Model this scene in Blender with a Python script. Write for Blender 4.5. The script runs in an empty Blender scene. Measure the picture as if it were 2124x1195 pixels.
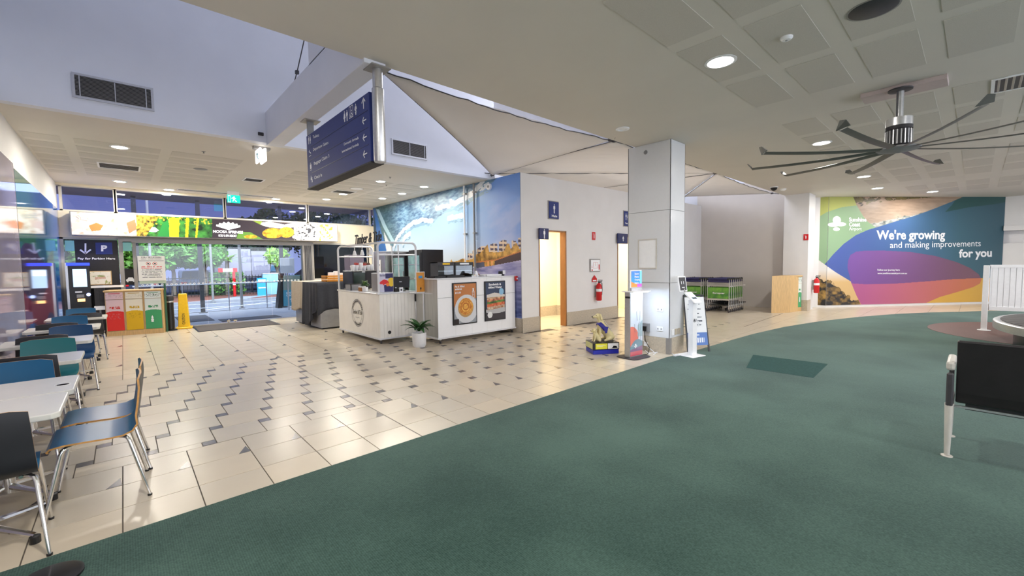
import bpy, bmesh, math, random
import numpy as np
from mathutils import Matrix, Vector
PI = math.pi
random.seed(7)
rng = np.random.RandomState(7)
sc = bpy.context.scene
COL = sc.collection

# ------------------------------------------------------------------ camera
RW = np.array([[0.73717597, -0.04860921, 0.6739501], [-0.6755653, -0.03304623, 0.73655921], [-0.01353206, -0.99827105, -0.05719958]])
FPX = 880.4057
H = 1.55
CAMP = np.array([0, 0, H])
cam = bpy.data.objects.new('camera', bpy.data.cameras.new('camera'))
COL.objects.link(cam)
cam.data.sensor_width = 36.0
cam.data.lens = FPX / 2124 * 36.0
cam.data.clip_start = 0.05
cam.data.clip_end = 300
m = Matrix.Identity(4)
for r in range(3):
    m[r][0] = RW[r][0]; m[r][1] = -RW[r][1]; m[r][2] = -RW[r][2]; m[r][3] = CAMP[r]
cam.matrix_world = m
sc.camera = cam

# ------------------------------------------------------------------ exposure and world
sc.view_settings.view_transform = 'Standard'
sc.view_settings.look = 'None'
sc.view_settings.exposure = 0.44
sc.view_settings.gamma = 1.0
sc.view_settings.use_curve_mapping = False
EXIT_GREEN = (0.0, 0.55, 0.42)
w = bpy.data.worlds.new('dusk_sky'); sc.world = w; w.use_nodes = True
nt = w.node_tree; nt.nodes.clear()
wo = nt.nodes.new('ShaderNodeOutputWorld'); bg = nt.nodes.new('ShaderNodeBackground')
tc = nt.nodes.new('ShaderNodeTexCoord'); sp = nt.nodes.new('ShaderNodeSeparateXYZ'); rp = nt.nodes.new('ShaderNodeValToRGB')
nt.links.new(tc.outputs['Generated'], sp.inputs[0]); nt.links.new(sp.outputs['Z'], rp.inputs[0])
rp.color_ramp.elements[0].position = 0.0; rp.color_ramp.elements[0].color = (0.30, 0.33, 0.62, 1)
rp.color_ramp.elements[1].position = 0.35; rp.color_ramp.elements[1].color = (0.10, 0.15, 0.48, 1)
e = rp.color_ramp.elements.new(1.0); e.color = (0.30, 0.42, 0.80, 1)
nt.links.new(rp.outputs[0], bg.inputs[0]); bg.inputs[1].default_value = 1.0
nt.links.new(bg.outputs[0], wo.inputs[0])

def area(name, loc, size, power, color=(1, 1, 1), shape='DISK', direction=(0, 0, -1), size_y=None, parent=None, spread=None):
    l = bpy.data.lights.new(name, 'AREA'); l.shape = shape; l.size = size
    if size_y: l.size_y = size_y
    l.energy = power; l.color = color
    if spread: l.spread = spread
    o = bpy.data.objects.new(name, l); COL.objects.link(o)
    o.location = loc
    o.rotation_euler = Vector(direction).to_track_quat('-Z', 'Y').to_euler()
    return o
# daylight falling through the roof glazing of the tall void, and through the far clerestory
area('skylight_daylight', (2.6, 5.9, 6.9), 6.6, 26, (0.66, 0.75, 1.0), 'RECTANGLE', size_y=2.8)
area('skylight_daylight', (10.5, 6.2, 6.9), 7.5, 225, (0.86, 0.89, 1.0), 'RECTANGLE', size_y=2.8)
# unseen fill light added at the rear wall to brighten surfaces facing it
area('rear_fill_light', (9.0, -6.78, 1.75), 19.0, 430, (0.93, 0.95, 1.0), 'RECTANGLE', direction=(0, 1, 0.12), size_y=2.5)
# fill lights added outside to brighten the footpath, road and trees
area("canopy_fill", (2.5, 17.0, 3.8), 8.0, 260, (0.72, 0.80, 1.0), 'RECTANGLE', size_y=3.0)
area('street_fill', (3.5, 20.5, 8.0), 14.0, 3200, (0.90, 0.95, 1.0), 'RECTANGLE', direction=(0.1, 0.55, -0.8), size_y=5.0)

# ------------------------------------------------------------------ photo geometry helpers (pixel -> point on a real surface)
def RAY(px, py):
    return RW @ np.array([px - 1062.0, py - 597.5, FPX])
def FL(px, py, z=0.0):
    d = RAY(px, py); return CAMP + d * ((z - H) / d[2])
def OX(x):
    def f(px, py):
        d = RAY(px, py); return CAMP + d * (x / d[0])
    return f
def OY(y):
    def f(px, py):
        d = RAY(px, py); return CAMP + d * (y / d[1])
    return f
def OP(p0, n):
    p0 = np.array(p0, float); n = np.array(n, float)
    def f(px, py):
        d = RAY(px, py); return CAMP + d * (((p0 - CAMP) @ n) / (d @ n))
    return f

# ------------------------------------------------------------------ materials
def S(r, g, b):
    def c(v):
        v = v / 255.0
        return v / 12.92 if v <= 0.04045 else ((v + 0.055) / 1.055) ** 2.4
    return (c(r), c(g), c(b))
MATS = {}
def mat(name, color=(0.8, 0.8, 0.8), rough=0.5, metal=0.0, emit=0.0, emit_color=None, var=0.0, scale=20.0, bump=0.0, bscale=60.0,
        ior=None, trans=0.0, attr=False, coat=0.0, stretch=None, spec=None, stops=None):
    if name in MATS: return MATS[name]
    m = bpy.data.materials.new(name); m.use_nodes = True
    nt = m.node_tree; b = nt.nodes['Principled BSDF']; L = nt.links
    b.inputs['Roughness'].default_value = rough; b.inputs['Metallic'].default_value = metal
    if ior: b.inputs['IOR'].default_value = ior
    if trans: b.inputs['Transmission Weight'].default_value = trans
    if coat: b.inputs['Coat Weight'].default_value = coat; b.inputs['Coat Roughness'].default_value = 0.03
    if spec is not None: b.inputs['Specular IOR Level'].default_value = spec
    b.inputs['Base Color'].default_value = (*color, 1)
    vec = None
    if var or bump:
        t = nt.nodes.new('ShaderNodeTexCoord'); mp = nt.nodes.new('ShaderNodeMapping'); L.new(t.outputs['Object'], mp.inputs[0])
        if stretch: mp.inputs['Scale'].default_value = stretch
        vec = mp.outputs[0]
    if attr:
        a = nt.nodes.new('ShaderNodeAttribute'); a.attribute_name = 'Col'
        L.new(a.outputs['Color'], b.inputs['Base Color'])
        if emit:
            L.new(a.outputs['Color'], b.inputs['Emission Color']); b.inputs['Emission Strength'].default_value = emit
    elif var:
        n = nt.nodes.new('ShaderNodeTexNoise'); n.inputs['Scale'].default_value = scale; n.inputs['Detail'].default_value = 5
        L.new(vec, n.inputs['Vector'])
        r = nt.nodes.new('ShaderNodeValToRGB')
        r.color_ramp.elements[0].position = 0.3; r.color_ramp.elements[1].position = 0.7
        if stops:
            r.color_ramp.elements[0].color = (*stops[0], 1); r.color_ramp.elements[1].color = (*stops[1], 1)
        else:
            r.color_ramp.elements[0].color = (*[c * (1 - var) for c in color], 1)
            r.color_ramp.elements[1].color = (*[min(1, c * (1 + var)) for c in color], 1)
        L.new(n.outputs['Fac'], r.inputs[0]); L.new(r.outputs[0], b.inputs['Base Color'])
    if emit and not attr:
        b.inputs['Emission Color'].default_value = (*(emit_color or color), 1); b.inputs['Emission Strength'].default_value = emit
    if bump:
        n2 = nt.nodes.new('ShaderNodeTexNoise'); n2.inputs['Scale'].default_value = bscale; n2.inputs['Detail'].default_value = 4
        L.new(vec, n2.inputs['Vector'])
        bp = nt.nodes.new('ShaderNodeBump'); bp.inputs['Strength'].default_value = bump; bp.inputs['Distance'].default_value = 0.01
        L.new(n2.outputs['Fac'], bp.inputs['Height']); L.new(bp.outputs[0], b.inputs['Normal'])
    MATS[name] = m
    return m
def glass_mat(name, tint=(0.9, 0.95, 0.95), ior=1.5, rough=0.0):
    if name in MATS: return MATS[name]
    m = bpy.data.materials.new(name); m.use_nodes = True; nt = m.node_tree; nt.nodes.clear()
    o = nt.nodes.new('ShaderNodeOutputMaterial'); mx = nt.nodes.new('ShaderNodeMixShader'); f = nt.nodes.new('ShaderNodeFresnel')
    t = nt.nodes.new('ShaderNodeBsdfTransparent'); g = nt.nodes.new('ShaderNodeBsdfGlossy')
    f.inputs['IOR'].default_value = ior; t.inputs[0].default_value = (*tint, 1); g.inputs['Roughness'].default_value = rough
    nt.links.new(f.outputs[0], mx.inputs[0]); nt.links.new(t.outputs[0], mx.inputs[1]); nt.links.new(g.outputs[0], mx.inputs[2]); nt.links.new(mx.outputs[0], o.inputs[0])
    MATS[name] = m
    return m
M = dict(
    wall=mat('painted_wall', S(226, 224, 224), 0.6, var=0.02, scale=3),
    wall_beige=mat('alcove_wall', S(205, 198, 192), 0.6, var=0.02, scale=3),
    bulk=mat('bulkhead_paint', S(228, 230, 238), 0.55, var=0.025, scale=2),
    ceil=mat('ceiling_paint', S(218, 212, 202), 0.65, var=0.02, scale=1.5),
    perf=mat('perforated_plaster', S(206, 200, 190), 0.7, var=0.06, scale=160),
    cream=mat('cream_paint', S(238, 226, 200), 0.5, var=0.02),
    stone=mat('stone_skirting', S(190, 178, 160), 0.35, var=0.12, scale=30),
    alu=mat('brushed_aluminium', (0.62, 0.62, 0.63), 0.32, 0.9, var=0.06, scale=40),
    alu_grey=mat('grey_window_frame', S(150, 146, 142), 0.4, 0.2, var=0.03),
    frame_lt=mat('light_frame', S(205, 200, 192), 0.4, var=0.03),
    chrome=mat('polished_chrome', (0.80, 0.79, 0.78), 0.12, 1.0, var=0.04, scale=30),
    steel=mat('stainless_steel', (0.58, 0.58, 0.58), 0.3, 0.95, var=0.06, scale=30),
    white=mat('white_enamel', S(246, 246, 248), 0.35, var=0.02),
    white_gloss=mat('white_gloss', S(224, 225, 228), 0.14, var=0.01),
    black=mat('black_plastic', S(24, 24, 26), 0.35, var=0.15),
    blackm=mat('matt_black', S(34, 32, 36), 0.6, var=0.12),
    darkgrey=mat('dark_grey_plastic', S(62, 60, 64), 0.5, var=0.1),
    grey=mat('mid_grey', S(140, 140, 142), 0.5, var=0.05),
    wood=mat('pale_oak_laminate', S(205, 170, 118), 0.45, var=0.16, scale=9, stretch=(8, 8, 0.6)),
    wood_dk=mat('timber_jamb', S(158, 106, 56), 0.4, var=0.14, scale=10, stretch=(6, 6, 0.5)),
    ply=mat('plywood_edge', S(190, 140, 75), 0.5, var=0.15, scale=40),
    blue_sign=mat('sign_blue', S(36, 52, 122), 0.55, var=0.03),
    blue_sign2=mat('sign_blue_dark', S(24, 34, 92), 0.35, var=0.03),
    signwhite=mat('sign_white', S(245, 246, 250), 0.4),
    red=mat('red_enamel', S(205, 24, 30), 0.3, var=0.04),
    green=mat('green_print', S(58, 150, 92), 0.45, var=0.04),
    yellow=mat('yellow_plastic', S(246, 198, 14), 0.4, var=0.05),
    orange=mat('orange_card', S(224, 150, 56), 0.5, var=0.05),
    lens=mat('lamp_lens', (1, 0.96, 0.88), 0.3, emit=14.0, emit_color=(1, 0.95, 0.86)),
    lens_dim=mat('lamp_lens_dim', (1, 0.96, 0.9), 0.3, emit=1.6, emit_color=(1, 0.95, 0.88)),
    screen=mat('lit_screen', S(170, 200, 235), 0.2, emit=1.1, emit_color=S(175, 205, 240)),
    glass=glass_mat('window_glass', (0.86, 0.92, 0.95), 1.5),
    glass_t=glass_mat('transom_glass', (0.62, 0.66, 0.80), 1.9),
    glass_d=glass_mat('dark_film_glass', (0.10, 0.10, 0.13), 1.6),
)

# ------------------------------------------------------------------ objects
WM = {}
def tag(o, label=None, cat=None, group=None, kind=None):
    if label: o['label'] = label
    if cat: o['category'] = cat
    if group: o['group'] = group
    if kind: o['kind'] = kind
    return o
def thing(name, label, cat, loc=(0, 0, 0), rz=0.0, group=None, kind=None):
    o = bpy.data.objects.new(name, None); COL.objects.link(o)
    o.location = loc; o.rotation_euler = (0, 0, rz); o.empty_display_size = 0.1
    WM[o] = Matrix.Translation(loc) @ Matrix.Rotation(rz, 4, 'Z')
    return tag(o, label, cat, group, kind)
def dup(root, loc, rz, label=None, group=None):
    c = root.copy(); COL.objects.link(c); c.location = loc; c.rotation_euler = (0, 0, rz)
    WM[c] = Matrix.Translation(loc) @ Matrix.Rotation(rz, 4, 'Z')
    if label: c['label'] = label
    if group: c['group'] = group
    for ch in list(root.children):
        d = ch.copy(); COL.objects.link(d); d.parent = c; WM[d] = WM[c]
        for g in list(ch.children):
            k = g.copy(); COL.objects.link(k); k.parent = d; WM[k] = WM[c]
    return c

class MB:
    """collects shapes and links them as one mesh object"""
    def __init__(s): s.v = []; s.f = []; s.mi = []; s.cur = 0
    def add(s, vs, fs):
        o = len(s.v); s.v += [tuple(map(float, p)) for p in vs]
        for f in fs: s.f.append(tuple(i + o for i in f)); s.mi.append(s.cur)
        return s
    def box(s, a, b):
        x0, y0, z0 = a; x1, y1, z1 = b
        if x0 > x1: x0, x1 = x1, x0
        if y0 > y1: y0, y1 = y1, y0
        if z0 > z1: z0, z1 = z1, z0
        return s.add([(x0, y0, z0), (x1, y0, z0), (x1, y1, z0), (x0, y1, z0), (x0, y0, z1), (x1, y0, z1), (x1, y1, z1), (x0, y1, z1)],
                     [(0, 3, 2, 1), (4, 5, 6, 7), (0, 1, 5, 4), (1, 2, 6, 5), (2, 3, 7, 6), (3, 0, 4, 7)])
    def obox(s, c, size, rot):
        hx, hy, hz = [k / 2 for k in size]; c = Vector(c)
        P = [c + rot @ Vector((x, y, z)) for x, y, z in [(-hx, -hy, -hz), (hx, -hy, -hz), (hx, hy, -hz), (-hx, hy, -hz), (-hx, -hy, hz), (hx, -hy, hz), (hx, hy, hz), (-hx, hy, hz)]]
        return s.add(P, [(0, 3, 2, 1), (4, 5, 6, 7), (0, 1, 5, 4), (1, 2, 6, 5), (2, 3, 7, 6), (3, 0, 4, 7)])
    def cyl(s, p0, p1, r0, r1=None, n=16, caps=True):
        if r1 is None: r1 = r0
        p0 = Vector(p0); p1 = Vector(p1); d = (p1 - p0).normalized()
        a = d.orthogonal().normalized(); b = d.cross(a)
        vs = []
        for p, r in ((p0, r0), (p1, r1)):
            for k in range(n):
                t = 2 * PI * k / n; vs.append(p + (a * math.cos(t) + b * math.sin(t)) * r)
        fs = [(k, (k + 1) % n, n + (k + 1) % n, n + k) for k in range(n)]
        if caps: fs += [tuple(range(n))[::-1], tuple(range(n, 2 * n))]
        return s.add(vs, fs)
    def tube(s, pts, r, n=8, caps=True):
        pts = [Vector(p) for p in pts]; N = len(pts); rs = r if isinstance(r, (list, tuple)) else [r] * N
        vs = []; prev = None
        for i, p in enumerate(pts):
            d = (pts[min(i + 1, N - 1)] - pts[max(i - 1, 0)]).normalized()
            if prev is None: a = d.orthogonal().normalized()
            else:
                a = prev - d * prev.dot(d)
                a = a.normalized() if a.length > 1e-6 else d.orthogonal().normalized()
            prev = a; b = d.cross(a)
            for k in range(n):
                t = 2 * PI * k / n; vs.append(p + (a * math.cos(t) + b * math.sin(t)) * rs[i])
        fs = [(i * n + k, i * n + (k + 1) % n, (i + 1) * n + (k + 1) % n, (i + 1) * n + k) for i in range(N - 1) for k in range(n)]
        if caps: fs += [tuple(range(n))[::-1], tuple(range((N - 1) * n, N * n))]
        return s.add(vs, fs)
    def lathe(s, prof, c=(0, 0, 0), n=24, sx=1.0, sy=1.0):
        vs = []
        for r, z in prof:
            for k in range(n):
                t = 2 * PI * k / n; vs.append((c[0] + r * math.cos(t) * sx, c[1] + r * math.sin(t) * sy, c[2] + z))
        fs = [(i * n + k, i * n + (k + 1) % n, (i + 1) * n + (k + 1) % n, (i + 1) * n + k) for i in range(len(prof) - 1) for k in range(n)]
        fs += [tuple(range(n))[::-1], tuple(range((len(prof) - 1) * n, len(prof) * n))]
        return s.add(vs, fs)
    def prism(s, poly, ext):
        """poly: list of 3D points (planar), ext: extrusion vector"""
        n = len(poly); e = Vector(ext)
        vs = [Vector(p) for p in poly] + [Vector(p) + e for p in poly]
        fs = [tuple(range(n))[::-1], tuple(range(n, 2 * n))] + [(k, (k + 1) % n, n + (k + 1) % n, n + k) for k in range(n)]
        return s.add(vs, fs)
    def ball(s, c, r, n=12, m_=8):
        rx, ry, rz = r if isinstance(r, (list, tuple)) else (r, r, r)
        vs = [(c[0], c[1], c[2] - rz)]
        for i in range(1, m_):
            t = PI * i / m_
            for k in range(n):
                a = 2 * PI * k / n
                vs.append((c[0] + rx * math.sin(t) * math.cos(a), c[1] + ry * math.sin(t) * math.sin(a), c[2] - rz * math.cos(t)))
        vs.append((c[0], c[1], c[2] + rz)); last = len(vs) - 1
        fs = [(0, 1 + (k + 1) % n, 1 + k) for k in range(n)]
        for i in range(m_ - 2):
            for k in range(n):
                a = 1 + i * n + k; b2 = 1 + i * n + (k + 1) % n
                fs.append((a, b2, b2 + n, a + n))
        b0 = 1 + (m_ - 2) * n
        fs += [(b0 + k, b0 + (k + 1) % n, last) for k in range(n)]
        return s.add(vs, fs)
    def quad(s, a, b, c, d): return s.add([a, b, c, d], [(0, 1, 2, 3)])
    def build(s, name, m, parent=None, smooth=False, bevel=0.0, world=False, kind=None, label=None, segs=1):
        me = bpy.data.meshes.new(name)
        vs = s.v
        if parent is not None and world:
            inv = WM[parent].inverted(); vs = [tuple(inv @ Vector(p)) for p in vs]
        me.from_pydata(vs, [], s.f)
        ms = m if isinstance(m, (list, tuple)) else [m]
        for k in ms: me.materials.append(k)
        if len(ms) > 1: me.polygons.foreach_set('material_index', s.mi)
        if smooth:
            me.polygons.foreach_set('use_smooth', [True] * len(me.polygons))
            try: me.set_sharp_from_angle(angle=math.radians(40))
            except Exception: pass
        me.update()
        o = bpy.data.objects.new(name, me); COL.objects.link(o)
        if parent is not None: o.parent = parent; WM[o] = WM[parent]
        else: WM[o] = Matrix.Identity(4)
        if bevel:
            b = o.modifiers.new('bevel', 'BEVEL'); b.width = bevel; b.segments = segs; b.limit_method = 'ANGLE'; b.angle_limit = math.radians(40)
        if kind: o['kind'] = kind
        if label: o['label'] = label
        return o

# ------------------------------------------------------------------ lettering
def text(s, BL, BR, TL, m, parent, name='lettering', lift=0.003, bold=0.0, depth=0.0012, shear=0.0, label=None):
    """letters fitted in the box given by bottom-left, bottom-right, top-left (world points on the real surface)"""
    cu = bpy.data.curves.new('t', 'FONT'); cu.body = s; cu.size = 1.0; cu.resolution_u = 3; cu.offset = bold; cu.shear = shear
    o = bpy.data.objects.new('t', cu); COL.objects.link(o)
    me = bpy.data.meshes.new_from_object(o)
    bpy.data.objects.remove(o); bpy.data.curves.remove(cu)
    n = len(me.vertices)
    if n == 0: return None
    co = np.empty(n * 3); me.vertices.foreach_get('co', co); co = co.reshape(-1, 3)
    mn = co.min(0); mxx = co.max(0)
    u = (co[:, 0] - mn[0]) / max(1e-6, mxx[0] - mn[0]); v = (co[:, 1] - mn[1]) / max(1e-6, mxx[1] - mn[1])
    BL = np.array(BL, float); U = np.array(BR, float) - BL; V = np.array(TL, float) - BL
    N = np.cross(U, V); N /= np.linalg.norm(N)
    P = BL + u[:, None] * U + v[:, None] * V + N * (lift + depth)
    # side skirts keep the letters from being paper thin
    faces = [tuple(p.vertices) for p in me.polygons]
    bm = MB(); bm.add([tuple(p) for p in P] + [tuple(p - N * depth) for p in P], faces)
    ec = {}
    for f in faces:
        for i in range(len(f)):
            a, b = f[i], f[(i + 1) % len(f)]
            ec[(min(a, b), max(a, b))] = ec.get((min(a, b), max(a, b)), 0) + 1
    for f in faces:
        for i in range(len(f)):
            a, b = f[i], f[(i + 1) % len(f)]
            if ec[(min(a, b), max(a, b))] == 1:
                bm.f.append((a, a + n, b + n, b)); bm.mi.append(0)
    bpy.data.meshes.remove(me)
    return bm.build(name, m, parent, world=True, label=label)
def ptext(s, f, bl, br, tl, m, parent, **k):
    return text(s, f(*bl), f(*br), f(*tl), m, parent, **k)
def shape(polys, N, m, parent, name='symbol', lift=0.002, depth=0.0015):
    b = MB(); N = Vector(N).normalized()
    for p in polys: b.prism([Vector(q) + N * lift for q in p], N * depth)
    return b.build(name, m, parent, world=True)
def uvpts(O, U, V, pts):
    O = Vector(O); U = Vector(U); V = Vector(V)
    return [O + U * a + V * b for a, b in pts]
def circ(cx, cy, r, n=14, ry=None):
    return [(cx + r * math.cos(2 * PI * k / n), cy + (ry or r) * math.sin(2 * PI * k / n)) for k in range(n)]
PERSON = [circ(0.5, 0.9, 0.10, 12, 0.09), [(0.25, 0.78), (0.75, 0.78), (0.78, 0.45), (0.70, 0.45), (0.66, 0.66), (0.65, 0.0), (0.53, 0.0), (0.53, 0.42), (0.47, 0.42), (0.47, 0.0), (0.35, 0.0), (0.34, 0.66), (0.30, 0.45), (0.22, 0.45)]]
WOMAN = [circ(0.5, 0.9, 0.10, 12, 0.09), [(0.32, 0.78), (0.68, 0.78), (0.88, 0.30), (0.66, 0.32), (0.64, 0.0), (0.54, 0.0), (0.53, 0.30), (0.47, 0.30), (0.46, 0.0), (0.36, 0.0), (0.34, 0.32), (0.12, 0.30)]]
ARROW_UP = [[(0.44, 0.0), (0.56, 0.0), (0.56, 0.95), (0.44, 0.95)], [(0.5, 1.0), (0.5, 0.84), (0.18, 0.52), (0.10, 0.62)], [(0.5, 1.0), (0.90, 0.62), (0.82, 0.52), (0.5, 0.84)]]
def rot90(pl): return [[(1 - b, a) for a, b in p] for p in pl]
ARROW_LEFT = rot90(ARROW_UP)
ARROW_DOWN = [[(1 - a, 1 - b) for a, b in p] for p in ARROW_UP]
CAR = [[(0.05, 0.25), (0.95, 0.25), (0.95, 0.5), (0.82, 0.55), (0.70, 0.80), (0.30, 0.80), (0.18, 0.55), (0.05, 0.5)], [(0.12, 0.1), (0.28, 0.1), (0.28, 0.25), (0.12, 0.25)], [(0.72, 0.1), (0.88, 0.1), (0.88, 0.25), (0.72, 0.25)]]
BLOSSOM = [circ(0.5, 0.70, 0.22, 18, 0.26), circ(0.32, 0.42, 0.30, 18, 0.14), circ(0.70, 0.45, 0.30, 18, 0.13), circ(0.48, 0.14, 0.18, 14, 0.12)]
def symbol(pl, O, U, V, m, parent, name='symbol', lift=0.002):
    N = Vector(U).cross(Vector(V))
    return shape([uvpts(O, U, V, p) for p in pl], N, m, parent, name, lift)

# ------------------------------------------------------------------ printed surfaces (colours stored on a fine grid)
def vnoise(x, y, seed=0):
    xi = np.floor(x).astype(int); yi = np.floor(y).astype(int); fx = x - xi; fy = y - yi
    def h(a, b):
        n = (a * 374761393 + b * 668265263 + seed * 974711) & 0x7fffffff
        n = ((n ^ (n >> 13)) * 1274126177) & 0x7fffffff
        return ((n ^ (n >> 16)) & 0xffff) / 65535.0
    fx = fx * fx * (3 - 2 * fx); fy = fy * fy * (3 - 2 * fy)
    a = h(xi, yi) * (1 - fx) + h(xi + 1, yi) * fx; b = h(xi, yi + 1) * (1 - fx) + h(xi + 1, yi + 1) * fx
    return a * (1 - fy) + b * fy
def fbm(x, y, seed=0, o=4):
    t = 0; a = 0.5
    for k in range(o): t = t + a * vnoise(x * 2 ** k, y * 2 ** k, seed + k); a *= 0.5
    return t / (1 - 0.5 ** o)
def inside(X, Y, poly):
    r = np.zeros(X.shape, bool); n = len(poly); j = n - 1
    for i in range(n):
        xi, yi = poly[i]; xj, yj = poly[j]
        if yi != yj:
            c = ((yi > Y) != (yj > Y)) & (X < (xj - xi) * (Y - yi) / (yj - yi) + xi); r ^= c
        j = i
    return r
def lerp(a, b, t):
    t = np.clip(t, 0, 1)[..., None]; return np.array(a) * (1 - t) + np.array(b) * t
class Print:
    """a flat print on the surface O + u U + v V, painted in its own u, v (metres)"""
    def __init__(s, O, U, V, nu, nv):
        s.O = np.array(O, float); s.U = np.array(U, float); s.V = np.array(V, float)
        s.lu = np.linalg.norm(s.U); s.lv = np.linalg.norm(s.V); s.nu, s.nv = nu, nv
        s.u, s.v = np.meshgrid((np.arange(nu) + .5) / nu * s.lu, (np.arange(nv) + .5) / nv * s.lv)
        s.c = np.zeros((nv, nu, 3)); s.N = np.cross(s.U, s.V); s.N /= np.linalg.norm(s.N)
        s.pl = OP(s.O, s.N)
    def q(s, pts):   # photo pixel -> u, v on the surface
        r = []
        for p in pts:
            d = s.pl(*p) - s.O; r.append((float(d @ s.U) / s.lu, float(d @ s.V) / s.lv))
        return r
    def fill(s, mask, c): s.c[mask] = c if np.ndim(c) < 2 else c[mask]
    def poly(s, pts, c, px=True): s.fill(inside(s.u, s.v, s.q(pts) if px else pts), c)
    def build(s, name, m, parent, thick=0.004, kind=None, label=None):
        nu, nv = s.nu, s.nv
        gu, gv = np.meshgrid(np.arange(nu + 1) / nu, np.arange(nv + 1) / nv)
        P = s.O + gu[..., None] * s.U + gv[..., None] * s.V; P = P.reshape(-1, 3)
        if parent is not None:
            inv = np.array(WM[parent].inverted()); P = P @ inv[:3, :3].T + inv[:3, 3]
            Nl = inv[:3, :3] @ s.N
        else: Nl = s.N
        idx = (np.arange(nv)[:, None] * (nu + 1) + np.arange(nu)[None, :])
        F = np.stack([idx, idx + 1, idx + nu + 2, idx + nu + 1], -1).reshape(-1, 4)
        corners = [0, nu, (nv + 1) * (nu + 1) - 1, nv * (nu + 1)]
        base = len(P); P = np.vstack([P, P[corners] - Nl * thick])
        # thin sides and back
        faces = F.tolist()
        for k in range(4): faces.append([base + k, corners[k], corners[(k + 1) % 4], base + (k + 1) % 4])
        faces.append([base + 3, base + 2, base + 1, base])
        me = bpy.data.meshes.new(name); me.from_pydata(P.tolist(), [], faces); me.materials.append(m)
        ca = me.color_attributes.new('Col', 'FLOAT_COLOR', 'CORNER')
        nl = len(me.loops); arr = np.ones((nl, 4), np.float32); arr[:, :3] = 0.3
        fc = np.repeat(s.c.reshape(-1, 3), 4, axis=0); arr[:len(fc), :3] = np.clip(fc, 0, 1)
        ca.data.foreach_set('color', arr.ravel()); me.update()
        o = bpy.data.objects.new(name, me); COL.objects.link(o)
        if parent is not None: o.parent = parent; WM[o] = WM[parent]
        else: WM[o] = Matrix.Identity(4)
        if kind: o['kind'] = kind
        if label: o['label'] = label
        return o
M['print'] = mat('flat_print', attr=True, rough=0.4)
M['print_gloss'] = mat('gloss_print', attr=True, rough=0.05, ior=1.75)
M['lightbox'] = mat('lightbox_print', attr=True, rough=0.3, emit=0.40)
# ================================================================== THE SETTING
ZC = 3.54
def struct(name, bm, m, label=None, cat=None, smooth=False, bevel=0.0):
    o = bm.build(name, m, None, smooth=smooth, bevel=bevel)
    return tag(o, label, cat, None, 'structure')

# ---- floor: slab, ceramic tiles, small inset tiles
M['grout'] = mat('tile_grout', S(92, 84, 76), 0.8, var=0.08)
M['tile'] = mat('ceramic_tile', S(199, 187, 168), 0.27, var=0.035, scale=2.2, bump=0.04, bscale=30)
M['tile_b'] = mat('ceramic_tile_warm', S(204, 190, 168), 0.30, var=0.04, scale=2.5)
M['inset'] = mat('inset_tile', S(98, 92, 94), 0.22, var=0.18, scale=14)
floor = struct('floor', MB().box((-3.5, -7, -0.12), (23.5, 14.2, -0.004)), M['grout'], 'cream ceramic tiled floor with small dark inset tiles', 'floor')
tiles = []; insets = []; tris = []
def clip(x0, y0, x1, y1, R):
    a, b, c, d = max(x0, R[0]), max(y0, R[1]), min(x1, R[2]), min(y1, R[3])
    return (a, b, c, d) if c - a > 0.02 and d - b > 0.02 else None
XL = -1.04
g = 0.0028
def ok(x, y):   # tiles only where there is floor to see
    if y > 6.72 and x > 6.44: return False
    if y > 6.78 and x > 6.5: return False
    return True
A_, B_ = 0.3945, 0.102
R = (XL, 4.485, 11.0, 8.0)
for i in range(-12, 34):
    for j in range(-8, 22):
        ox = 1.828 + i * A_ + j * B_; oy = 4.578 - i * B_ + j * 0.388
        c = clip(ox + g, oy + g, ox + A_ - g, oy + 0.388 - g, R)
        if c and ok((c[0] + c[2]) / 2, (c[1] + c[3]) / 2): tiles.append(c)
        c = clip(ox + A_ + g, oy + 0.388 - B_ + g, ox + A_ + B_ - g, oy + 0.388 - g, R)
        if c and ok((c[0] + c[2]) / 2, (c[1] + c[3]) / 2): insets.append(c)
# border rows along the carpet (one corner of each tile of the second row is a dark triangle)
for k in range(-8, 23):
    x = 1.925 + 0.4 * k
    for (y0, y1) in ((2.92, 3.31), (3.31, 3.69), (3.69, 4.085), (4.085, 4.485)):
        c = clip(x + g, y0 + g, x + 0.4 - g, y1 - g, (XL if y0 > 3 else 6.8, 2.9, 11.0, 4.5))
        if c:
            tiles.append(c)
            if y0 == 4.085 and x > -0.9 and x < 11: tris.append((x + 0.4 - g, y0 + g, 1))
# plain grid by the entrance
for k in range(-8, 13):
    for j in range(0, 16):
        x = 1.925 + 0.4 * k; y = 8.0 + 0.39 * j
        c = clip(x + g, y + g, x + 0.4 - g, y + 0.39 - g, (XL, 8.0, 6.48, 14.18))
        if c:
            tiles.append(c)
            if (k % 2 == 0 and j % 6 == 3) or (k % 2 and j % 6 == 0) : tris.append((x + 0.4 - g, y + g, 1))
for k in range(0, 20):
    for j in range(-8, 6):
        x = 11.0 + 0.6 * k; y = 4.485 - 0.6 + 0.6 * j
        c = clip(x + g, y + g, x + 0.6 - g, y + 0.6 - g, (11.0, -1.6, 22.6, 6.78))
        if c and not (x > 16.7 and y > 3.4): tiles.append(c)
def slab(bm, c, z=0.0):
    a, b, c1, d = c; t = 0.0045
    bm.add([(a, b, z - t), (c1, b, z - t), (c1, d, z - t), (a, d, z - t), (a + .001, b + .001, z), (c1 - .001, b + .001, z), (c1 - .001, d - .001, z), (a + .001, d - .001, z)],
           [(4, 5, 6, 7), (0, 1, 5, 4), (1, 2, 6, 5), (2, 3, 7, 6), (3, 0, 4, 7)])
def cdist(c): return math.hypot((c[0] + c[2]) / 2 , (c[1] + c[3]) / 2)
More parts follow.
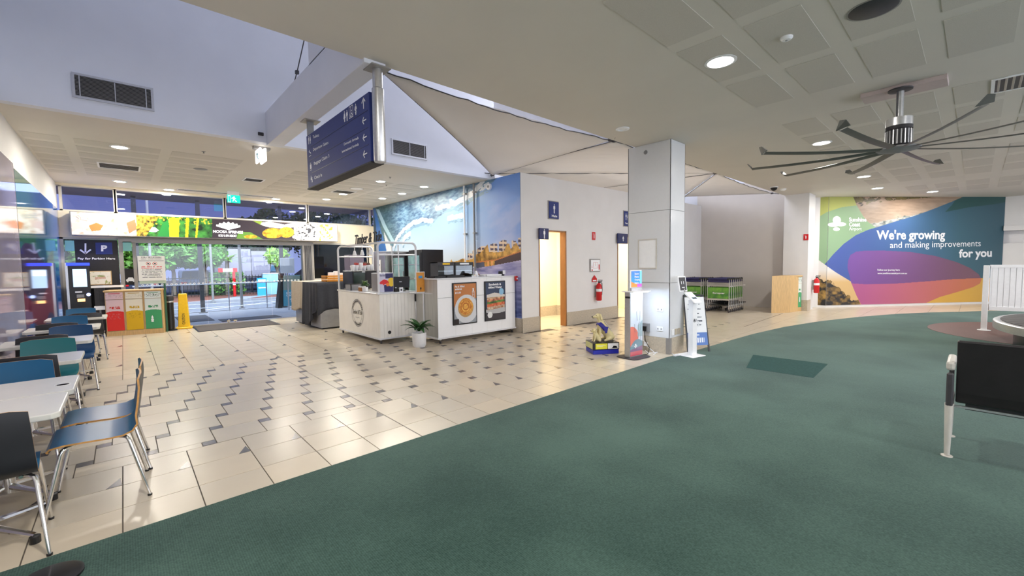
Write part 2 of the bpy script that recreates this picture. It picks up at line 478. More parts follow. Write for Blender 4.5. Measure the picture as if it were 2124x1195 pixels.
vis = lambda c: c[3] > 3.3 or c[0] > 7
tiles.sort(key=cdist); insets.sort(key=cdist)
for i, c in enumerate(tiles[:298]):
    b = MB(); slab(b, c); b.build('tile', M['tile'] if rng.rand() < .6 else M['tile_b'], floor)
b = MB()
for c in tiles[298:]: slab(b, c)
b.build('tile', M['tile'], floor, kind='stuff')
for c in insets[:200]:
    b = MB(); slab(b, c); b.build('inset_tile', M['inset'], floor)
b = MB()
for c in insets[200:]: slab(b, c)
b.build('inset_tile', M['inset'], floor, kind='stuff')
tris.sort(key=lambda t: math.hypot(t[0], t[1]))
for (x, y, s_) in tris[:90]:
    MB().prism([(x, y, 0), (x - .01, y + 0.15, 0), (x - 0.085, y, 0)], (0, 0, 0.0008)).build('corner_inset', M['inset'], floor)
# metal expansion joint running to the entrance
MB().box((1.921, 3.32, -0.003), (1.931, 14.1, 0.0008)).build('expansion_joint', mat('joint_strip', S(96, 84, 72), 0.5, var=0.08), floor)
b = MB(); e0 = FL(1543, 678); e1 = FL(1624, 650); b.tube([(e0[0], e0[1], 0), (e1[0], e1[1], 0)], .006, 4); b.build('expansion_joint', MATS['joint_strip'], floor)

# ---- carpet
def carpet_mat():
    m = mat('green_carpet', S(58, 96, 86), 0.95, var=0.18, scale=2.0, spec=0.1)
    nt = m.node_tree; L = nt.links; b = nt.nodes['Principled BSDF']
    b.inputs['Sheen Weight'].default_value = 0.25; b.inputs['Sheen Roughness'].default_value = 0.5; b.inputs['Sheen Tint'].default_value = (0.75, 0.9, 0.88, 1)
    t = nt.nodes.new('ShaderNodeTexCoord'); mp = nt.nodes.new('ShaderNodeMapping'); L.new(t.outputs['Object'], mp.inputs[0])
    n1 = nt.nodes.new('ShaderNodeTexNoise'); n1.inputs['Scale'].default_value = 90; n1.inputs['Detail'].default_value = 3
    n2 = nt.nodes.new('ShaderNodeTexNoise'); n2.inputs['Scale'].default_value = 0.7; n2.inputs['Detail'].default_value = 4
    wv = nt.nodes.new('ShaderNodeTexWave'); wv.inputs['Scale'].default_value = 28; wv.inputs['Distortion'].default_value = 1.5; wv.inputs['Detail'].default_value = 2
    for n in (n1, n2, wv): L.new(mp.outputs[0], n.inputs['Vector'])
    ad = nt.nodes.new('ShaderNodeMath'); ad.operation = 'MULTIPLY_ADD'; ad.inputs[1].default_value = 0.55
    L.new(n1.outputs['Fac'], ad.inputs[0]); L.new(n2.outputs['Fac'], ad.inputs[2])
    ad2 = nt.nodes.new('ShaderNodeMath'); ad2.operation = 'MULTIPLY_ADD'; ad2.inputs[1].default_value = 0.12
    L.new(wv.outputs['Fac'], ad2.inputs[0]); L.new(ad.outputs[0], ad2.inputs[2])
    r = nt.nodes.new('ShaderNodeValToRGB'); L.new(ad2.outputs[0], r.inputs[0])
    r.color_ramp.elements[0].position = 0.62; r.color_ramp.elements[0].color = (*S(27, 54, 46), 1)
    r.color_ramp.elements[1].position = 1.03; r.color_ramp.elements[1].color = (*S(66, 92, 82), 1)
    L.new(r.outputs[0], b.inputs['Base Color'])
    bp = nt.nodes.new('ShaderNodeBump'); bp.inputs['Strength'].default_value = 0.4; bp.inputs['Distance'].default_value = 0.004
    L.new(n1.outputs['Fac'], bp.inputs['Height']); L.new(bp.outputs[0], b.inputs['Normal'])
    return m
CM = carpet_mat()
cp = [(-3.4, -6.9), (19.6, -6.9), (19.4, -2.2), (18.9, -1.0), (18.36, -.24), (17.67, .18), (16.8, .9), (15.7, 1.53), (14.3, 2.12), (12.8, 2.6), (11.2, 2.95), (9.7, 3.12), (8.3, 3.19), (7.3, 3.23), (6.4, 3.33), (-1.04, 3.325), (-3.4, 3.325)]
carpet = struct('carpet', MB().prism([(x, y, -0.002) for x, y in cp], (0, 0, 0.008)), CM, 'dark green carpet sweeping across the hall beside the cream tiles', 'carpet')
pp = [FL(*p) for p in [(1562, 737), (1717, 756), (1687, 785), (1548, 764)]]
MB().prism([(p[0], p[1], 0.006) for p in pp], (0, 0, 0.002)).build('carpet_tile', mat('carpet_dark', S(56, 84, 82), 0.95, var=0.12, scale=40, spec=0.1), carpet)
M['vinyl'] = mat('brown_vinyl', S(98, 70, 64), 0.55, var=0.14, scale=60)
tag(MB().lathe([(1.0, 0), (1.0, 0.003)], (13.4, -1.6, 0.006), 48, 2.15, 2.3).build('floor_vinyl', M['vinyl'], None), 'brown oval vinyl floor area around the baggage carousel', 'floor', None, 'structure')

# ---- ceilings
ceil = struct('ceiling', MB().box((-3.5, -7, ZC), (23.5, 4.07, ZC + 0.08)), M['ceil'], 'pale plaster ceiling with square perforated panels over the green carpet', 'ceiling')
cols = [(-2.0, -.9), (-.75, .3), (.42, 1.42), (1.6, 2.62), (2.8, 3.82), (4.0, 5.0), (5.18, 6.18), (7.26, 8.1), (8.3, 9.3), (9.5, 10.5), (11.6, 12.6), (12.9, 13.8), (14.0, 15.0), (16.2, 17.2), (17.4, 18.4)]
rows = [-3.7, -3.1, -1.94, -1.35, -.76, -.17, .41, .99, 1.58]
for a, c_ in cols:
    for r_ in rows:
        if a > 15 and r_ > 1.2: continue
        MB().box((a, r_, ZC - 0.004), (c_, r_ + .42, ZC + 0.002)).build('perforated_panel', M['perf'], ceil)
ceil2 = struct('ceiling', MB().box((-1.04, 7.9, ZC), (6.5, 14.2, ZC + 0.08)), M['ceil'], 'low plaster ceiling with perforated strips over the cafe and entrance', 'ceiling')
for a, c_ in [(-1.0, -.6), (-.46, .57), (.72, 1.76), (2.75, 3.75), (3.9, 4.95), (5.1, 6.1)]:
    for k in range(7):
        y = 9.28 + .52 * k + (0 if a < 2 else .35)
        MB().box((a, y, ZC - 0.004), (c_, y + .36, ZC + 0.002)).build('perforated_panel', M['perf'], ceil2)

# ---- tall void between the two ceilings
struct('wall_bulkhead', MB().box((-1.14, 7.76, ZC), (6.5, 7.9, 7.0)), M['bulk'], 'tall pale blue-white bulkhead above the cafe ceiling with two air grilles', 'wall')
b = MB()
b.box((-3.5, 3.95, ZC + .08), (23.5, 4.07, 7.0)); b.box((6.5, 10.9, ZC), (16.0, 11.0, 7.0)); b.box((15.9, 4.07, ZC), (16.0, 11, 7.0)); b.box((6.5, 7.76, ZC), (6.6, 11.0, 7.0)); b.box((-1.14, 4.07, ZC), (-1.04, 7.76, 7.0))
struct('wall_void', b, M['bulk'], 'pale upper walls of the roof void above the sails', 'wall')
struct('roof', MB().box((-3.5, 3.95, 7.0), (16.0, 14.3, 7.1)), M['bulk'], 'pale roof over the tall void', 'roof')
b = MB(); b.box((1.80, 4.02, 3.50), (2.02, 7.76, 4.02)); b.box((1.80, 4.02, 4.0), (2.02, 5.6, 4.35))
struct('ceiling_beam', b, M['bulk'], 'boxed white ceiling beam that carries the blue hanging sign', 'beam', bevel=0.004)

# ---- walls
W_ = MB(); W_.box((-1.16, -7, 0), (XL, 14.35, ZC + 0.1))
wl = struct('wall_left', W_, M['wall'], 'white wall beside the dining tables with glossy printed panels', 'wall')
bw = MB().box((-1.16, -7.1, 0), (23.5, -7.0, .4)).box((-1.16, -7.1, 3.1), (23.5, -7.0, ZC)).box((-1.16, -7.1, .4), (-.5, -7.0, 3.1)).box((18.6, -7.1, .4), (23.5, -7.0, 3.1))
struct('wall_back', bw, M['wall'], 'white rear wall of the hall with an added window opening', 'wall')
bw = MB()
for k in range(11): bw.box((-.5 + k * 1.9, -7.08, .4), (-.44 + k * 1.9, -7.0, 3.1))
bw.box((-.5, -7.08, .4), (18.6, -7.0, .46)).box((-.5, -7.08, 3.04), (18.6, -7.0, 3.1)); wb = struct('window_7', bw, M['frame_lt'], 'added unseen window framing the rear fill light behind the viewer', 'window')  # window added behind the camera to go with the rear fill light
MB().box((-.5, -7.05, .46), (18.6, -7.04, 3.04)).build('pane', M['glass'], wb)
struct('wall_right', MB().box((22.9, -7, 0), (23.1, 4, ZC + .1)), M['wall'], 'white wall past the baggage carousel', 'wall')
# entrance wall (glazed)
b = MB()
b.box((-1.04, 14.2, 2.30), (6.5, 14.4, 2.91)); b.box((-1.04, 14.2, 3.49), (6.5, 14.4, ZC + .1)); b.box((4.44, 14.2, 0), (6.5, 14.4, 1.14)); b.box((6.26, 14.2, 1.14), (6.5, 14.4, 2.3))
wfar = struct('wall_entrance', b, M['cream'], 'cream entrance wall with high transom windows and glass doors', 'wall')
for i, (x0, x1) in enumerate([(-1.0, -.07), (-.07, 2.17), (2.17, 4.35), (4.35, 6.40)]):
    o = struct('window_%d' % (i + 1), MB().box((x0, 14.24, 2.91), (x0 + .05, 14.34, 3.49)).box((x1 - .02, 14.24, 2.91), (x1 + .03, 14.34, 3.49)).box((x0, 14.24, 2.90), (x1, 14.34, 2.945)).box((x0, 14.24, 3.47), (x1, 14.34, 3.50)), M['frame_lt'],
               ['short transom window at the corner by the glossy wall', 'long transom window above the parking sign with dark post outside', 'transom window right behind the green exit light', 'transom window nearest the blue mural'][i], 'window')
    MB().box((x0 + .05, 14.28, 2.945), (x1 - .02, 14.29, 3.47)).build('pane', M['glass_t'], o)
# lower left window with parking sign, and the dark one behind the cafe
o = struct('window_5', MB().box((-1.04, 14.2, 0), (-.98, 14.3, 2.3)).box((-1.04, 14.2, 2.26), (-.03, 14.3, 2.3)).box((-.98, 14.2, 1.10), (-.03, 14.26, 1.17)).box((-.98, 14.2, 0), (-.03, 14.3, .08)), M['frame_lt'], 'window filled with the dark parking sign beside the pay station', 'window')
MB().box((-.98, 14.24, .08), (-.03, 14.25, 2.26)).build('pane', M['glass'], o)
o = struct('window_6', MB().box((4.44, 14.16, 1.10), (6.3, 14.3, 1.16)).box((4.44, 14.2, 1.16), (4.49, 14.3, 2.3)).box((6.24, 14.2, 1.16), (6.3, 14.3, 2.3)).box((4.44, 14.2, 2.25), (6.3, 14.3, 2.3)), M['frame_lt'], 'dark tinted window behind the cafe counter', 'window')
MB().box((4.49, 14.24, 1.16), (6.24, 14.25, 2.25)).build('pane', M['glass_d'], o)
# sliding glass doors
o = struct('door_1', MB().box((-.05, 14.12, 2.20), (4.46, 14.32, 2.30)).box((-.05, 14.14, 0), (.03, 14.32, 2.22)).box((.20, 14.2, 0), (.27, 14.3, 2.22)).box((4.14, 14.14, 0), (4.20, 14.32, 2.22)).box((4.40, 14.14, 0), (4.46, 14.32, 2.3)), M['alu_grey'], 'wide glass sliding entrance doors under the lit advertising banner', 'door')
for x0, x1 in [(.27, 1.66), (1.68, 2.19), (2.21, 3.24), (3.26, 4.13)]:
    pn = MB().box((x0, 14.22, .02), (x1, 14.232, 2.2)).build('door_leaf', M['glass'], o)
    b = MB()
    x = x0 + .08
    while x < x1 - .05:
        pts = circ(x, 1.13, .026, 10); inn = circ(x, 1.13, .013, 10)
        for k in range(10):
            b.quad((pts[k][0], 14.216, pts[k][1]), (pts[(k + 1) % 10][0], 14.216, pts[(k + 1) % 10][1]), (inn[(k + 1) % 10][0], 14.216, inn[(k + 1) % 10][1]), (inn[k][0], 14.216, inn[k][1]))
        x += .096
    b.build('marker_dots', M['signwhite'], pn)
b = MB()
for x in (2.12, 2.28): b.ball((x, 14.12, .06), (.05, .04, .035)); b.cyl((x, 14.12, 0), (x, 14.12, .05), .02)
b.build('door_lock', M['chrome'], o)
b = MB()
for k in range(5): b.prism([(4.205 + k * .038, 14.18, 0), (4.235 + k * .038, 14.10, 0), (4.243 + k * .038, 14.10, 0), (4.213 + k * .038, 14.18, 0)], (0, 0, 2.2))
b.build('folding_panel', M['grey'], o)
# mural wall and the toilet block
b = MB(); b.box((6.5, 6.931, 0), (6.62, 14.2, ZC))
wm = struct('wall_mural', b, M['wall'], 'wall carrying the large blue wave and headland mural', 'wall')
b = MB(); b.box((6.5, 6.78, 0), (7.06, 6.93, ZC)); b.box((7.06, 6.78, 2.30), (8.0, 6.93, ZC)); b.box((8.0, 6.78, 0), (10.22, 6.93, ZC)); b.box((10.22, 6.78, 2.3), (11.2, 6.93, ZC)); b.box((11.2, 6.78, 0), (15.6, 6.93, ZC))
wt = struct('wall_toilets', b, M['wall'], 'white toilet block wall with two lit doorways', 'wall')
b = MB(); b.box((6.488, 6.76, 0), (6.5, 14.19, .32)); b.box((6.488, 6.765, 0), (7.06, 6.78, .33)); b.box((8.0, 6.765, 0), (10.22, 6.78, .33)); b.box((11.2, 6.765, 0), (15.6, 6.78, .33))
struct('baseboard_toilets', b, M['stone'], 'beige stone skirting along the toilet block', 'skirting')
b = MB(); b.box((6.62, 8.5, 0), (12.5, 8.6, 2.8)); b.box((9.6, 6.93, 0), (9.7, 8.5, 2.8)); b.box((12.4, 6.93, 0), (12.5, 8.5, 2.8)); b.box((6.62, 6.93, 0), (6.7, 8.5, 2.8)); b.box((6.6, 6.93, 2.8), (12.5, 8.6, 2.9)); b.box((6.6, 6.8, ZC - .02), (15.6, 10.9, ZC))
struct('wall_corridor', b, M['cream'], 'cream walls of the lit corridor inside the toilet block', 'wall')
b = MB(); b.box((6.7, 8.48, 0), (12.4, 8.5, .29)); b.box((9.58, 6.94, 0), (9.6, 8.48, .29))
struct('baseboard_corridor', b, M['stone'], 'stone skirting inside the toilet corridor', 'skirting')
struct('floor_corridor', MB().box((6.62, 6.78, -.05), (12.4, 8.5, 0.001)), M['tile'], 'cream floor inside the toilet corridor', 'floor')
for i, (x0, x1) in enumerate(((7.06, 8.0), (10.22, 11.2))):
    b = MB(); b.box((x1 - .03, 6.765, 0), (x1 + .01, 6.94, 2.32)); b.box((x0, 6.765, 2.29), (x1, 6.94, 2.32)); b.box((x0 - .01, 6.765, 0), (x0 + .012, 6.94, 2.32))
    struct('door_%d' % (i + 2), b, M['wood_dk'], ['timber door frame of the lit male toilet entrance', 'timber door frame of the lit toilet entrance behind the column'][i], 'door frame')
area('corridor_lamp', (8.1, 7.6, 2.75), 1.2, 75, (1, 0.90, 0.70)); area('corridor_lamp', (10.9, 7.6, 2.75), 1.2, 75, (1, 0.90, 0.70))
# alcove wall, pillar, printed wall
struct('wall_alcove', MB().box((15.55, 3.95, 0), (15.7, 6.93, ZC + .6)), M['wall_beige'], 'beige wall of the trolley alcove', 'wall')
pil = struct('pillar', MB().box((15.2, 3.42, 0), (15.9, 4.07, ZC)), M['wall'], 'white wall pillar beside the growing mural', 'pillar')
MB().box((15.18, 3.40, 0), (15.55, 4.08, .33)).build('skirting', M['stone'], pil)
P0 = (16.55, 3.58); P1 = (16.66, 3.23); P2 = (21.66, -.58)
def vwall(p, q, z0, z1, t):
    d = Vector((q[0] - p[0], q[1] - p[1], 0)).normalized(); n = Vector((-d.y, d.x, 0)) * t
    if n.x < 0: n = -n
    return MB().prism([(p[0], p[1], z0), (q[0], q[1], z0), (q[0] + n.x, q[1] + n.y, z0), (p[0] + n.x, p[1] + n.y, z0)], (0, 0, z1 - z0))
struct('wall_growing', vwall((P0[0] - .02, P0[1] + .02), P1, 0, ZC, .15), M['wall'], 'short angled wall return beside the pillar', 'wall')
struct('wall_growing', vwall(P1, P2, 0, ZC, .15), M['wall'], 'angled wall carrying the purple and blue airport print', 'wall')
struct('wall_link', MB().box((15.9, 3.55, 0), (16.65, 3.7, ZC)), M['wall'], 'white wall strip between pillar and print', 'wall')
b = MB(); b.box((P2[0] + .01, P2[1] - 6.2, 2.55), (P2[0] + .25, P2[1], ZC)); b.box((P2[0] + .02, P2[1] - 6.2, 0), (P2[0] + .3, P2[1], 2.0)); b.box((P2[0] + .3, -6.8, 0), (P2[0] + .4, P2[1], ZC)); b.box((P2[0] - .1, P2[1] - 6.2, 2.42), (P2[0] + .25, P2[1], 2.58))
struct('wall_ledge', b, M['wall'], 'white stepped wall with a recessed dark slot past the print', 'wall')

# ---- square column
col = struct('column', MB().box((6.67, 3.42, 0), (7.14, 4.19, ZC)), M['grey'], 'square white panelled column at the carpet edge', 'column')
X0, Y0, X1, Y1 = 6.656, 3.407, 7.16, 4.20
for z0, z1 in ((.27, 1.192), (1.198, 2.40), (2.406, ZC - .002)):
    b = MB(); b.box((X0, Y0, z0), (X0 + .012, Y1, z1)); b.box((X0, Y0, z0), (X1, Y0 + .012, z1)); b.box((X1 - .012, Y0, z0), (X1, Y1, z1)); b.box((X0, Y1 - .012, z0), (X1, Y1, z1))
    b.build('cladding_panel', M['white_gloss'], col, bevel=0.002)
b = MB(); b.box((X0 - .004, Y0 - .004, 0), (X0 + .012, Y1, .268)); b.box((X0, Y0 - .004, 0), (X1, Y0 + .012, .268)); b.box((X1 - .01, Y0, 0), (X1 + .004, Y1, .268))
b.build('skirting', M['stone'], col)
MB().box((X0 - .008, Y0 - .008, 0), (X0 + .06, Y0 + .06, .27)).build('corner_guard', M['alu_grey'], col)
b = MB(); b.box((X0 - .006, 3.65, 1.44), (X0 - .001, 3.98, 1.93)); 
hp = b.build('access_hatch', M['white'], col)
b = MB()
for a, c_ in (((3.64, 1.45), (3.66, 1.92)), ((3.97, 1.45), (3.99, 1.92)), ((3.64, 1.43), (3.99, 1.45)), ((3.64, 1.92), (3.99, 1.94))): b.box((X0 - .012, a[0], a[1]), (X0 - .001, c_[0], c_[1]))
b.build('hatch_frame', M['frame_lt'], hp)
for i, (y, z) in enumerate(((3.58, .745), (3.58, .415))):
    so = MB().box((X0 - .01, y - .055, z - .038), (X0, y + .055, z + .038)).build('socket_plate', M['white'], col, bevel=.003)
    b = MB()
    for k in (-1, 1): b.box((X0 - .013, y + k * .03 - .008, z - .015), (X0 - .009, y + k * .03 + .008, z + .015))
    b.build('outlet', M['grey'], so)
b = MB(); b.box((X0 - .05, 3.76, .34), (X0, 3.90, .49)); so = b.build('switch_box', M['grey'], col, bevel=.004)
MB().box((X0 - .075, 3.80, .36), (X0 - .05, 3.86, .44)).build('plug', M['black'], so)
for x in (6.72, 6.83, 6.94):
    MB().box((x, Y0 - .012, .31), (x + .085, Y0, .41)).build('socket_plate', M['white'] if x < 6.8 else M['stone'], col, bevel=.003)
b = MB()
b.lathe([(.055, 0), (.055, .004)], (0, 0, 0), 20)
for k in (0,): pass
tag(MB().cyl((X0 - .004, 3.86, ZC - .13), (X0, 3.86, ZC - .13), .035, n=20).build('round_sticker', M['grey'], col))
# ================================================================== PRINTED WALLS
# blue wave and headland mural on x = 6.5
t = thing('wall_mural_print', 'large blue wave, sky and headland mural wallpaper behind the cafe', 'mural', (6.496, 10.5, 1.9))
p = Print((6.494, 14.18, .33), (0, -7.39, 0), (0, 0, ZC - .332), 520, 260)
U_, V_ = p.u / p.lu, p.v / p.lv
p.c = lerp(S(236, 240, 242), S(136, 184, 238), (V_ - .26) * 1.9)
p.c = p.c * (1 - np.clip((U_ - .75) * 3.5, 0, .55)[..., None]) + np.array(S(88, 132, 226)) * np.clip((U_ - .75) * 3.5, 0, .55)[..., None]
n = fbm(p.u * .9 + p.v * .9, p.v * 2.2 - p.u, 3)
cl = np.clip((n - .48) * 5, 0, 1) * np.clip((U_ - .72) * 5, 0, 1) * np.clip(1.3 - V_ * 1.2, 0, 1)
p.c = p.c * (1 - cl[..., None] * .6) + np.array(S(226, 224, 240)) * cl[..., None] * .6
wave = [(768, 425), (1040, 360), (1018, 382), (1004, 392), (985, 402), (968, 412), (950, 418), (940, 428), (925, 440), (908, 452), (900, 462), (880, 466), (862, 472), (846, 474), (834, 486), (824, 500), (815, 512), (800, 505), (786, 480), (772, 440)]
mk = inside(p.u, p.v, p.q(wave))
n = fbm(p.u * 7 + p.v * 9, p.v * 22 - p.u * 4, 5)
n2 = fbm(p.u * 2, p.v * 2, 9)
wc = lerp(S(34, 90, 140), S(150, 192, 222), n * 1.6 - .3)
gr = np.clip(1.4 - np.abs(U_ - .08) * 9, 0, 1)
wc = wc * (1 - .55 * gr[..., None]) + np.array(S(52, 116, 104)) * .55 * gr[..., None]
wc = wc * (.55 + .6 * n2[..., None])
p.c[mk] = wc[mk]
for w_, off, c_ in ((.05, 0, S(235, 242, 250)), (.03, .13, S(120, 160, 190))):   # curling lips and filaments
    for pts in ([(818, 512), (822, 496), (838, 476), (858, 462), (876, 456), (896, 458)], [(836, 505), (840, 492), (850, 484)], [(905, 432), (935, 426), (955, 414), (985, 398), (1012, 384)], [(935, 418), (948, 426), (962, 420), (978, 404), (1002, 376)], [(930, 452), (958, 447)]):
        q = p.q(pts); q = [(a, b_ - off) for a, b_ in q]
        for i in range(len(q) - 1):
            a = np.array(q[i]); b_ = np.array(q[i + 1]); d = b_ - a; tt = np.clip(((p.u - a[0]) * d[0] + (p.v - a[1]) * d[1]) / (d @ d), 0, 1)
            dd = np.hypot(p.u - a[0] - tt * d[0], p.v - a[1] - tt * d[1])
            mm = (dd < w_ * (.6 + 1.2 * n)) & (off == 0 or True)
            if off: mm &= (n > .45)
            p.c[mm] = c_
p.poly([(768, 430), (778, 433), (788, 470), (800, 510), (806, 540), (786, 540), (776, 500)], S(50, 120, 205))
p.poly([(796, 480), (806, 500), (822, 540), (806, 540), (800, 512)], S(228, 238, 248))
p.poly([(768, 430), (774, 431), (780, 470), (784, 540), (768, 540)], S(44, 78, 108))
p.poly([(780, 434), (786, 434), (802, 470), (818, 500), (814, 506), (794, 470)], S(180, 220, 240))
# far land, hotels, foliage, bridge, sea
def crp(pts): return [(860 + x * .11299, 500 + y * .11299) for x, y in pts]
for bl in ([(975, 225), (1055, 225), (1055, 330), (975, 330)], [(1060, 180), (1110, 160), (1110, 320), (1060, 320)], [(1140, 150), (1230, 95), (1300, 90), (1300, 240), (1140, 240)], [(1380, 60), (1480, 40), (1520, 60), (1520, 210), (1380, 220)], [(1545, 20), (1620, -20), (1690, -10), (1690, 200), (1545, 210)], [(1780, -10), (1860, 0), (1860, 160), (1780, 170)], [(1900, -60), (1985, -60), (1985, 120), (1900, 120)]):
    q = p.q(crp(bl)); mk = inside(p.u, p.v, q)
    win = (np.mod(p.v * 9.5 + p.u * .6, 1) > .5) & (np.mod(p.u * 6.2, 1) > .28)
    p.c[mk] = S(232, 206, 178); p.c[mk & win] = S(84, 70, 92)
fol = p.q(crp([(640, 400), (675, 340), (700, 380), (780, 370), (880, 320), (960, 350), (1060, 330), (1140, 240), (1200, 230), (1300, 110), (1340, 60), (1370, 200), (1520, 210), (1640, 190), (1700, 40), (1740, 60), (1760, 150), (1870, 30), (1930, 150), (1985, 60), (1985, 330), (1500, 460), (1200, 470), (760, 470), (640, 450)]))
mk = inside(p.u, p.v, fol); n = fbm(p.u * 9, p.v * 9, 11)
fc = lerp(S(120, 84, 30), S(250, 190, 90), n * 1.8 - .4); p.c[mk] = fc[mk]
p.poly(crp([(1480, 360), (1700, 270), (1985, 190), (1985, 350), (1700, 410), (1460, 440)]), S(82, 60, 60))
p.poly(crp([(1100, 400), (1270, 370), (1290, 500), (1140, 510)]), S(92, 96, 116))
mk = inside(p.u, p.v, p.q(crp([(1290, 380), (1460, 360), (1460, 450), (1290, 465)]))) & (np.mod(p.u * 7, 1) > .5); p.c[mk] = S(240, 170, 100)
p.poly(crp([(760, 395), (1100, 385), (1480, 340), (1700, 265), (1985, 170), (1985, 190), (1700, 285), (1480, 362), (1100, 405), (760, 412)]), S(214, 130, 66))
sea = p.q(crp([(560, 470), (760, 468), (1130, 500), (1500, 440), (1985, 345), (2200, 345), (2200, 2200), (300, 2200), (300, 560)]))
mk = inside(p.u, p.v, sea); n = fbm(p.u * 3, p.v * 16, 21); dep = np.clip((1.62 - p.v) / 1.5, 0, 1)
scol = lerp(S(132, 132, 190), S(230, 214, 232), n * 1.7 - .35); dk = lerp(S(24, 42, 110), S(120, 140, 205), n * 1.6 - .3)
scol = scol * (1 - dep[..., None]) + dk * dep[..., None]; p.c[mk] = scol[mk]
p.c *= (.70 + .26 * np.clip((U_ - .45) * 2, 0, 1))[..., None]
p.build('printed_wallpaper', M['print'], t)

# growing mural on the angled wall
dv = Vector((P2[0] - P1[0], P2[1] - P1[1], 0)); dn = Vector((dv.y, -dv.x, 0)).normalized()
t = thing('wall_mural_print', 'purple, blue and green airport growth mural with white slogan on angled wall', 'mural', (18.5, 1.6, 1.8))
o1 = Vector((P1[0], P1[1], .07)) + dn * .012 * (1 if dn.x < 0 else -1)
nn = dn if dn.x < 0 else -dn
def paint_growth(p):
    u0, v0 = p.u, p.v
    px = np.interp(u0 / p.lu, [0, 1], p.PX) if hasattr(p, 'PX') else None
# true pixel coordinates for every cell (the print was drawn from the photograph of this same wall)
def cellpx(p):
    P = p.O + (p.u / p.lu)[..., None] * p.U + (p.v / p.lv)[..., None] * p.V - CAMP
    q = P @ RW
    return q[..., 0] / q[..., 2] * FPX + 1062, q[..., 1] / q[..., 2] * FPX + 597.5
GP = dict(
  beach=[(1762, 395), (1768, 404), (1777, 426), (1790, 448), (1800, 460), (1817, 472), (1835, 466), (1862, 458), (1900, 447), (1940, 432), (1975, 418), (2005, 405), (2010, 395)],
  blob=[(1758, 556), (1759, 541), (1764, 529), (1776, 522), (1795, 520), (1840, 520), (1890, 523), (1940, 531), (1985, 544), (2012, 556), (2030, 569), (2036, 579), (2033, 588), (2018, 596), (1985, 606), (1950, 616), (1920, 629), (1910, 640), (1790, 640), (1776, 612), (1766, 588)],
  low=[(1764, 588), (1800, 590), (1850, 589), (1920, 584), (1980, 579), (2036, 577), (2100, 576), (2100, 650), (1700, 650)],
  blue=[(1710, 549), (1728, 528), (1750, 506), (1775, 488), (1800, 477), (1817, 472), (1862, 458), (1940, 432), (2005, 405), (2100, 395), (2100, 578), (2036, 578), (1920, 584), (1800, 590), (1765, 584), (1735, 566)],
  rock=[(1675, 522), (1686, 531), (1711, 549), (1735, 566), (1765, 584), (1776, 612), (1790, 642), (1675, 645)],
  lime=[(1680, 395), (1762, 395), (1768, 404), (1777, 426), (1745, 430), (1715, 440), (1700, 449), (1680, 460)],
  topdk=[(1995, 395), (2100, 395), (2100, 417), (2060, 424), (2010, 430), (1960, 440), (1975, 425)])
def growth(p, shade=1.0):
    X, Y = cellpx(p)
    p.c[:] = S(150, 188, 140)
    p.c[inside(X, Y, GP['lime'])] = S(198, 204, 92)
    b_ = lerp(S(52, 88, 184), S(64, 120, 142), (X - 1740) / 250.0); b_ = b_ * (1 - .25 * np.clip((X - 1960) / 120, 0, 1)[..., None])
    mk = inside(X, Y, GP['blue']); p.c[mk] = b_[mk]
    mk = inside(X, Y, GP['topdk']); p.c[mk] = np.array(S(38, 98, 98))
    mk = inside(X, Y, GP['beach'])
    tt = (Y - 400 - (2000 - X) * .12) / 40.0; n = fbm(X / 7, Y / 4, 3)
    bc = lerp(S(190, 156, 126), S(196, 172, 150), tt) * (.7 + .5 * fbm(X / 14, Y / 3, 13))[..., None]
    foam = (Y - (478 - (X - 1800) * .20)) > -18 + 8 * n
    bc[foam] = lerp(S(98, 108, 102), S(206, 208, 204), n * 2.2 - .6)[foam]
    tree = (Y < 411 + 13 * (1 - (X - 1765) / 150) * n * 1.6) & (n > .36); bc[tree] = lerp(S(60, 52, 24), S(150, 130, 60), n * 1.8 - .5)[tree]
    p.c[mk] = bc[mk]
    sh = ((X - 1785) ** 2 / 30 + (Y - 424) ** 2 / 16 < 1) & (n > .4); p.c[sh] = S(60, 40, 30)
    mk = inside(X, Y, GP['rock']); n = fbm(X / 10, Y / 8, 8); rc = lerp(S(244, 240, 236), S(240, 196, 120), (Y - 560) / 25.0)
    hill = Y > 590 - 14 * np.sin((X - 1680) / 20.0) + (X - 1700) * .25 - 22 * (n - .5); rk = lerp(S(22, 17, 12), S(196, 150, 50), n * 2.4 - 1.0)
    rc[hill] = rk[hill]; p.c[mk] = rc[mk]
    mk = inside(X, Y, GP['low']) & ~inside(X, Y, GP['rock']); p.c[mk] = S(246, 190, 56)
    bl = inside(X, Y, GP['blob']); low = inside(X, Y, GP['low'])
    up = lerp(S(128, 66, 176), S(140, 94, 116), (X - 1760) / 240.0); dn_ = lerp(S(196, 84, 152), S(232, 128, 84), (X - 1790) / 210.0)
    p.c[bl & ~low] = up[bl & ~low]; p.c[bl & low] = dn_[bl & low]
    g_ = p.c.mean(-1, keepdims=True); p.c = p.c * .84 + (g_ * .75 + .04) * .16
    p.c *= .78
gp = Print(o1 + Vector((0, 0, 0)), tuple(dv), (0, 0, ZC - .075), 620, 300); growth(gp); gp.build('printed_wallpaper', M['print'], t)
gp2 = Print((P0[0] - .005, P0[1] - .0, .07), (P1[0] - P0[0] - .006, P1[1] - P0[1], 0), (0, 0, ZC - .075), 60, 300); growth(gp2); gp2.build('printed_wallpaper', M['print'], t)
pm = OP(tuple(o1 + nn * .002), tuple(nn))
SW = M['signwhite']
mural2 = t
def mtext(s, x0, x1, yb, yt, dy=0.0, bold=0.0, name='lettering'):
    ptext(s, pm, (x0, yb), (x1, yb + dy), (x0, yt), SW, mural2, bold=bold, lift=.002, name=name)
mtext("We're growing", 1818, 1960, 503, 477, -1, .025)
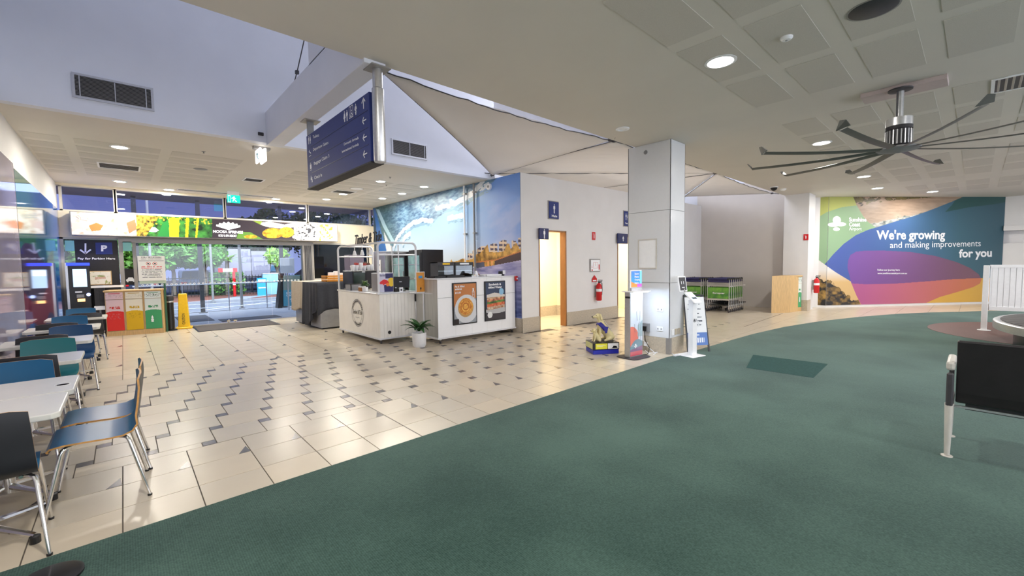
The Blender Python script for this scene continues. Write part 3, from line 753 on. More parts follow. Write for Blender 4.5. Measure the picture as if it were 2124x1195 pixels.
mtext("and making improvements", 1846, 2034, 519, 502, -4, 0.0)
mtext("for you", 1989, 2057, 540, 517, -2, .03)
mtext("Sunshine", 1761, 1797, 460, 451, 0, .03); mtext("Coast", 1761, 1784, 470, 461, 0, .03); mtext("Airport", 1761, 1787, 480, 471, 0, 0)
mtext("Follow our journey here", 1820, 1866, 563, 558, 0, .01); mtext("www.sunshinecoastairport.com.au", 1820, 1881, 570, 565, 0, .01)
a = pm(1716, 480); b_ = pm(1755, 480); c_ = pm(1716, 447)
symbol(BLOSSOM, a, b_ - a, c_ - a, SW, mural2, 'logo')

# glossy printed panels on the left wall
t = thing('glossy_wall_panel', 'glossy blue, teal and plum printed wall panel beside the dining tables', 'wall panel', (-1.03, 11.5, 1.5))
lp = Print((-1.026, 8.9, .04), (0, 5.28, 0), (0, 0, 2.9), 160, 120); U_, V_ = lp.u / lp.lu, lp.v / lp.lv
lp.c = lerp(S(52, 120, 110), S(26, 92, 176), (U_ - .1) * 1.4)
n = fbm(lp.u * .6, lp.v * .9, 4)
lp.c[(V_ < .62 + .05 * np.sin(lp.u * 2)) & (U_ < .72)] = S(66, 56, 96)
lp.c[(V_ < .42 - .08 * np.sin(lp.u * 1.3)) & (U_ < .62)] = S(128, 54, 84)
lp.c[(V_ < .22 + .03 * np.sin(lp.u * 3)) & (U_ < .8)] = S(62, 72, 130)
lp.c[(V_ > .66) & (U_ < .28)] = S(50, 112, 96)
lp.build('printed_face', M['print_gloss'], t, thick=.01)
t = thing('glossy_wall_panel', 'glossy pale lavender wall panel at the near end of the tables', 'wall panel', (-1.03, 6.5, 1.5))
MB().box((-1.04, 3.2, .04), (-1.028, 8.88, 3.0)).build('panel_face', mat('lavender_gloss', S(168, 160, 178), 0.06, ior=1.7, var=.06, scale=1.5), t, world=True)

# ================================================================== ADVERT BANNER OVER THE DOORS
t = thing('lit_banner', 'long backlit advertising banner over the entrance doors', 'sign', (2.16, 13.95, 2.6))
MB().box((-.83, 13.9, 2.33), (5.15, 14.2, 2.88)).build('housing', M['alu_grey'], t, world=True, bevel=.004)
bp = Print((-.81, 13.895, 2.35), (5.94, 0, 0), (0, 0, .51), 560, 56); X, Y = cellpx(bp)
n = fbm(X / 9, Y / 7, 2); n2 = fbm(X / 4, Y / 4, 6)
bp.c[:] = S(250, 246, 240)
mk = (X < 292); rc = lerp(S(228, 222, 214), S(176, 140, 110), n * 2.2 - .9); bp.c[mk] = rc[mk]
mk = inside(X, Y, [(184, 468), (200, 462), (214, 468), (208, 478), (190, 480)]); bp.c[mk] = S(206, 126, 66)
mk = inside(X, Y, [(148, 463), (172, 460), (172, 474), (150, 478)]); bp.c[mk] = S(214, 190, 180)
mk = inside(X, Y, [(262, 462), (280, 455), (284, 475), (268, 485)]); bp.c[mk] = S(196, 120, 84)
mk = (X > 288) & (X < 520); rc = lerp(S(22, 40, 18), S(72, 160, 60), n * 1.8 - .4); bp.c[mk] = rc[mk]
mk = (X > 288) & (X < 520) & (n2 > .60) & (Y < 466); bp.c[mk] = S(236, 214, 60)
for a, b_, c_, d in ((352, 372, 350, 371), (386, 393, 384, 390), (408, 413, 405, 409)):
    mk = inside(X, Y, [(a, 452), (b_, 453), (d, 494), (c_, 494)]); bp.c[mk] = S(246, 226, 30)
mk = inside(X, Y, [(338, 462), (350, 455), (352, 494), (325, 494)]); bp.c[mk] = S(40, 140, 60)
mk = inside(X, Y, [(300, 468), (308, 470), (322, 472), (330, 478), (322, 482), (306, 480)]); bp.c[mk] = S(212, 242, 246)
mk = inside(X, Y, [(282, 445), (330, 450), (300, 494), (284, 494)]); rc = lerp(S(40, 30, 14), S(238, 200, 70), n2 * 2 - .5); bp.c[mk] = rc[mk]
mk = inside(X, Y, [(440, 452), (520, 455), (560, 470), (560, 496), (440, 494)]); bp.c[mk] = S(58, 46, 54)
mk = (X >= 500) & (X < 618); bp.c[mk] = S(62, 50, 58)
mk = inside(X, Y, [(495, 480), (520, 482), (545, 496), (490, 496)]); bp.c[mk] = S(110, 160, 60)
mk = inside(X, Y, [(534, 462), (560, 460), (590, 466), (610, 462), (618, 470), (590, 474), (560, 472), (545, 468)]); bp.c[mk] = S(252, 248, 240)
mk = inside(X, Y, [(520, 456), (545, 458), (540, 466)]); bp.c[mk] = S(150, 180, 60)
mk = ((X - 566) ** 2 / 480 + (Y - 484) ** 2 / 110 < 1) | ((X - 594) ** 2 / 260 + (Y - 482) ** 2 / 120 < 1) | ((X - 520) ** 2 / 200 + (Y - 491) ** 2 / 14 < 1)
rc = lerp(S(180, 120, 10), S(255, 220, 60), n2 * 1.8 - .4); bp.c[mk] = rc[mk]
mk = (X >= 610) & (X < 660); rc = lerp(S(60, 60, 66), S(255, 255, 250), (n2 > .42) * 1.0); bp.c[mk] = rc[mk]
mk = (X >= 656) & (X < 690); rc = lerp(S(250, 250, 246), S(200, 220, 60), (n2 > .56) * 1.0); bp.c[mk] = rc[mk]
bp.build('lit_face', M['lightbox'], t)
M['lit_white'] = mat('lit_white', (1, 1, 1), 0.4, emit=1.0)
M['lit_grey'] = mat('lit_grey', S(190, 190, 190), 0.4, emit=.4)
pb = OY(13.889)
ptext('Stay', pb, (158, 459), (190, 461), (158, 445), M['lit_grey'], t); ptext('Relax', pb, (219, 485), (259, 487), (219, 475), M['lit_white'], t, bold=.02)
ptext('NOOSA SPRINGS', pb, (442, 483), (504, 485), (442, 477), M['lit_white'], t, bold=.03); ptext('GOLF & SPA RESORT', pb, (453, 491), (491, 492), (453, 486), M['lit_white'], t, bold=.02)
ptext('Connect', pb, (606, 495), (660, 497), (606, 488), M['lit_white'], t, bold=.02)
fan = []
for k in range(7):
    a0 = math.radians(25 + k * 19); a1 = a0 + math.radians(17)
    fan.append([(.5, 0), (.5 + .52 * math.cos(a0), .1 + .75 * math.sin(a0)), (.5 + .56 * math.cos((a0 + a1) / 2), .12 + .9 * math.sin((a0 + a1) / 2)), (.5 + .52 * math.cos(a1), .1 + .75 * math.sin(a1))])
a, b_, c_ = pb(447, 476), pb(500, 478), pb(447, 459)
symbol(fan, a, b_ - a, c_ - a, M['lit_white'], t, 'logo')

# ================================================================== PARKING SIGN
t = thing('parking_sign', 'dark parking payment sign with arrow and blue P in the corner window', 'sign', (-.5, 14.2, 1.8))
b = MB(); b.box((-.80, 14.155, .10), (-.06, 14.19, 2.25)); b.build('board', M['blackm'], t, world=True)
pk = OY(14.152)
def ck(x, y): return (130 + x * .19246, 480 + y * .19246)
pa = MB(); q = [pk(*ck(*v)) for v in ((358, 248), (540, 246), (530, 120), (352, 122))]; pa.prism([tuple(v) for v in q], (0, -.006, 0)).build('blue_square', M['blue_sign'], t, world=True)
pk2 = OY(14.143)
ptext('P', pk2, ck(414, 216), ck(480, 214), ck(414, 150), SW, t, bold=.05)
ptext('Pay for Parking Here', pk, ck(162, 310), ck(566, 310), ck(162, 282), SW, t, bold=.02)
a, b_, c_ = pk(*ck(165, 250)), pk(*ck(325, 246)), pk(*ck(165, 130)); symbol(ARROW_DOWN, a, b_ - a, c_ - a, SW, t, 'arrow')
t = thing('window_notice', 'pale green notice sheet taped high in the corner window', 'notice', (-.9, 14.15, 2.0))
MB().box((-.95, 14.12, 1.98), (-.80, 14.125, 2.22)).build('sheet', mat('mint_paper', S(140, 205, 195), .5), t, world=True)
t = thing('window_notice', 'pale green notice sheet taped to the glass right of the parking sign', 'notice', (.1, 14.15, 2.0))
MB().box((.03, 14.12, 1.99), (.19, 14.125, 2.22)).build('sheet', MATS['mint_paper'], t, world=True)
t = thing('car_symbol_sign', 'small dark sign with white car symbol behind the conditions board', 'sign', (.13, 14.3, 1.3))
MB().box((-.02, 14.36, 1.15), (.28, 14.38, 1.55)).build('board', M['blackm'], t, world=True)
symbol(CAR, (.04, 14.352, 1.20), (.19, 0, 0), (0, 0, .17), SW, t)
tag(text('D9', pk(*ck(795, 152)), pk(*ck(845, 152)), pk(*ck(795, 126)), M['blackm'], None, name='door_number'), 'small black door number D9 high on the door frame', 'door number')

# ================================================================== POSTERS ON THE CAFE COUNTER helper
def poster_pie(p):
    u, v = p.u / p.lu, p.v / p.lv
    p.c[:] = S(196, 124, 66)
    p.c[(v < .62) & (v < .42 + u * .42)] = S(150, 156, 164)
    p.c[((u - .55) / .52) ** 2 + ((v - .36) / .36) ** 2 < 1] = S(216, 218, 222)
    p.c[(v < .12) & (u < .2)] = S(40, 32, 34)
    n = fbm(p.u * 30, p.v * 30, 3); r = ((u - .52) / .32) ** 2 + ((v - .42) / .22) ** 2
    p.c[((u - .52) / .35) ** 2 + ((v - .39) / .24) ** 2 < 1] = S(190, 150, 96)
    pc = lerp(S(196, 100, 24), S(248, 196, 90), n * 1.6 - .3); p.c[r < 1] = pc[r < 1]
    rg = np.abs(np.mod(r * 3.3, 1) - .5) < .12; p.c[(r < 1) & rg] = S(176, 88, 22)
def poster_sandwich(p):
    u, v = p.u / p.lu, p.v / p.lv; n = fbm(p.u * 24, p.v * 30, 5)
    p.c[:] = S(48, 62, 92)
    p.c[v < .22] = S(58, 52, 58)
    p.c[((u - .55) / .6) ** 2 + ((v - .24) / .08) ** 2 < 1] = S(190, 190, 192)
    def band(a, b, c0, c1):
        m = (v > a + .05 * (u - .5)) & (v < b + .05 * (u - .5)) & (u > .05) & (u < .98); cc = lerp(c0, c1, n * 1.8 - .4); p.c[m] = cc[m]
    band(.28, .36, S(150, 90, 50), S(226, 206, 180)); band(.36, .44, S(180, 50, 30), S(230, 130, 80)); band(.44, .50, S(40, 70, 30), S(120, 160, 70)); band(.50, .56, S(120, 60, 40), S(236, 150, 110)); band(.56, .62, S(150, 100, 60), S(230, 200, 160))
    m = (v > .6) & (v < .72 - .12 * np.abs(u - .45)) & (u > .04); p.c[m] = S(216, 210, 204)
    p.c[(u - .82) ** 2 + ((v - .74) * 1.4) ** 2 < .016] = S(140, 190, 224)
    p.c[(u - .2) ** 2 + ((v - .13) * 1.5) ** 2 < .016] = S(236, 236, 236)

# ================================================================== HANGING WAYFINDING SIGN
t = thing('hanging_sign', 'large blue directional sign hung from the ceiling beam on two posts', 'sign', (1.95, 5.1, 3.0))
MB().box((1.90, 4.16, 2.60), (2.02, 6.12, 3.29)).build('sign_board', M['blue_sign'], t, world=True, bevel=.004)
for y in (4.08, 6.12):
    po = MB(); r_ = .05
    if y < 5: po.lathe([(.055, 2.585), (.06, 2.60), (.06, 3.30), (.05, 3.31), (.05, 3.5)], (1.96, y, 0), 20)
    else: po.box((1.92, 6.115, 2.585), (2.0, 6.15, 3.5))
    po = po.build('post', M['alu'] if y < 5 else M['grey'], t, world=True, smooth=True)
    f = MB().box((1.86, y - .10, 3.49), (2.06, y + .10, 3.502)).build('fixing_plate', M['alu_grey'], po, world=True)
MB().box((1.89, 4.14, 2.585), (2.03, 6.13, 2.60)).build('bottom_trim', M['blackm'], t, world=True)
b = MB()
for z, y0, y1 in ((3.115, 4.2, 5.95), (2.945, 4.2, 6.05), (2.775, 4.2, 5.95)): b.box((1.897, y0, z), (1.9005, y1, z + .006))
b.build('divider_lines', M['blue_sign2'], t, world=True)
ps = OX(1.9)
def cs(x, y): return (630 + x * .18418, 180 + y * .18418)
def st(s, bl, br, tl, **k): ptext(s, ps, cs(*bl), cs(*br), cs(*tl), SW, t, **k)
st('Toilets', (104, 585), (175, 560), (104, 552)); st('Departure Gates', (108, 738), (280, 655), (108, 694)); st('Baggage Claim 3', (120, 893), (292, 806), (118, 848)); st('Check In', (124, 1044), (210, 1010), (122, 1008))
st('Domestic Arrivals', (458, 662), (622, 588), (456, 634)); st('International Arrivals', (436, 746), (624, 660), (434, 718))
def ssym(pl, c, sz, w_=None):
    P_ = ps(*cs(*c)); w_ = w_ or sz; symbol(pl, (1.9, P_[1] + w_ / 2, P_[2] - sz / 2), (0, -w_, 0), (0, 0, sz), SW, t, 'symbol')
ssym(ARROW_UP, (675, 185), .115); ssym(ARROW_LEFT, (683, 380), .10); ssym(ARROW_LEFT, (689, 570), .10); ssym(ARROW_LEFT, (693, 758), .10)
ssym(WOMAN, (462, 335), .12, .075); ssym(PERSON, (490, 322), .12, .075); ssym(PERSON, (57, 600), .11, .07); ssym(WOMAN, (75, 592), .11, .07)
frame = [[(0, 0), (1, 0), (1, .05), (0, .05)], [(0, .95), (1, .95), (1, 1), (0, 1)], [(0, 0), (.06, 0), (.06, 1), (0, 1)], [(.94, 0), (1, 0), (1, 1), (.94, 1)], circ(.45, .84, .07), [(.40, .40), (.50, .40), (.50, .74), (.40, .74)], [(.44, .55), (.70, .55), (.70, .61), (.44, .61)], [(.46, .38), (.70, .38), (.82, .16), (.74, .12), (.64, .30), (.46, .30)], [(.22, .36), (.28, .40), (.26, .24), (.40, .14), (.56, .20), (.60, .14), (.42, .06), (.20, .18)]]
ssym(frame, (536, 282), .125, .105)
baby = [circ(.5, .9, .09), [(.3, .78), (.7, .78), (.9, .5), (.8, .44), (.6, .66), (.66, .34), (.34, .34), (.4, .66), (.2, .44), (.1, .5)], circ(.5, .16, .14), [(.2, .3), (.8, .3), (.7, .22), (.3, .22)]]
ssym(baby, (588, 255), .12, .08)
plane = [[(0, .75), (.15, .72), (.9, .35), (1, .42), (.9, .52), (.55, .62), (.3, .98), (.2, 1), (.32, .66), (.1, .82)], [(.1, .05), (1, .05), (1, .12), (.1, .12)]]
ssym(plane, (72, 748), .09, .09)
bag = [[(.15, .2), (.85, .2), (.85, .78), (.15, .78)], [(.35, .78), (.42, .78), (.42, .92), (.58, .92), (.58, .78), (.65, .78), (.65, 1), (.35, 1)], [(.1, .02), (.9, .02), (.9, .08), (.1, .08)]]
ssym(bag, (82, 900), .10, .075); ssym([circ(.3, .86, .1), [(.12, .4), (.48, .4), (.48, .74), (.12, .74)], circ(.7, .62, .1), [(.54, .05), (.88, .05), (.88, .48), (.54, .48)]], (92, 1040), .10, .085)
# ================================================================== CEILING FITTINGS
def downlight(x, y, power, label, z=ZC, r=.10, color=(1, .93, .82)):
    t = thing('downlight', label, 'ceiling light', (x, y, z), group='recessed downlights')
    MB().lathe([(r + .028, 0), (r + .028, -.008), (r, -.012), (r, 0)], n=28).build('trim_ring', M['white'], t, smooth=True)
    MB().lathe([(r, -.004), (r * .6, -.010), (.001, -.012)], n=28).build('lens', M['lens'], t, smooth=True)
    l = area('downlight_lamp', (x, y, z - .022), r * 1.8, power, color)
    return t
DW = (1, .93, .80)
for (x, y, lb) in [(0.06, 9.5, 'round downlight over the near end of the cafe ceiling by the long grille'), (0.05, 13.2, 'round downlight close to the corner by the parking sign'), (.96, 13.85, 'round downlight left of the long slot diffuser'),
                   (3.4, 13.9, 'round downlight at the right end of the slot diffuser'), (4.56, 13.1, 'round downlight near the entrance above the dark window'), (4.6, 9.58, 'large bright downlight under the bulkhead, left of two'),
                   (5.76, 9.56, 'round downlight nearest the mural and bulkhead'), (5.82, 10.83, 'round downlight beside the mural, second from the bulkhead'), (5.78, 11.96, 'round downlight beside the mural, third from the bulkhead'), (4.6, 11.9, 'round downlight above the fridges')]:
    downlight(x, y, 20 if x > 5.7 else 40, lb, color=DW)
DM = (1, .96, .90)
for (x, y, lb) in [(4.5, 1.79, 'large bright downlight in the main ceiling above the carpet'), (8.9, 1.85, 'round downlight in the main ceiling left of the fan'), (13.3, 1.9, 'round downlight in the main ceiling below the fan blades'),
                   (15.8, 1.95, 'smaller far downlight in the main ceiling'), (18.0, .95, 'far downlight shining on the printed wall'), (0.2, 1.79, 'downlight in the main ceiling nearest the left wall')]:
    downlight(x, y, 46, lb, color=DM, r=.12)
for x in (0.2, 4.5, 8.9, 13.3, 17.7):
    downlight(x, -2.6, 46, 'downlight in the rear ceiling row nearest the rear wall, %s from the left wall' % ['first', 'second', 'third', 'fourth', 'fifth'][[0.2, 4.5, 8.9, 13.3, 17.7].index(x)], color=DM, r=.12)
for x, y in ((12.5, 5.6),):
    pass

def grille(x0, x1, z0, z1, y, label, nv_):
    t = thing('air_grille', label, 'air grille', ((x0 + x1) / 2, y, z0), group='bulkhead air grilles')
    f = .028
    b = MB(); b.box((x0, y - .02, z0), (x1, y, z0 + f)).box((x0, y - .02, z1 - f), (x1, y, z1)).box((x0, y - .02, z0 + f), (x0 + f, y, z1 - f)).box((x1 - f, y - .02, z0 + f), (x1, y, z1 - f))
    b.build('frame', M['alu'], t, world=True)
    MB().box((x0 + f, y - .003, z0 + f), (x1 - f, y, z1 - f)).build('backing', M['black'], t, world=True)
    n = 15
    for k in range(n):
        z = z0 + f + (k + .5) * (z1 - z0 - 2 * f) / n
        MB().prism([(x0 + f, y - .016, z - .005), (x0 + f, y - .004, z + .004), (x0 + f, y - .004, z + .007), (x0 + f, y - .016, z - .002)], (x1 - x0 - 2 * f, 0, 0)).build('slat', M['alu_grey'], t, world=True)
    for xx in nv_: MB().box((xx - .005, y - .018, z0 + f), (xx + .005, y - .004, z1 - f)).build('mullion', M['alu'], t, world=True)
grille(-.36, .43, 3.72, 4.03, 7.759, 'wide louvred air grille on the bulkhead above the dining tables', (-.29, .04, .35))
grille(3.97, 4.76, 3.71, 4.02, 7.759, 'louvred air grille on the bulkhead right of the hanging sign', (4.36, 4.7))
t = thing('motion_sensor', 'tiny dark sensor on the bulkhead above the emergency exit light', 'sensor', (1.72, 7.75, 3.66)); MB().box((-.04, -.03, -.025), (.04, 0, .025)).build('body', M['darkgrey'], t, bevel=.006); MB().cyl((.0, -.034, -.005), (0, -.03, -.005), .012).build('eye', M['black'], t)
def ceiling_vent(x0, y0, x1, y1, label, louv='x', n=7, name='ceiling_diffuser'):
    t = thing(name, label, 'air vent', ((x0 + x1) / 2, (y0 + y1) / 2, ZC)); z = ZC - .012; f = .03
    b = MB(); b.box((x0, y0, z), (x1, y0 + f, ZC)).box((x0, y1 - f, z), (x1, y1, ZC)).box((x0, y0 + f, z), (x0 + f, y1 - f, ZC)).box((x1 - f, y0 + f, z), (x1, y1 - f, ZC)); b.build('frame', M['white'], t, world=True)
    MB().box((x0 + f, y0 + f, ZC - .006), (x1 - f, y1 - f, ZC - .005)).build('backing', M['darkgrey'], t, world=True)
    for k in range(n):
        y = y0 + f + (k + .5) * (y1 - y0 - 2 * f) / n
        MB().prism([(x0 + f, y - .012, z), (x0 + f, y + .004, ZC - .007), (x0 + f, y + .008, ZC - .007), (x0 + f, y - .008, z)], (x1 - x0 - 2 * f, 0, 0)).build('blade', M['frame_lt'], t, world=True)
ceiling_vent(-.26, 11.05, .36, 11.6, 'rectangular ceiling diffuser between two downlights over the tables')
ceiling_vent(2.1, 11.0, 2.5, 11.4, 'small square ceiling vent between the exit light and the hanging sign')
ceiling_vent(4.2, 11.3, 4.75, 11.75, 'square louvred ceiling vent under the hanging sign bottom edge')
ceiling_vent(1.1, 13.55, 3.3, 13.75, 'long dark slot diffuser above the entrance doors', n=2)
ceiling_vent(7.30, -.55, 7.9, -.05, 'louvred vent in the main ceiling at the right edge beyond the fan', n=8)
for (x, y, r, lb, cm) in [(1.25, 10.6, .11, 'round grey ceiling speaker over the cafe seating', 'grey'), (4.5, .62, .16, 'large round dark speaker grille in the main ceiling', 'darkgrey'), (4.55, 10.85, .16, 'round white ceiling disc just under the hanging sign', 'white')]:
    t = thing('ceiling_speaker', lb, 'speaker', (x, y, ZC)); MB().lathe([(r, 0), (r, -.006), (r * .93, -.012), (.001, -.013)], n=32).build('grille', M[cm], t, smooth=True); MB().lathe([(r + .012, 0), (r + .012, -.007), (r, -.007)], n=32).build('rim', M['alu_grey'], t, smooth=True)
t = thing('round_vent', 'round vent with dark centre in the ceiling beside the white column', 'air vent', (5.60, 3.63, ZC)); MB().lathe([(.10, 0), (.10, -.012), (.07, -.018), (.055, -.004)], n=32).build('ring', M['white'], t, smooth=True); MB().lathe([(.06, -.002), (.058, -.003), (.001, -.003)], n=24).build('hole', M['black'], t)
t = thing('smoke_detector', 'small round smoke detector in the perforated ceiling above the bright downlight', 'smoke detector', (4.47, 1.21, ZC)); MB().lathe([(.05, 0), (.05, -.015), (.035, -.03), (.001, -.032)], n=20).build('body', M['white'], t, smooth=True); MB().lathe([(.012, -.03), (.010, -.036), (.001, -.037)], n=10).build('indicator', M['grey'], t)
t = thing('security_camera', 'small black dome camera on the ceiling by the trolley alcove', 'camera', (13.2, 3.79, ZC)); MB().lathe([(.10, 0), (.10, -.02), (.001, -.02)], n=20).build('mount', M['white'], t); MB().lathe([(.085, -.02), (.07, -.07), (.03, -.10), (.001, -.105)], n=20).build('dome', M['black'], t, smooth=True)
t = thing('smoke_detector', 'white smoke detector right of the black dome camera', 'smoke detector', (13.75, 3.72, ZC)); MB().lathe([(.08, 0), (.08, -.02), (.05, -.045), (.001, -.05)], n=20).build('body', M['white'], t, smooth=True)
for (x, y, lb) in ((1.12, 9.0, 'tiny dark sprinkler head in the cafe ceiling left of the hanging sign'), (4.9, 9.9, 'tiny sprinkler head right of the hanging sign'), (4.55, 9.0, 'tiny sprinkler head in front of the mural downlights')):
    t = thing('sprinkler_head', lb, 'sprinkler', (x, y, ZC), group='sprinkler heads'); MB().lathe([(.03, 0), (.03, -.004), (.008, -.006), (.008, -.03), (.016, -.032), (.001, -.034)], n=14).build('body', M['alu_grey'], t)
# emergency exit lights
RUN = [circ(.55, .86, .08, 10), [(.38, .78), (.66, .74), (.62, .45), (.42, .45)], [(.42, .5), (.56, .5), (.36, .08), (.26, .12)], [(.50, .5), (.62, .5), (.82, .22), (.98, .20), (.98, .10), (.76, .12)], [(.62, .74), (.9, .58), (.86, .52), (.6, .64)], [(.40, .76), (.16, .66), (.12, .5), (.2, .48), (.24, .6), (.44, .66)]]
M['exit_green'] = mat('exit_green_lit', EXIT_GREEN, .4, emit=1.0); M['exit_white'] = mat('exit_white_lit', (1, 1, 1), .4, emit=1.3)
t = thing('exit_sign', 'green lit running man exit light above the entrance doors', 'exit sign', (2.23, 13.2, 3.5))
MB().box((2.10, 13.18, 3.44), (2.36, 13.24, ZC)).build('housing', M['white'], t, world=True, bevel=.004)
MB().box((2.09, 13.19, 3.24), (2.38, 13.205, 3.44)).build('lit_panel', M['exit_green'], t, world=True)
symbol(RUN, (2.17, 13.189, 3.26), (.13, 0, 0), (0, 0, .16), M['exit_white'], t, 'running_figure'); symbol(frame[:4], (2.11, 13.189, 3.25), (.05, 0, 0), (0, 0, .17), M['exit_white'], t, 'doorway')
t = thing('exit_sign', 'white twin-panel exit light hanging just under the bulkhead edge', 'exit sign', (1.78, 8.1, 3.5))
MB().box((1.68, 8.04, 3.50), (1.92, 8.16, ZC)).build('mount', M['alu_grey'], t, world=True)
for k, x in enumerate((1.73, 1.80)):
    pn = MB().box((x, 7.92, 3.28), (x + .035, 8.24, 3.50)).build('lit_panel', mat('soft_lit', (1, 1, 1), .4, emit=.95), t, world=True, bevel=.012)
    if k == 0: symbol(RUN, (x - .002, 8.15, 3.30), (0, -.16, 0), (0, 0, .17), mat('exit_blue', S(70, 150, 170), .4), pn, 'running_figure')
# ================================================================== BIG CEILING FAN
FC = (6.69, .653)
t = thing('ceiling_fan', 'very large ceiling fan with ten long dark winglet blades', 'fan', (FC[0], FC[1], ZC))
b = MB(); b.box((-.02, -.38, -.05), (.30, .36, 0)); b.build('mounting_channel', mat('pinkish_mount', S(196, 180, 176), .5, var=.04), t, bevel=.004)
MB().lathe([(.11, -.05), (.11, -.065), (.06, -.075)], n=24).build('canopy_plate', M['darkgrey'], t, smooth=True)
MB().cyl((0, 0, -.06), (0, 0, -.40), .035, n=20).build('drop_rod', M['alu'], t, smooth=True)
MB().cyl((-.045, .02, -.05), (-.045, .02, -.38), .006, n=8).build('cable', M['darkgrey'], t)
b = MB(); b.lathe([(.04, -.36), (.12, -.38), (.12, -.47)], n=28); b.build('motor_top', M['alu'], t, smooth=True)
MB().lathe([(.122, -.47), (.122, -.51)], n=28).build('motor_band', M['blackm'], t, smooth=True)
MB().lathe([(.10, -.51), (.10, -.68), (.06, -.70)], n=28).build('motor_core', M['darkgrey'], t, smooth=True)
for k in range(22):
    a = 2 * PI * k / 22; MB().obox((.112 * math.cos(a), .112 * math.sin(a), -.60), (.022, .010, .16), Matrix.Rotation(a, 3, 'Z')).build('cooling_fin', M['alu'], t)
MB().lathe([(.05, -.69), (.20, -.715), (.20, -.735), (.001, -.77)], n=32).build('hub', M['grey'], t, smooth=True)
M['blade'] = mat('fan_blade', S(104, 104, 100), .4, .3, var=.06, scale=4)
for k in range(10):
    a = math.radians(98 + 36 * k); R_ = Matrix.Rotation(a, 3, 'Z')
    b = MB(); N = 9; vs = []; fs = []
    for i in range(N):
        s = i / (N - 1); r = .16 + (1.50 - .16) * s; wd = .042 - .008 * s; z = -.73 - .015 * math.sin(s * PI) ; pit = .22
        for (yy, zz) in ((-wd, -wd * pit), (-wd * .3, .012 - wd * .05), (wd * .6, .010 + wd * pit * .5), (wd, wd * pit), (wd * .3, .0), (-wd * .3, -.006)):
            p_ = R_ @ Vector((r, yy, 0)); vs.append((p_.x, p_.y, z + zz))
    for i in range(N - 1):
        for j in range(6): fs.append((i * 6 + j, i * 6 + (j + 1) % 6, (i + 1) * 6 + (j + 1) % 6, (i + 1) * 6 + j))
    fs += [tuple(range(6))[::-1], tuple(range((N - 1) * 6, N * 6))]
    b.add(vs, fs); bl = b.build('blade', M['blade'], t, smooth=True)
    wl_ = MB(); pts = [R_ @ Vector(v) for v in ((1.49, -.06, -.735), (1.49, .06, -.71), (1.54, .04, -.66), (1.545, -.01, -.655))]; wl_.prism(pts, R_ @ Vector((.012, 0, 0))); wl_.build('winglet', M['blade'], bl)

# ================================================================== SHADE SAILS
M['sail'] = mat('sail_cloth', S(240, 235, 228), .8, var=.03, scale=1.2, bump=.15, bscale=6)
nt_ = M['sail'].node_tree; tl = nt_.nodes.new('ShaderNodeBsdfTranslucent'); tl.inputs[0].default_value = (.80, .76, .70, 1); mx_ = nt_.nodes.new('ShaderNodeMixShader'); mx_.inputs[0].default_value = .45
nt_.links.new(nt_.nodes['Principled BSDF'].outputs[0], mx_.inputs[1]); nt_.links.new(tl.outputs[0], mx_.inputs[2]); nt_.links.new(mx_.outputs[0], nt_.nodes['Material Output'].inputs[0])
def sail(C3, label, sag, conc, nseg=26, quad=None):
    t = thing('shade_sail', label, 'shade sail', tuple(C3[0])); A, B, C_ = [Vector(c) for c in C3]; cen = (A + B + C_) / 3
    vs = []; fs = []; idx = {}
    for i in range(nseg + 1):
        for j in range(nseg + 1 - i):
            a, b_, c_ = i / nseg, j / nseg, 1 - i / nseg - j / nseg
            p_ = A * a + B * b_ + C_ * c_
            for (s_, e0, e1, am) in ((c_, a, b_, conc[0]), (a, b_, c_, conc[1]), (b_, c_, a, conc[2])):
                p_ = p_ + (cen - p_) * am * 4 * e0 * e1 * max(0, 1 - 3 * s_)
            p_ = p_ + Vector((0, 0, sag * 27 * a * b_ * c_ + .012 * math.sin(i * 1.9) * math.sin(j * .7)))
            idx[i, j] = len(vs); vs.append(p_)
    for i in range(nseg):
        for j in range(nseg - i):
            fs.append((idx[i, j], idx[i + 1, j], idx[i, j + 1]))
            if i + j < nseg - 1: fs.append((idx[i + 1, j], idx[i + 1, j + 1], idx[i, j + 1]))
    o = MB().add(vs, fs).build('cloth', M['sail'], t, world=True, smooth=True)
    md = o.modifiers.new('thick', 'SOLIDIFY'); md.thickness = .006
    ed = [[idx[i, nseg - i] for i in range(nseg + 1)], [idx[i, 0] for i in range(nseg + 1)], [idx[0, j] for j in range(nseg + 1)]]
    for e_ in ed: MB().tube([vs[k] for k in e_], .007, 6).build('edge_cable', M['darkgrey'], t, world=True)
    for c_ in (A, B, C_):
        d = (c_ - cen).normalized(); b = MB(); b.tube([c_, c_ + d * .22], .008, 6); b.box(tuple(c_ - Vector((.03, .03, .02))), tuple(c_ + Vector((.03, .03, .02)))); b.build('corner_fitting', M['darkgrey'], t, world=True)
    return t
sail([(2.15, 4.42, 3.66), (6.02, 4.13, 3.56), (6.40, 7.62, 3.60)], 'pale triangular shade sail stretched between ceiling edge and mural wall', .25, (.12, -.02, .05))
sail([(6.08, 4.10, 3.55), (10.2, 4.10, 3.57), (6.46, 7.66, 3.66)], 'shaded sail over the toilet block, between hanging mural corner and column', .12, (.03, .02, .0))
sail([(6.50, 7.70, 3.66), (10.2, 4.12, 3.58), (10.9, 8.9, 3.86)], 'darker shade sail lying above the toilet block roof', .10, (.0, .0, .0))
sail([(10.25, 4.12, 3.58), (14.6, 4.24, 3.57), (15.3, 7.3, 3.92)], 'shade sail right of the column, curved beside the far ceiling edge', .10, (.10, .0, .0))
sail([(10.25, 4.16, 3.58), (15.3, 7.4, 3.92), (10.9, 9.0, 3.86)], 'shade sail above the toilet block behind the column', .10, (.0, .0, .0))
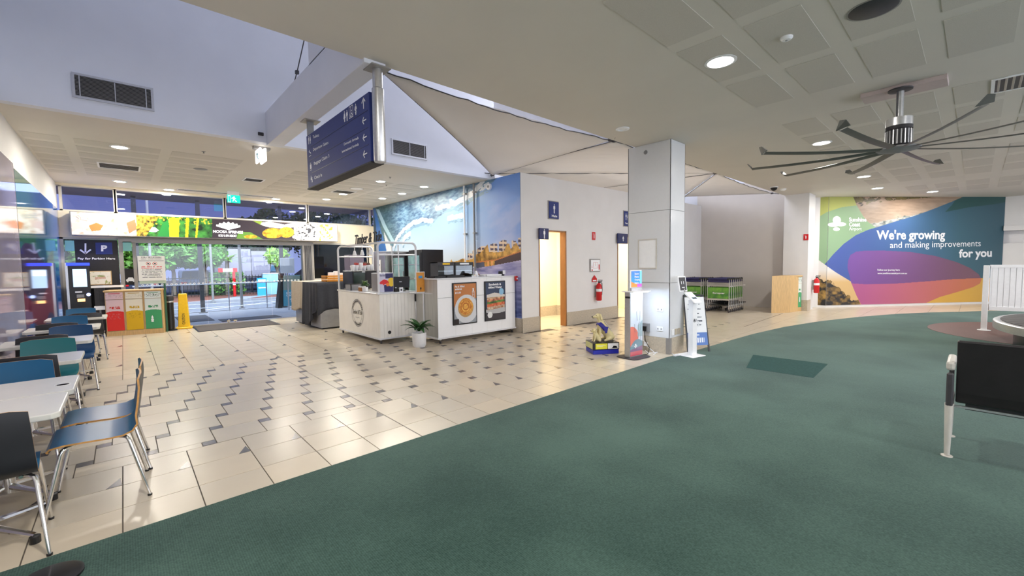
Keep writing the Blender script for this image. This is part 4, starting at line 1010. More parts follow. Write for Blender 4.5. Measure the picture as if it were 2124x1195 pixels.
t = thing('tension_cable', 'thin dark tension cable hanging beside the boxed beam', 'cable', (2.2, 7.4, 4.4)); MB().tube([tuple(OY(7.1)(632, 78)), tuple(OY(7.5)(616, 150)), tuple(OY(7.7)(605, 190))], .008, 6).build('wire', M['darkgrey'], t, world=True); pt_ = OY(7.5)(616, 150); MB().box(tuple(pt_ - .025), tuple(pt_ + .025)).build('turnbuckle', M['darkgrey'], t, world=True)

# ================================================================== MURAL WALL FITTINGS
for (y, r, z1, lb, c_) in ((8.78, .022, 3.53, 'thin white pipe running up the blue mural', 'white'), (8.38, .026, 3.53, 'grey pipe running up the mural right of the white pipe', 'grey')):
    t = thing('conduit', lb, 'pipe', (6.44, y, .02)); MB().cyl((0, 0, 0), (0, 0, z1 - .02), r, n=14).build('pipe', M[c_], t, smooth=True)
    for z in (1.3, 2.3, 3.3): MB().box((-.02, -.05, z - .012), (.05, .05, z + .012)).build('bracket', M['alu_grey'], t)
t = thing('wall_bell', 'round white alarm sounder high on the mural', 'alarm', (6.49, 7.82, 3.37)); MB().cyl((0, 0, 0), (-.05, 0, 0), .075, n=24).build('body', M['white'], t, smooth=True); MB().cyl((-.05, 0, 0), (-.06, 0, 0), .03, n=18).build('centre_cap', M['grey'], t)
# toilet signs
def plate(lb, x0, x1, z0, z1, y=6.765, syms=(), txt=None, name='toilet_sign', thick=.02, m='blue_sign', cat='sign', fr=False):
    t = thing(name, lb, cat, ((x0 + x1) / 2, y, z0)); 
    if fr: MB().box((x0 - .03, y + .004, z0 - .02), (x1 + .005, y + .013, z1 + .02)).build('backing_plate', M['alu_grey'], t, world=True)
    MB().box((x0, y - thick + .01, z0), (x1, y + .012, z1)).build('board', M[m], t, world=True, bevel=.003)
    yy = y - thick + .008
    for pl, cx, cz, w_, h_ in syms: symbol(pl, (cx - w_ / 2, yy, cz - h_ / 2), (w_, 0, 0), (0, 0, h_), SW, t)
    if txt: 
        s, a, b_, c_, d = txt; text(s, (a, yy, c_), (b_, yy, c_), (a, yy, d), SW, t, bold=.02)
    return t
plate('tall blue male toilet sign with white figure high on the wall', 7.39, 7.73, 2.60, 2.99, syms=[(PERSON, 7.56, 2.83, .11, .22)], txt=('Male', 7.47, 7.66, 2.63, 2.685), fr=True)
plate('blue and white family toilet sign partly hidden by the column', 10.52, 10.86, 2.58, 2.99, syms=[(PERSON, 10.60, 2.84, .09, .2), (WOMAN, 10.70, 2.84, .09, .2)], txt=('Female', 10.56, 10.76, 2.63, 2.68), fr=True)
# projecting blade signs (stand out from the wall, face the hall)
for (x, lb, sy) in ((7.06, 'small square blue male sign projecting over the first doorway', [(PERSON, .11, .22)]), (10.22, 'small square blue baby change sign projecting over the far doorway', [(baby, .11, .16)])):
    a = Vector(OY(6.72)(1118, 473) if x < 8 else OY(6.72)(1281, 484)); b_ = Vector(OY(6.72)(1137, 497) if x < 8 else OY(6.72)(1301, 506))
    t = thing('blade_sign', lb, 'sign', (a.x, 6.74, b_.z)); MB().box((a.x, 6.70, b_.z), (b_.x, 6.735, a.z)).build('board', M['blue_sign2'], t, world=True)
    MB().box((b_.x - .02, 6.735, b_.z + .05), (b_.x, 6.78, b_.z + .12)).build('arm', M['alu_grey'], t, world=True)
    for pl, w_, h_ in sy: symbol(pl, ((a.x + b_.x) / 2 - w_ / 2, 6.698, (a.z + b_.z) / 2 - h_ / 2), (w_, 0, 0), (0, 0, h_), SW, t)
FE = [[(.35, .1), (.65, .1), (.65, .7), (.35, .7)], [(.42, .7), (.58, .7), (.58, .85), (.42, .85)], [(.1, .78), (.42, .82), (.42, .88), (.08, .84)]]
plate('small red fire extinguisher sign on the white toilet wall', 9.05, 9.18, 2.14, 2.35, syms=[(FE, 9.115, 2.245, .09, .16)], m='red', name='fire_sign', thick=.012)
t = thing('evacuation_plan', 'framed white evacuation plan above the extinguisher', 'notice', (9.15, 6.76, 1.31)); MB().box((8.94, 6.75, 1.31), (9.37, 6.775, 1.64)).build('frame', M['alu_grey'], t, world=True); MB().box((8.96, 6.745, 1.33), (9.35, 6.752, 1.62)).build('sheet', M['signwhite'], t, world=True)
b = MB()
for (a0, b0, a1, b1) in ((9.06, 1.40, 9.25, 1.405), (9.06, 1.55, 9.25, 1.555), (9.06, 1.40, 9.065, 1.55), (9.25, 1.40, 9.255, 1.555), (9.15, 1.46, 9.155, 1.55), (8.98, 1.34, 9.04, 1.37), (8.98, 1.42, 9.02, 1.43), (8.98, 1.45, 9.02, 1.46), (9.29, 1.36, 9.33, 1.50)): b.box((a0, 6.742, b0), (a1, 6.745, b1))
b.build('plan_lines', M['red'], t, world=True)
def extinguisher(x, y, z, lb, rz=0):
    t = thing('fire_extinguisher', lb, 'fire extinguisher', (x, y, z), rz)
    MB().lathe([(.06, 0), (.075, .02), (.075, .36), (.06, .42), (.03, .45), (.02, .47)], (0, 0, 0), 20).build('cylinder', M['red'], t, smooth=True)
    b = MB(); b.cyl((0, 0, .46), (0, 0, .50), .022); b.box((-.02, -.09, .49), (.02, .03, .51)); b.box((-.018, -.10, .53), (.018, .02, .545)); b.build('valve_handle', M['blackm'], t)
    MB().tube([(.02, -.02, .48), (.09, -.03, .46), (.10, -.03, .3), (.085, -.03, .14)], .010, 8).build('hose', M['black'], t, smooth=True)
    MB().lathe([(.0765, 0), (.0765, .07)], (0, 0, .24), 20).build('label_band', M['signwhite'], t)
    MB().box((-.04, .07, .1), (.04, .10, .40)).build('wall_bracket', M['alu_grey'], t)
    return t
extinguisher(9.2, 6.67, .55, 'red fire extinguisher on the wall between the toilet doorways')
t = thing('fire_location_sign', 'small red pointed extinguisher location sign above the extinguisher', 'sign', (9.13, 6.76, 1.04)); MB().prism([(9.03, 6.77, 1.04), (9.24, 6.77, 1.04), (9.24, 6.77, 1.12), (9.135, 6.77, 1.22), (9.03, 6.77, 1.12)], (0, -.008, 0)).build('board', M['red'], t, world=True)
MB().box((9.06, 6.758, 1.06), (9.21, 6.762, 1.09)).build('text_strip', M['signwhite'], t, world=True)
# pillar fire sign + extinguisher, alcove details
t = thing('fire_sign', 'red fire extinguisher sign on the pillar beside the print', 'sign', (15.19, 3.5, 2.0)); a = OX(15.19)(1667, 486); b_ = OX(15.19)(1677, 498); MB().box((15.175, b_[1], b_[2]), (15.19, a[1], a[2])).build('board', M['red'], t, world=True); symbol(FE, (15.174, a[1] - .02, b_[2] + .03), (0, b_[1] - a[1] + .04, 0), (0, 0, a[2] - b_[2] - .06), SW, t)
extinguisher(15.75, 3.30, .52, 'red fire extinguisher hung low beside the growing print')
# ================================================================== DINING CHAIRS AND TABLES
M['ch_blue'] = mat('blue_laminate', S(32, 98, 140), .28, var=.05, scale=3)
M['ch_teal'] = mat('teal_laminate', S(44, 118, 122), .3, var=.05, scale=3)
M['ch_dark'] = mat('black_laminate', S(40, 40, 44), .4, var=.10, scale=4)
M['tabletop'] = mat('table_laminate', S(214, 212, 204), .25, var=.04, scale=3)
CH_PROF = [(.215, .415), (.222, .435), (.205, .453), (.14, .460), (.04, .455), (-.06, .448), (-.13, .450), (-.175, .468), (-.198, .505), (-.212, .56), (-.226, .65), (-.236, .74), (-.234, .82)]
def make_chair(front, label):
    t = thing('dining_chair', label, 'chair')
    W2 = .215; n = len(CH_PROF); cols_ = 7; th = .011
    nr = []
    for i in range(n):
        a = CH_PROF[max(i - 1, 0)]; b_ = CH_PROF[min(i + 1, n - 1)]; d = Vector((b_[0] - a[0], b_[1] - a[1])).normalized(); nr.append(Vector((-d.y, d.x)))
    vs = []; 
    for side in (0, 1):
        for i in range(n):
            wv_ = W2 * (1.0 if i < 8 else 1 - .02 * (i - 8)); 
            for j in range(cols_):
                s = -1 + 2 * j / (cols_ - 1); x = s * wv_
                if i >= n - 1: zz = CH_PROF[i][1] - .018 * abs(s) ** 6
                elif i == 0: zz = CH_PROF[i][1] + .01 * abs(s) ** 6
                else: zz = CH_PROF[i][1]
                yy = CH_PROF[i][0] + (.018 * s * s if i > 8 else 0)
                if side: yy += nr[i].x * th; zz += nr[i].y * th
                vs.append((x, yy, zz))
    K = n * cols_; b = MB()
    def Q(i, j, s): return s * K + i * cols_ + j
    b.add(vs, [])
    up = nr[3].y > 0
    for i in range(n - 1):
        for j in range(cols_ - 1):
            b.f.append((Q(i, j, 0), Q(i, j + 1, 0), Q(i + 1, j + 1, 0), Q(i + 1, j, 0))); b.mi.append(1 if up else 0)
            b.f.append((Q(i, j, 1), Q(i + 1, j, 1), Q(i + 1, j + 1, 1), Q(i, j + 1, 1))); b.mi.append(0 if up else 1)
    for i in range(n - 1):
        for j in (0, cols_ - 1): b.f.append((Q(i, j, 0), Q(i + 1, j, 0), Q(i + 1, j, 1), Q(i, j, 1))); b.mi.append(2)
    for j in range(cols_ - 1):
        for i in (0, n - 1): b.f.append((Q(i, j, 0), Q(i, j + 1, 0), Q(i, j + 1, 1), Q(i, j, 1))); b.mi.append(2)
    b.build('seat_shell', [front, M['ch_dark'], M['ply']], t, smooth=True)
    b = MB()
    for s in (-1, 1): b.tube([(s * .15, .17, .438), (s * .15, -.14, .432)], .009, 8)
    b.tube([(-.15, .10, .432), (.15, .10, .432)], .009, 8); b.tube([(-.15, -.08, .430), (.15, -.08, .430)], .009, 8)
    b.build('seat_frame', M['chrome'], t, smooth=True)
    for sx in (-1, 1):
        for sy in (-1, 1):
            fx, fy = sx * .235, (.245 if sy > 0 else -.245)
            pts = [(sx * .15, sy * .10, .432), (sx * .185, sy * .135, .430), (sx * .200, sy * .152, .420), (sx * .205, sy * .160, .400), (fx, fy, .008)]
            lg = MB().tube(pts, [.011, .011, .0115, .0115, .0095], 10).build('leg', M['chrome'], t, smooth=True)
            MB().cyl((fx, fy, 0), (fx, fy, .012), .013, n=10).build('foot_cap', M['black'], lg)
    return t
def move(t, loc, rz):
    t.location = loc; t.rotation_euler = (0, 0, rz); WM[t] = Matrix.Translation(loc) @ Matrix.Rotation(rz, 4, 'Z'); return t
GC = 'dining chairs around the white tables'
proto = {}
def chair(kind, x, y, rz, label):
    if kind not in proto:
        proto[kind] = make_chair(dict(blue=M['ch_blue'], teal=M['ch_teal'], navy=mat('navy_laminate', S(30, 72, 112), .3, var=.05, scale=3))[kind], label); c = move(proto[kind], (x, y, 0), rz)
    else: c = dup(proto[kind], (x, y, 0), rz, label)
    c['group'] = GC; return c
chair('blue', -.182, 4.01, math.radians(90), 'blue bent plywood chair side-on to us, nearer of two at the first table end')
chair('blue', -.16, 4.50, math.radians(90), 'blue bent plywood chair directly behind the nearer side-on chair')
chair('blue', -.62, 3.58, math.radians(4), 'black-backed chair at the bottom left corner, its back turned to us')
chair('blue', -.665, 4.95, PI, 'blue-fronted chair facing us across the first white table')
chair('blue', -.66, 5.66, 0, 'black-backed chair tucked under the second table behind the blue front')
chair('teal', -.62, 6.42, PI, 'teal green-blue chair facing us beyond the second table')
chair('blue', -.70, 7.25, 0, 'black-backed chair right behind the teal chair')
chair('navy', -.54, 7.82, PI, 'darker blue chair facing us beyond the third table')
chair('blue', -.70, 8.70, 0, 'black-backed chair tucked at the fourth table')
chair('blue', -.66, 9.50, PI, 'blue chair facing us beyond the fourth table')
chair('blue', -.50, 10.30, 0, 'black-backed chair at the fifth table near the bins')
chair('blue', -.62, 11.2, PI, 'farthest blue chair below the pay station')
def make_table(label):
    t = thing('dining_table', label, 'table')
    b = MB(); x0, x1, y0, y1 = -.37, .36, -.29, .29; c = .03
    b.prism([(x0 + c, y0, .705), (x1 - c, y0, .705), (x1, y0 + c, .705), (x1, y1 - c, .705), (x1 - c, y1, .705), (x0 + c, y1, .705), (x0, y1 - c, .705), (x0, y0 + c, .705)], (0, 0, .035))
    b.build('tabletop', M['tabletop'], t, bevel=.006, segs=2)
    MB().cyl((0, 0, .05), (0, 0, .70), .038, n=20).build('column', M['chrome'], t, smooth=True)
    MB().box((-.12, -.12, .695), (.12, .12, .705)).build('mounting_plate', M['black'], t)
    for k in range(4):
        a = math.radians(45 + 90 * k); ca, sa = math.cos(a), math.sin(a)
        f = MB().tube([(.02 * ca, .02 * sa, .09), (.18 * ca, .18 * sa, .065), (.32 * ca, .32 * sa, .045)], [.022, .017, .014], 8).build('foot', M['chrome'], t, smooth=True)
        MB().cyl((.315 * ca, .315 * sa, 0), (.315 * ca, .315 * sa, .04), .024, n=12).build('glide', M['black'], f)
    return t
tb = make_table('nearest white table, under the back of the bottom left chair'); move(tb, (-.665, 3.79, 0), 0); tb['group'] = 'white dining tables along the glossy wall'
for (x, y, lb) in ((-.645, 4.385, 'white table pushed against the nearest one, with a round ring mark'), (-.68, 5.73, 'second white table of the row, beside the teal chair'), (-.66, 7.13, 'third white table of the row behind the teal chair'), (-.64, 8.62, 'fourth white table of the row'), (-.60, 10.25, 'fifth and farthest white table by the pay station')):
    dup(tb, (x, y, 0), 0, lb)
rp_ = FL(130, 798, .741); t = thing('ring_tag', 'thin clear ring left on the white table corner', 'ring', (rp_[0], rp_[1], .7405)); MB().lathe([(.034, 0), (.038, 0), (.038, .002), (.034, .002), (.034, 0)], n=28).build('ring', M['signwhite'], t)
t = thing('floor_disc', 'glossy black round floor disc on the carpet at the bottom left edge', 'disc', (-.345, 3.07, .006)); MB().lathe([(.125, 0), (.125, .012), (.11, .018), (.001, .020)], n=40).build('lid', M['black'], t, smooth=True)
b = MB(); b.box((-.003, -.10, .0195), (.003, .10, .0215)); b.build('seam', M['darkgrey'], t)

# ================================================================== PAY STATION CORNER
t = thing('pay_station', 'tall black parking pay station with lit screen and blue light', 'machine', (-.73, 13.75, 0))
MB().box((-.92, 13.62, .0), (-.56, 13.98, 1.66)).build('cabinet', M['black'], t, world=True, bevel=.01)
MB().box((-.94, 13.60, .48), (-.90, 14.0, 1.70)).build('side_trim', M['alu'], t, world=True)
MB().box((-.92, 13.59, 1.64), (-.56, 13.9, 1.70)).build('blue_light', mat('blue_glow', S(50, 70, 255), .4, emit=1.6, emit_color=S(40, 60, 255)), t, world=True)
sc_ = MB().box((-.83, 13.608, 1.16), (-.61, 13.62, 1.56)).build('screen', M['screen'], t, world=True)
MB().box((-.82, 13.602, 1.42), (-.63, 13.609, 1.54)).build('screen_banner', mat('screen_white', (1, 1, 1), .3, emit=1.0), sc_, world=True)
MB().box((-.81, 13.60, 1.03), (-.70, 13.62, 1.06)).build('card_slot', M['white'], t, world=True)
MB().box((-.79, 13.60, .92), (-.67, 13.62, .99)).build('keypad', M['grey'], t, world=True)
MB().cyl((-.60, 13.62, .98), (-.60, 13.595, .98), .035, n=18).build('reader_light', mat('blue_white_glow', S(170, 190, 255), .3, emit=2.0), t, world=True)
MB().box((-.78, 13.59, .83), (-.66, 13.62, .89)).build('ticket_tray', mat('warm_glow', S(255, 190, 120), .4, emit=1.8), t, world=True)
t = thing('service_cabinet', 'grey upright cabinet beside the pay station', 'cabinet', (-.42, 13.95, 0)); MB().box((-.52, 13.80, 0), (-.34, 14.1, 1.5)).build('body', M['darkgrey'], t, world=True, bevel=.008); MB().box((-.43, 13.795, .4), (-.425, 13.80, 1.2)).build('door_seam', M['black'], t, world=True)
t = thing('map_board', 'framed floor plan board right of the pay station', 'notice', (-.39, 13.75, 1.2)); MB().box((-.58, 13.74, 1.19), (-.20, 13.76, 1.51)).build('frame', M['wood'], t, world=True)
mp_ = Print((-.565, 13.735, 1.205), (.35, 0, 0), (0, 0, .29), 60, 50); n = fbm(mp_.u * 22, mp_.v * 22, 3); mp_.c = lerp(S(236, 230, 216), S(150, 160, 90), (n - .62) * 8); mp_.c[(np.abs(mp_.u - .17) < .09) & (np.abs(mp_.v - .14) < .03) & (n > .5)] = S(210, 170, 150); mp_.build('plan', M['print'], t)
MB().box((-.60, 13.72, 1.12), (.0, 13.80, 1.17)).build('ledge', M['white'], t, world=True)
t = thing('wall_ledge_unit', 'narrow white ledge low between the cabinet and the bins', 'shelf', (-.4, 13.6, .6)); MB().box((-.52, 13.5, .62), (-.33, 13.7, .70)).build('shelf', M['white'], t, world=True); MB().box((-.44, 13.58, 0), (-.41, 13.62, .62)).build('post', M['grey'], t, world=True)

# ================================================================== RECYCLING BINS
def bin_station(name, label, O, U, depth, hgt_, bays):
    """O: front bottom left, U: vector along the front"""
    O = Vector(O); U = Vector(U); L_ = U.length; u = U.normalized(); nrm = Vector((u.y, -u.x, 0))   # towards the viewer
    t = thing(name, label, 'bins', tuple(O + U / 2 - nrm * depth / 2))
    def P(a, b_, z): q = O + u * a - nrm * b_; return (q.x, q.y, z)
    def pr_(a0, a1, b0, b1, z0, z1): return [P(a0, b0, z0), P(a1, b0, z0), P(a1, b1, z0), P(a0, b1, z0)], (0, 0, z1 - z0)
    b = MB(); b.prism(*pr_(0, L_, .02, depth, 0, hgt_ - .04)); b.build('carcass', M['wood'], t, world=True)
    b = MB(); b.prism(*pr_(-.015, L_ + .015, -.015, depth + .01, hgt_ - .04, hgt_)); b.build('lid', M['wood'], t, world=True, bevel=.008)
    MB().prism(*pr_(0, L_, 0, .03, 0, .11)).build('plinth', M['wood'], t, world=True)
    w_ = L_ / len(bays)
    for i, (cm, pale, dots) in enumerate(bays):
        a0 = i * w_ + .02; a1 = (i + 1) * w_ - .02
        pz = Print(P(a0, .0, .12), tuple(u * (a1 - a0)), (0, 0, .72), 40, 90); uu, vv = pz.u / pz.lu, pz.v / pz.lv
        pz.c[:] = pale; edge = .60 + .035 * np.sin(uu * PI); pz.c[vv < edge] = cm
        n = fbm(pz.u * 60, pz.v * 40, 3 + i)
        m_ = (np.abs(vv - .74) < .035) & (np.abs(uu - .5) < .30 - abs(.5 - i) * .0) & (n > .42); pz.c[m_] = np.array(cm) * .8
        if i < 2:
            m_ = (vv < .56) & (vv > .38) & (np.abs(uu - .5) < .36) & (n > .60); pz.c[m_] = np.array(cm) * (.75) + (.12 if i == 0 else 0)
        pz.build('front_panel', M['print'], t, thick=.015)
        if i == 2: 
            Fp = P(a0 + (a1 - a0) * .42, -.004, .28); b = MB(); fu = u * .045
            shape([[tuple(Vector(Fp) + u * (x - .5) * .055 + Vector((0, 0, z * .16))) for x, z in pl] for pl in ([(.1, 0), (.9, 0), (.95, .1), (.05, .1)], [(.15, .12), (.85, .12), (1, .34), (.85, .48), (.15, .48), (0, .34)], [(.2, .5), (.8, .5), (.85, .72), (.5, 1), (.15, .72)])], nrm, SW, t, 'cup_symbol')
        fl = Print(P(a0, .0, .85), tuple(u * (a1 - a0)), (0, 0, hgt_ - .90), 36, 20); fl.c[:] = pale
        if dots: n = fbm(fl.u * 70, fl.v * 70, 9 + i); fl.c[(n > .60) & (np.abs(fl.v / fl.lv - .45) < .22)] = S(60, 80, 60) if i == 2 else np.array(pale) * .72
        fo = fl.build('flap', M['print'], t, thick=.015)
        sl = [P(a0 + .05, -.001, hgt_ - .085), P(a1 - .05, -.001, hgt_ - .085), P(a1 - .05, -.001, hgt_ - .072), P(a0 + .05, -.001, hgt_ - .072)]
        MB().prism(sl, nrm * .002).build('slot', mat('slot_%d' % i, tuple(np.array(cm) * .8), .5, var=.03), fo, world=True)
    return t
BAYS = [(S(226, 52, 44), S(232, 200, 200), True), (S(222, 178, 28), S(236, 228, 206), True), (S(66, 158, 104), S(220, 228, 222), True)]
bin_station('recycling_bins', 'three-bay recycling bin unit with red, yellow and green fronts by the entrance', (-.345, 13.46, 0), (1.005, -.26, 0), .42, 1.06, BAYS)
bin_station("recycling_bins", "oak recycling bin unit seen end-on beside the far pillar", (14.47, 3.70, 0), (.69, -.16, 0), .01, 1.08, BAYS)
for o in list(COL.objects):
    if o.name == 'recycling_bins.001': b2 = o
MB().prism([(14.0, 4.02, 0), (14.45, 3.66, 0), (15.14, 3.56, 0), (15.14, 4.02, 0)], (0, 0, 1.085)).build('end_panel', M['wood'], b2, world=True)

t = thing('conditions_board', 'white entry conditions notice board on a green post beside the bins', 'sign', (.73, 13.36, 0))
MB().box((.715, 13.36, 0), (.755, 13.40, 1.85)).build('post', mat('dark_green_paint', S(40, 92, 66), .5, var=.05), t, world=True)
bd = Print((.265, 13.32, 1.26), (.50, 0, 0), (0, 0, .59), 90, 90); bd.c[:] = S(238, 236, 230); u, v = bd.u / bd.lu, bd.v / bd.lv; n = fbm(bd.u * 90, bd.v * 30, 2)
for zc, hw, cc in ((.95, .38, S(90, 90, 96)), (.88, .38, S(90, 90, 96)), (.56, .38, S(214, 60, 56)), (.50, .38, S(214, 60, 56)), (.44, .36, S(120, 120, 124)), (.38, .38, S(120, 120, 124)), (.32, .36, S(120, 120, 124)), (.26, .38, S(120, 120, 124)), (.20, .30, S(120, 120, 124)), (.14, .36, S(120, 120, 124))):
    bd.c[(np.abs(v - zc) < .014) & (np.abs(u - .5) < hw) & (n > .40)] = cc
bd.c[(np.abs(v - .80) < .006) & (np.abs(u - .5) < .46)] = S(110, 110, 116)
for cx in (.38, .62):
    r = np.hypot((u - cx), (v - .69) * 1.18); bd.c[(r < .085) & (r > .065)] = S(214, 50, 48); bd.c[(r < .07) & (np.abs((u - cx) + (v - .69) * 1.18) < .012)] = S(214, 50, 48); bd.c[(np.abs(u - cx) < .035) & (np.abs(v - .69) < .018)] = S(60, 60, 66)
bd.build('notice_face', M['print'], t, thick=.012)
MB().box((.28, 13.34, 1.19), (.77, 13.352, 1.26)).build('lower_strip', mat('pale_green', S(190, 210, 190), .5, var=.03), t, world=True)
t = thing('bollard', 'black bollard post wrapped in film between bins and yellow sign', 'bollard', (.82, 13.55, 0)); MB().lathe([(.13, 0), (.13, .02), (.10, .03)], n=24).build('base', M['black'], t, smooth=True); MB().lathe([(.075, .03), (.082, .2), (.078, .5), (.080, .74), (.07, .75)], n=20).build('shaft', M['black'], t, smooth=True); MB().lathe([(.085, .75), (.09, .80), (.085, .86), (.06, .88)], n=20).build('cap', M['darkgrey'], t, smooth=True); MB().lathe([(.083, .70), (.086, .705), (.086, .735), (.083, .74)], n=20).build('reflective_band', M['alu'], t, smooth=True)
t = thing('wet_floor_sign', 'tall yellow caution cone sign by the glass doors', 'sign', (1.10, 13.72, 0), rz=-.15)
b = MB(); b.add([(-.12, -.12, .05), (.12, -.12, .05), (.12, .12, .05), (-.12, .12, .05), (-.085, -.07, .90), (.085, -.07, .90), (.085, .07, .90), (-.085, .07, .90)], [(0, 3, 2, 1), (4, 5, 6, 7), (0, 1, 5, 4), (1, 2, 6, 5), (2, 3, 7, 6), (3, 0, 4, 7)]); b.build('cone_body', M['yellow'], t, bevel=.012)
MB().prism([(-.17, -.16, 0), (.17, -.16, 0), (.17, .16, 0), (-.17, .16, 0)], (0, 0, .05)).build('base', M['yellow'], t, bevel=.015)
text('CAUTION', WM[t] @ Vector((.03, -.118, .12)), WM[t] @ Vector((.03, -.105, .40)), WM[t] @ Vector((-.03, -.118, .12)), M['blackm'], t, lift=.006)
t = thing('entry_mat', 'dark rectangular entrance mat inside the glass doors', 'mat', (2.18, 13.3, 0)); MB().box((1.3, 12.68, 0), (3.04, 13.93, .010)).build('mat_body', mat('ribbed_mat', S(84, 80, 80), .95, var=.2, scale=80), t, world=True); MB().box((1.27, 12.65, 0), (3.07, 12.68, .008)).box((1.27, 13.93, 0), (3.07, 13.96, .008)).box((1.27, 12.65, 0), (1.30, 13.96, .008)).box((3.04, 12.65, 0), (3.07, 13.96, .008)).build('rubber_edge', M['black'], t, world=True)

# ================================================================== CAFE
M['vj'] = mat('white_vj_board', S(244, 240, 232), .45, var=.03, scale=4)
M['tub'] = mat('white_tube', S(226, 226, 228), .35, var=.02)
def panelled(name, p, q, z0, z1, parent, m, pitch=.075, thick=.014, label=None):
    """vertical groove boards between two floor points, each board its own part"""
    p = Vector((*p, 0)); q = Vector((*q, 0)); L_ = (q - p).length; u = (q - p) / L_; nrm = Vector((u.y, -u.x, 0)); n = max(1, int(L_ / pitch))
    for k in range(n):
        a = p + u * (L_ * k / n + .0015); b_ = p + u * (L_ * (k + 1) / n - .0015)
        MB().prism([(a.x, a.y, z0), (b_.x, b_.y, z0), (b_.x - nrm.x * thick, b_.y - nrm.y * thick, z0), (a.x - nrm.x * thick, a.y - nrm.y * thick, z0)], (0, 0, z1 - z0)).build('board', m, parent, world=True)
def caster(x, y, parent):
    c = MB().lathe([(.012, .055), (.03, .085), (.03, .10)], (x, y, 0), 12).build('caster', M['alu'], parent, world=True)
    MB().cyl((x - .012, y, .03), (x + .012, y, .03), .03, n=14).build('wheel', M['darkgrey'], c, world=True)
# kiosk 1 (coffee cart with tubular arches)
A = (3.64, 9.92); B = (3.66, 7.83); C_ = (4.50, 7.83); D = (4.50, 9.92)
t = k1 = thing('coffee_cart', 'white panelled coffee cart on casters with tubular arches', 'kiosk', (4.1, 8.85, 0))
panelled('front', (A[0], A[1]), (B[0], B[1]), .12, .985, t, M['vj']); panelled('side', (B[0] + .003, B[1]), (C_[0], C_[1]), .12, .985, t, M['vj'])
MB().box((3.68, 7.86, .10), (4.48, 9.88, .97)).build('carcass', M['white'], t, world=True)
MB().box((3.62, 7.81, .985), (4.52, 9.94, 1.01)).build('countertop', M['white_gloss'], t, world=True, bevel=.004)
MB().box((3.63, 7.82, .09), (4.51, 9.93, .12)).build('bottom_rail', M['tub'], t, world=True)
for x, y in ((3.70, 7.90), (4.45, 7.90), (3.70, 9.86), (4.45, 9.86)): caster(x, y, t)
MB().cyl((3.85, 7.832, .22), (3.85, 7.826, .22), .034, n=20).build('cable_hole', M['black'], t, world=True)
def arch(y, parent, zb=1.57, name='arch'):
    r_ = .10; x0, x1 = 3.66, 4.49; pts = [(x0, y, 1.0), (x0, y, 2.0 - r_)]
    pts += [(x0 + r_ - r_ * math.cos(a), y, 2.0 - r_ + r_ * math.sin(a)) for a in np.linspace(.2, PI / 2, 6)]
    pts += [(x1 - r_ + r_ * math.sin(a), y, 2.0 - r_ + r_ * math.cos(a)) for a in np.linspace(.0, PI / 2 - .2, 6)] + [(x1, y, 2.0 - r_), (x1, y, 1.0)]
    ar = MB().tube(pts, .022, 10).build(name, M['tub'], parent, world=True, smooth=True)
    MB().tube([(x0, y, 1.76), (x1, y, 1.76)], .016, 8).build('cross_bar', M['tub'], ar, world=True, smooth=True)
arch(7.85, t); arch(9.90, t)
MB().box((3.70, 7.85, 1.985), (3.82, 9.9, 2.01)).build('sign_beam', M['tub'], t, world=True)
for y in (8.4, 8.8, 9.2):
    MB().cyl((3.76, y, 1.99), (3.76, y, 1.86), .006, n=6).build('cord', M['white'], t, world=True); sp_ = MB().lathe([(.02, 0), (.045, -.10), (.040, -.11)], (3.76, y, 1.88), 14).build('spotlight', M['white'], t, world=True, smooth=True)
MB().cyl((4.49, 8.6, 1.0), (4.49, 8.6, 1.99), .013, n=10).build('rear_post', M['tub'], t, world=True)
MB().cyl((4.49, 8.9, 1.0), (4.49, 8.9, 1.99), .010, n=10).build('rear_post', M['tub'], t, world=True)
y0_, y1_ = 8.95, 7.70
text('Timber & Tide', (3.69, y0_, 2.0), (3.69, y1_, 2.02), (3.69, y0_, 2.20), M['blackm'], t, name='script_sign', shear=.3, depth=.012, bold=.012)
# round logo on the front
b = MB(); cx, cz, ry_, rz_ = 8.87, .55, .30, .29
def ringp(r0, r1, m_, nm):
    b = MB(); N = 40
    for k in range(N):
        a0 = 2 * PI * k / N; a1 = 2 * PI * (k + 1) / N; f = lambda r, a: (3.640, cx + ry_ * r * math.cos(a), cz + rz_ * r * math.sin(a))
        b.quad(f(r0, a1), f(r1, a1), f(r1, a0), f(r0, a0))
    b.build(nm, m_, t, world=True)
ringp(.97, 1.0, M['blackm'], 'logo_ring'); ringp(.76, .78, M['blackm'], 'logo_ring')
text('Timber & Tide', (3.644, cx + .245, cz - .03), (3.644, cx - .245, cz - .03), (3.644, cx + .245, cz + .06), M['blackm'], t, lift=.004, name='logo_lettering', shear=.3)
b = MB()
for k in range(16):
    a = math.radians(20 + k * 9.3); z_, y_ = cz + rz_ * .87 * math.sin(a), cx + ry_ * .87 * math.cos(a); b.box((3.638, y_ - .010, z_ - .014), (3.642, y_ + .010, z_ + .014))
for k in range(9):
    a = math.radians(236 + k * 8.5); z_, y_ = cz + rz_ * .87 * math.sin(a), cx + ry_ * .87 * math.cos(a); b.box((3.638, y_ - .010, z_ - .014), (3.642, y_ + .010, z_ + .014))
b.tube([(3.638, cx + .1 - .02 * k, cz - .10 + .008 * math.sin(k)) for k in range(11)], .003, 4)
b.build('logo_marks', M['blackm'], t, world=True)
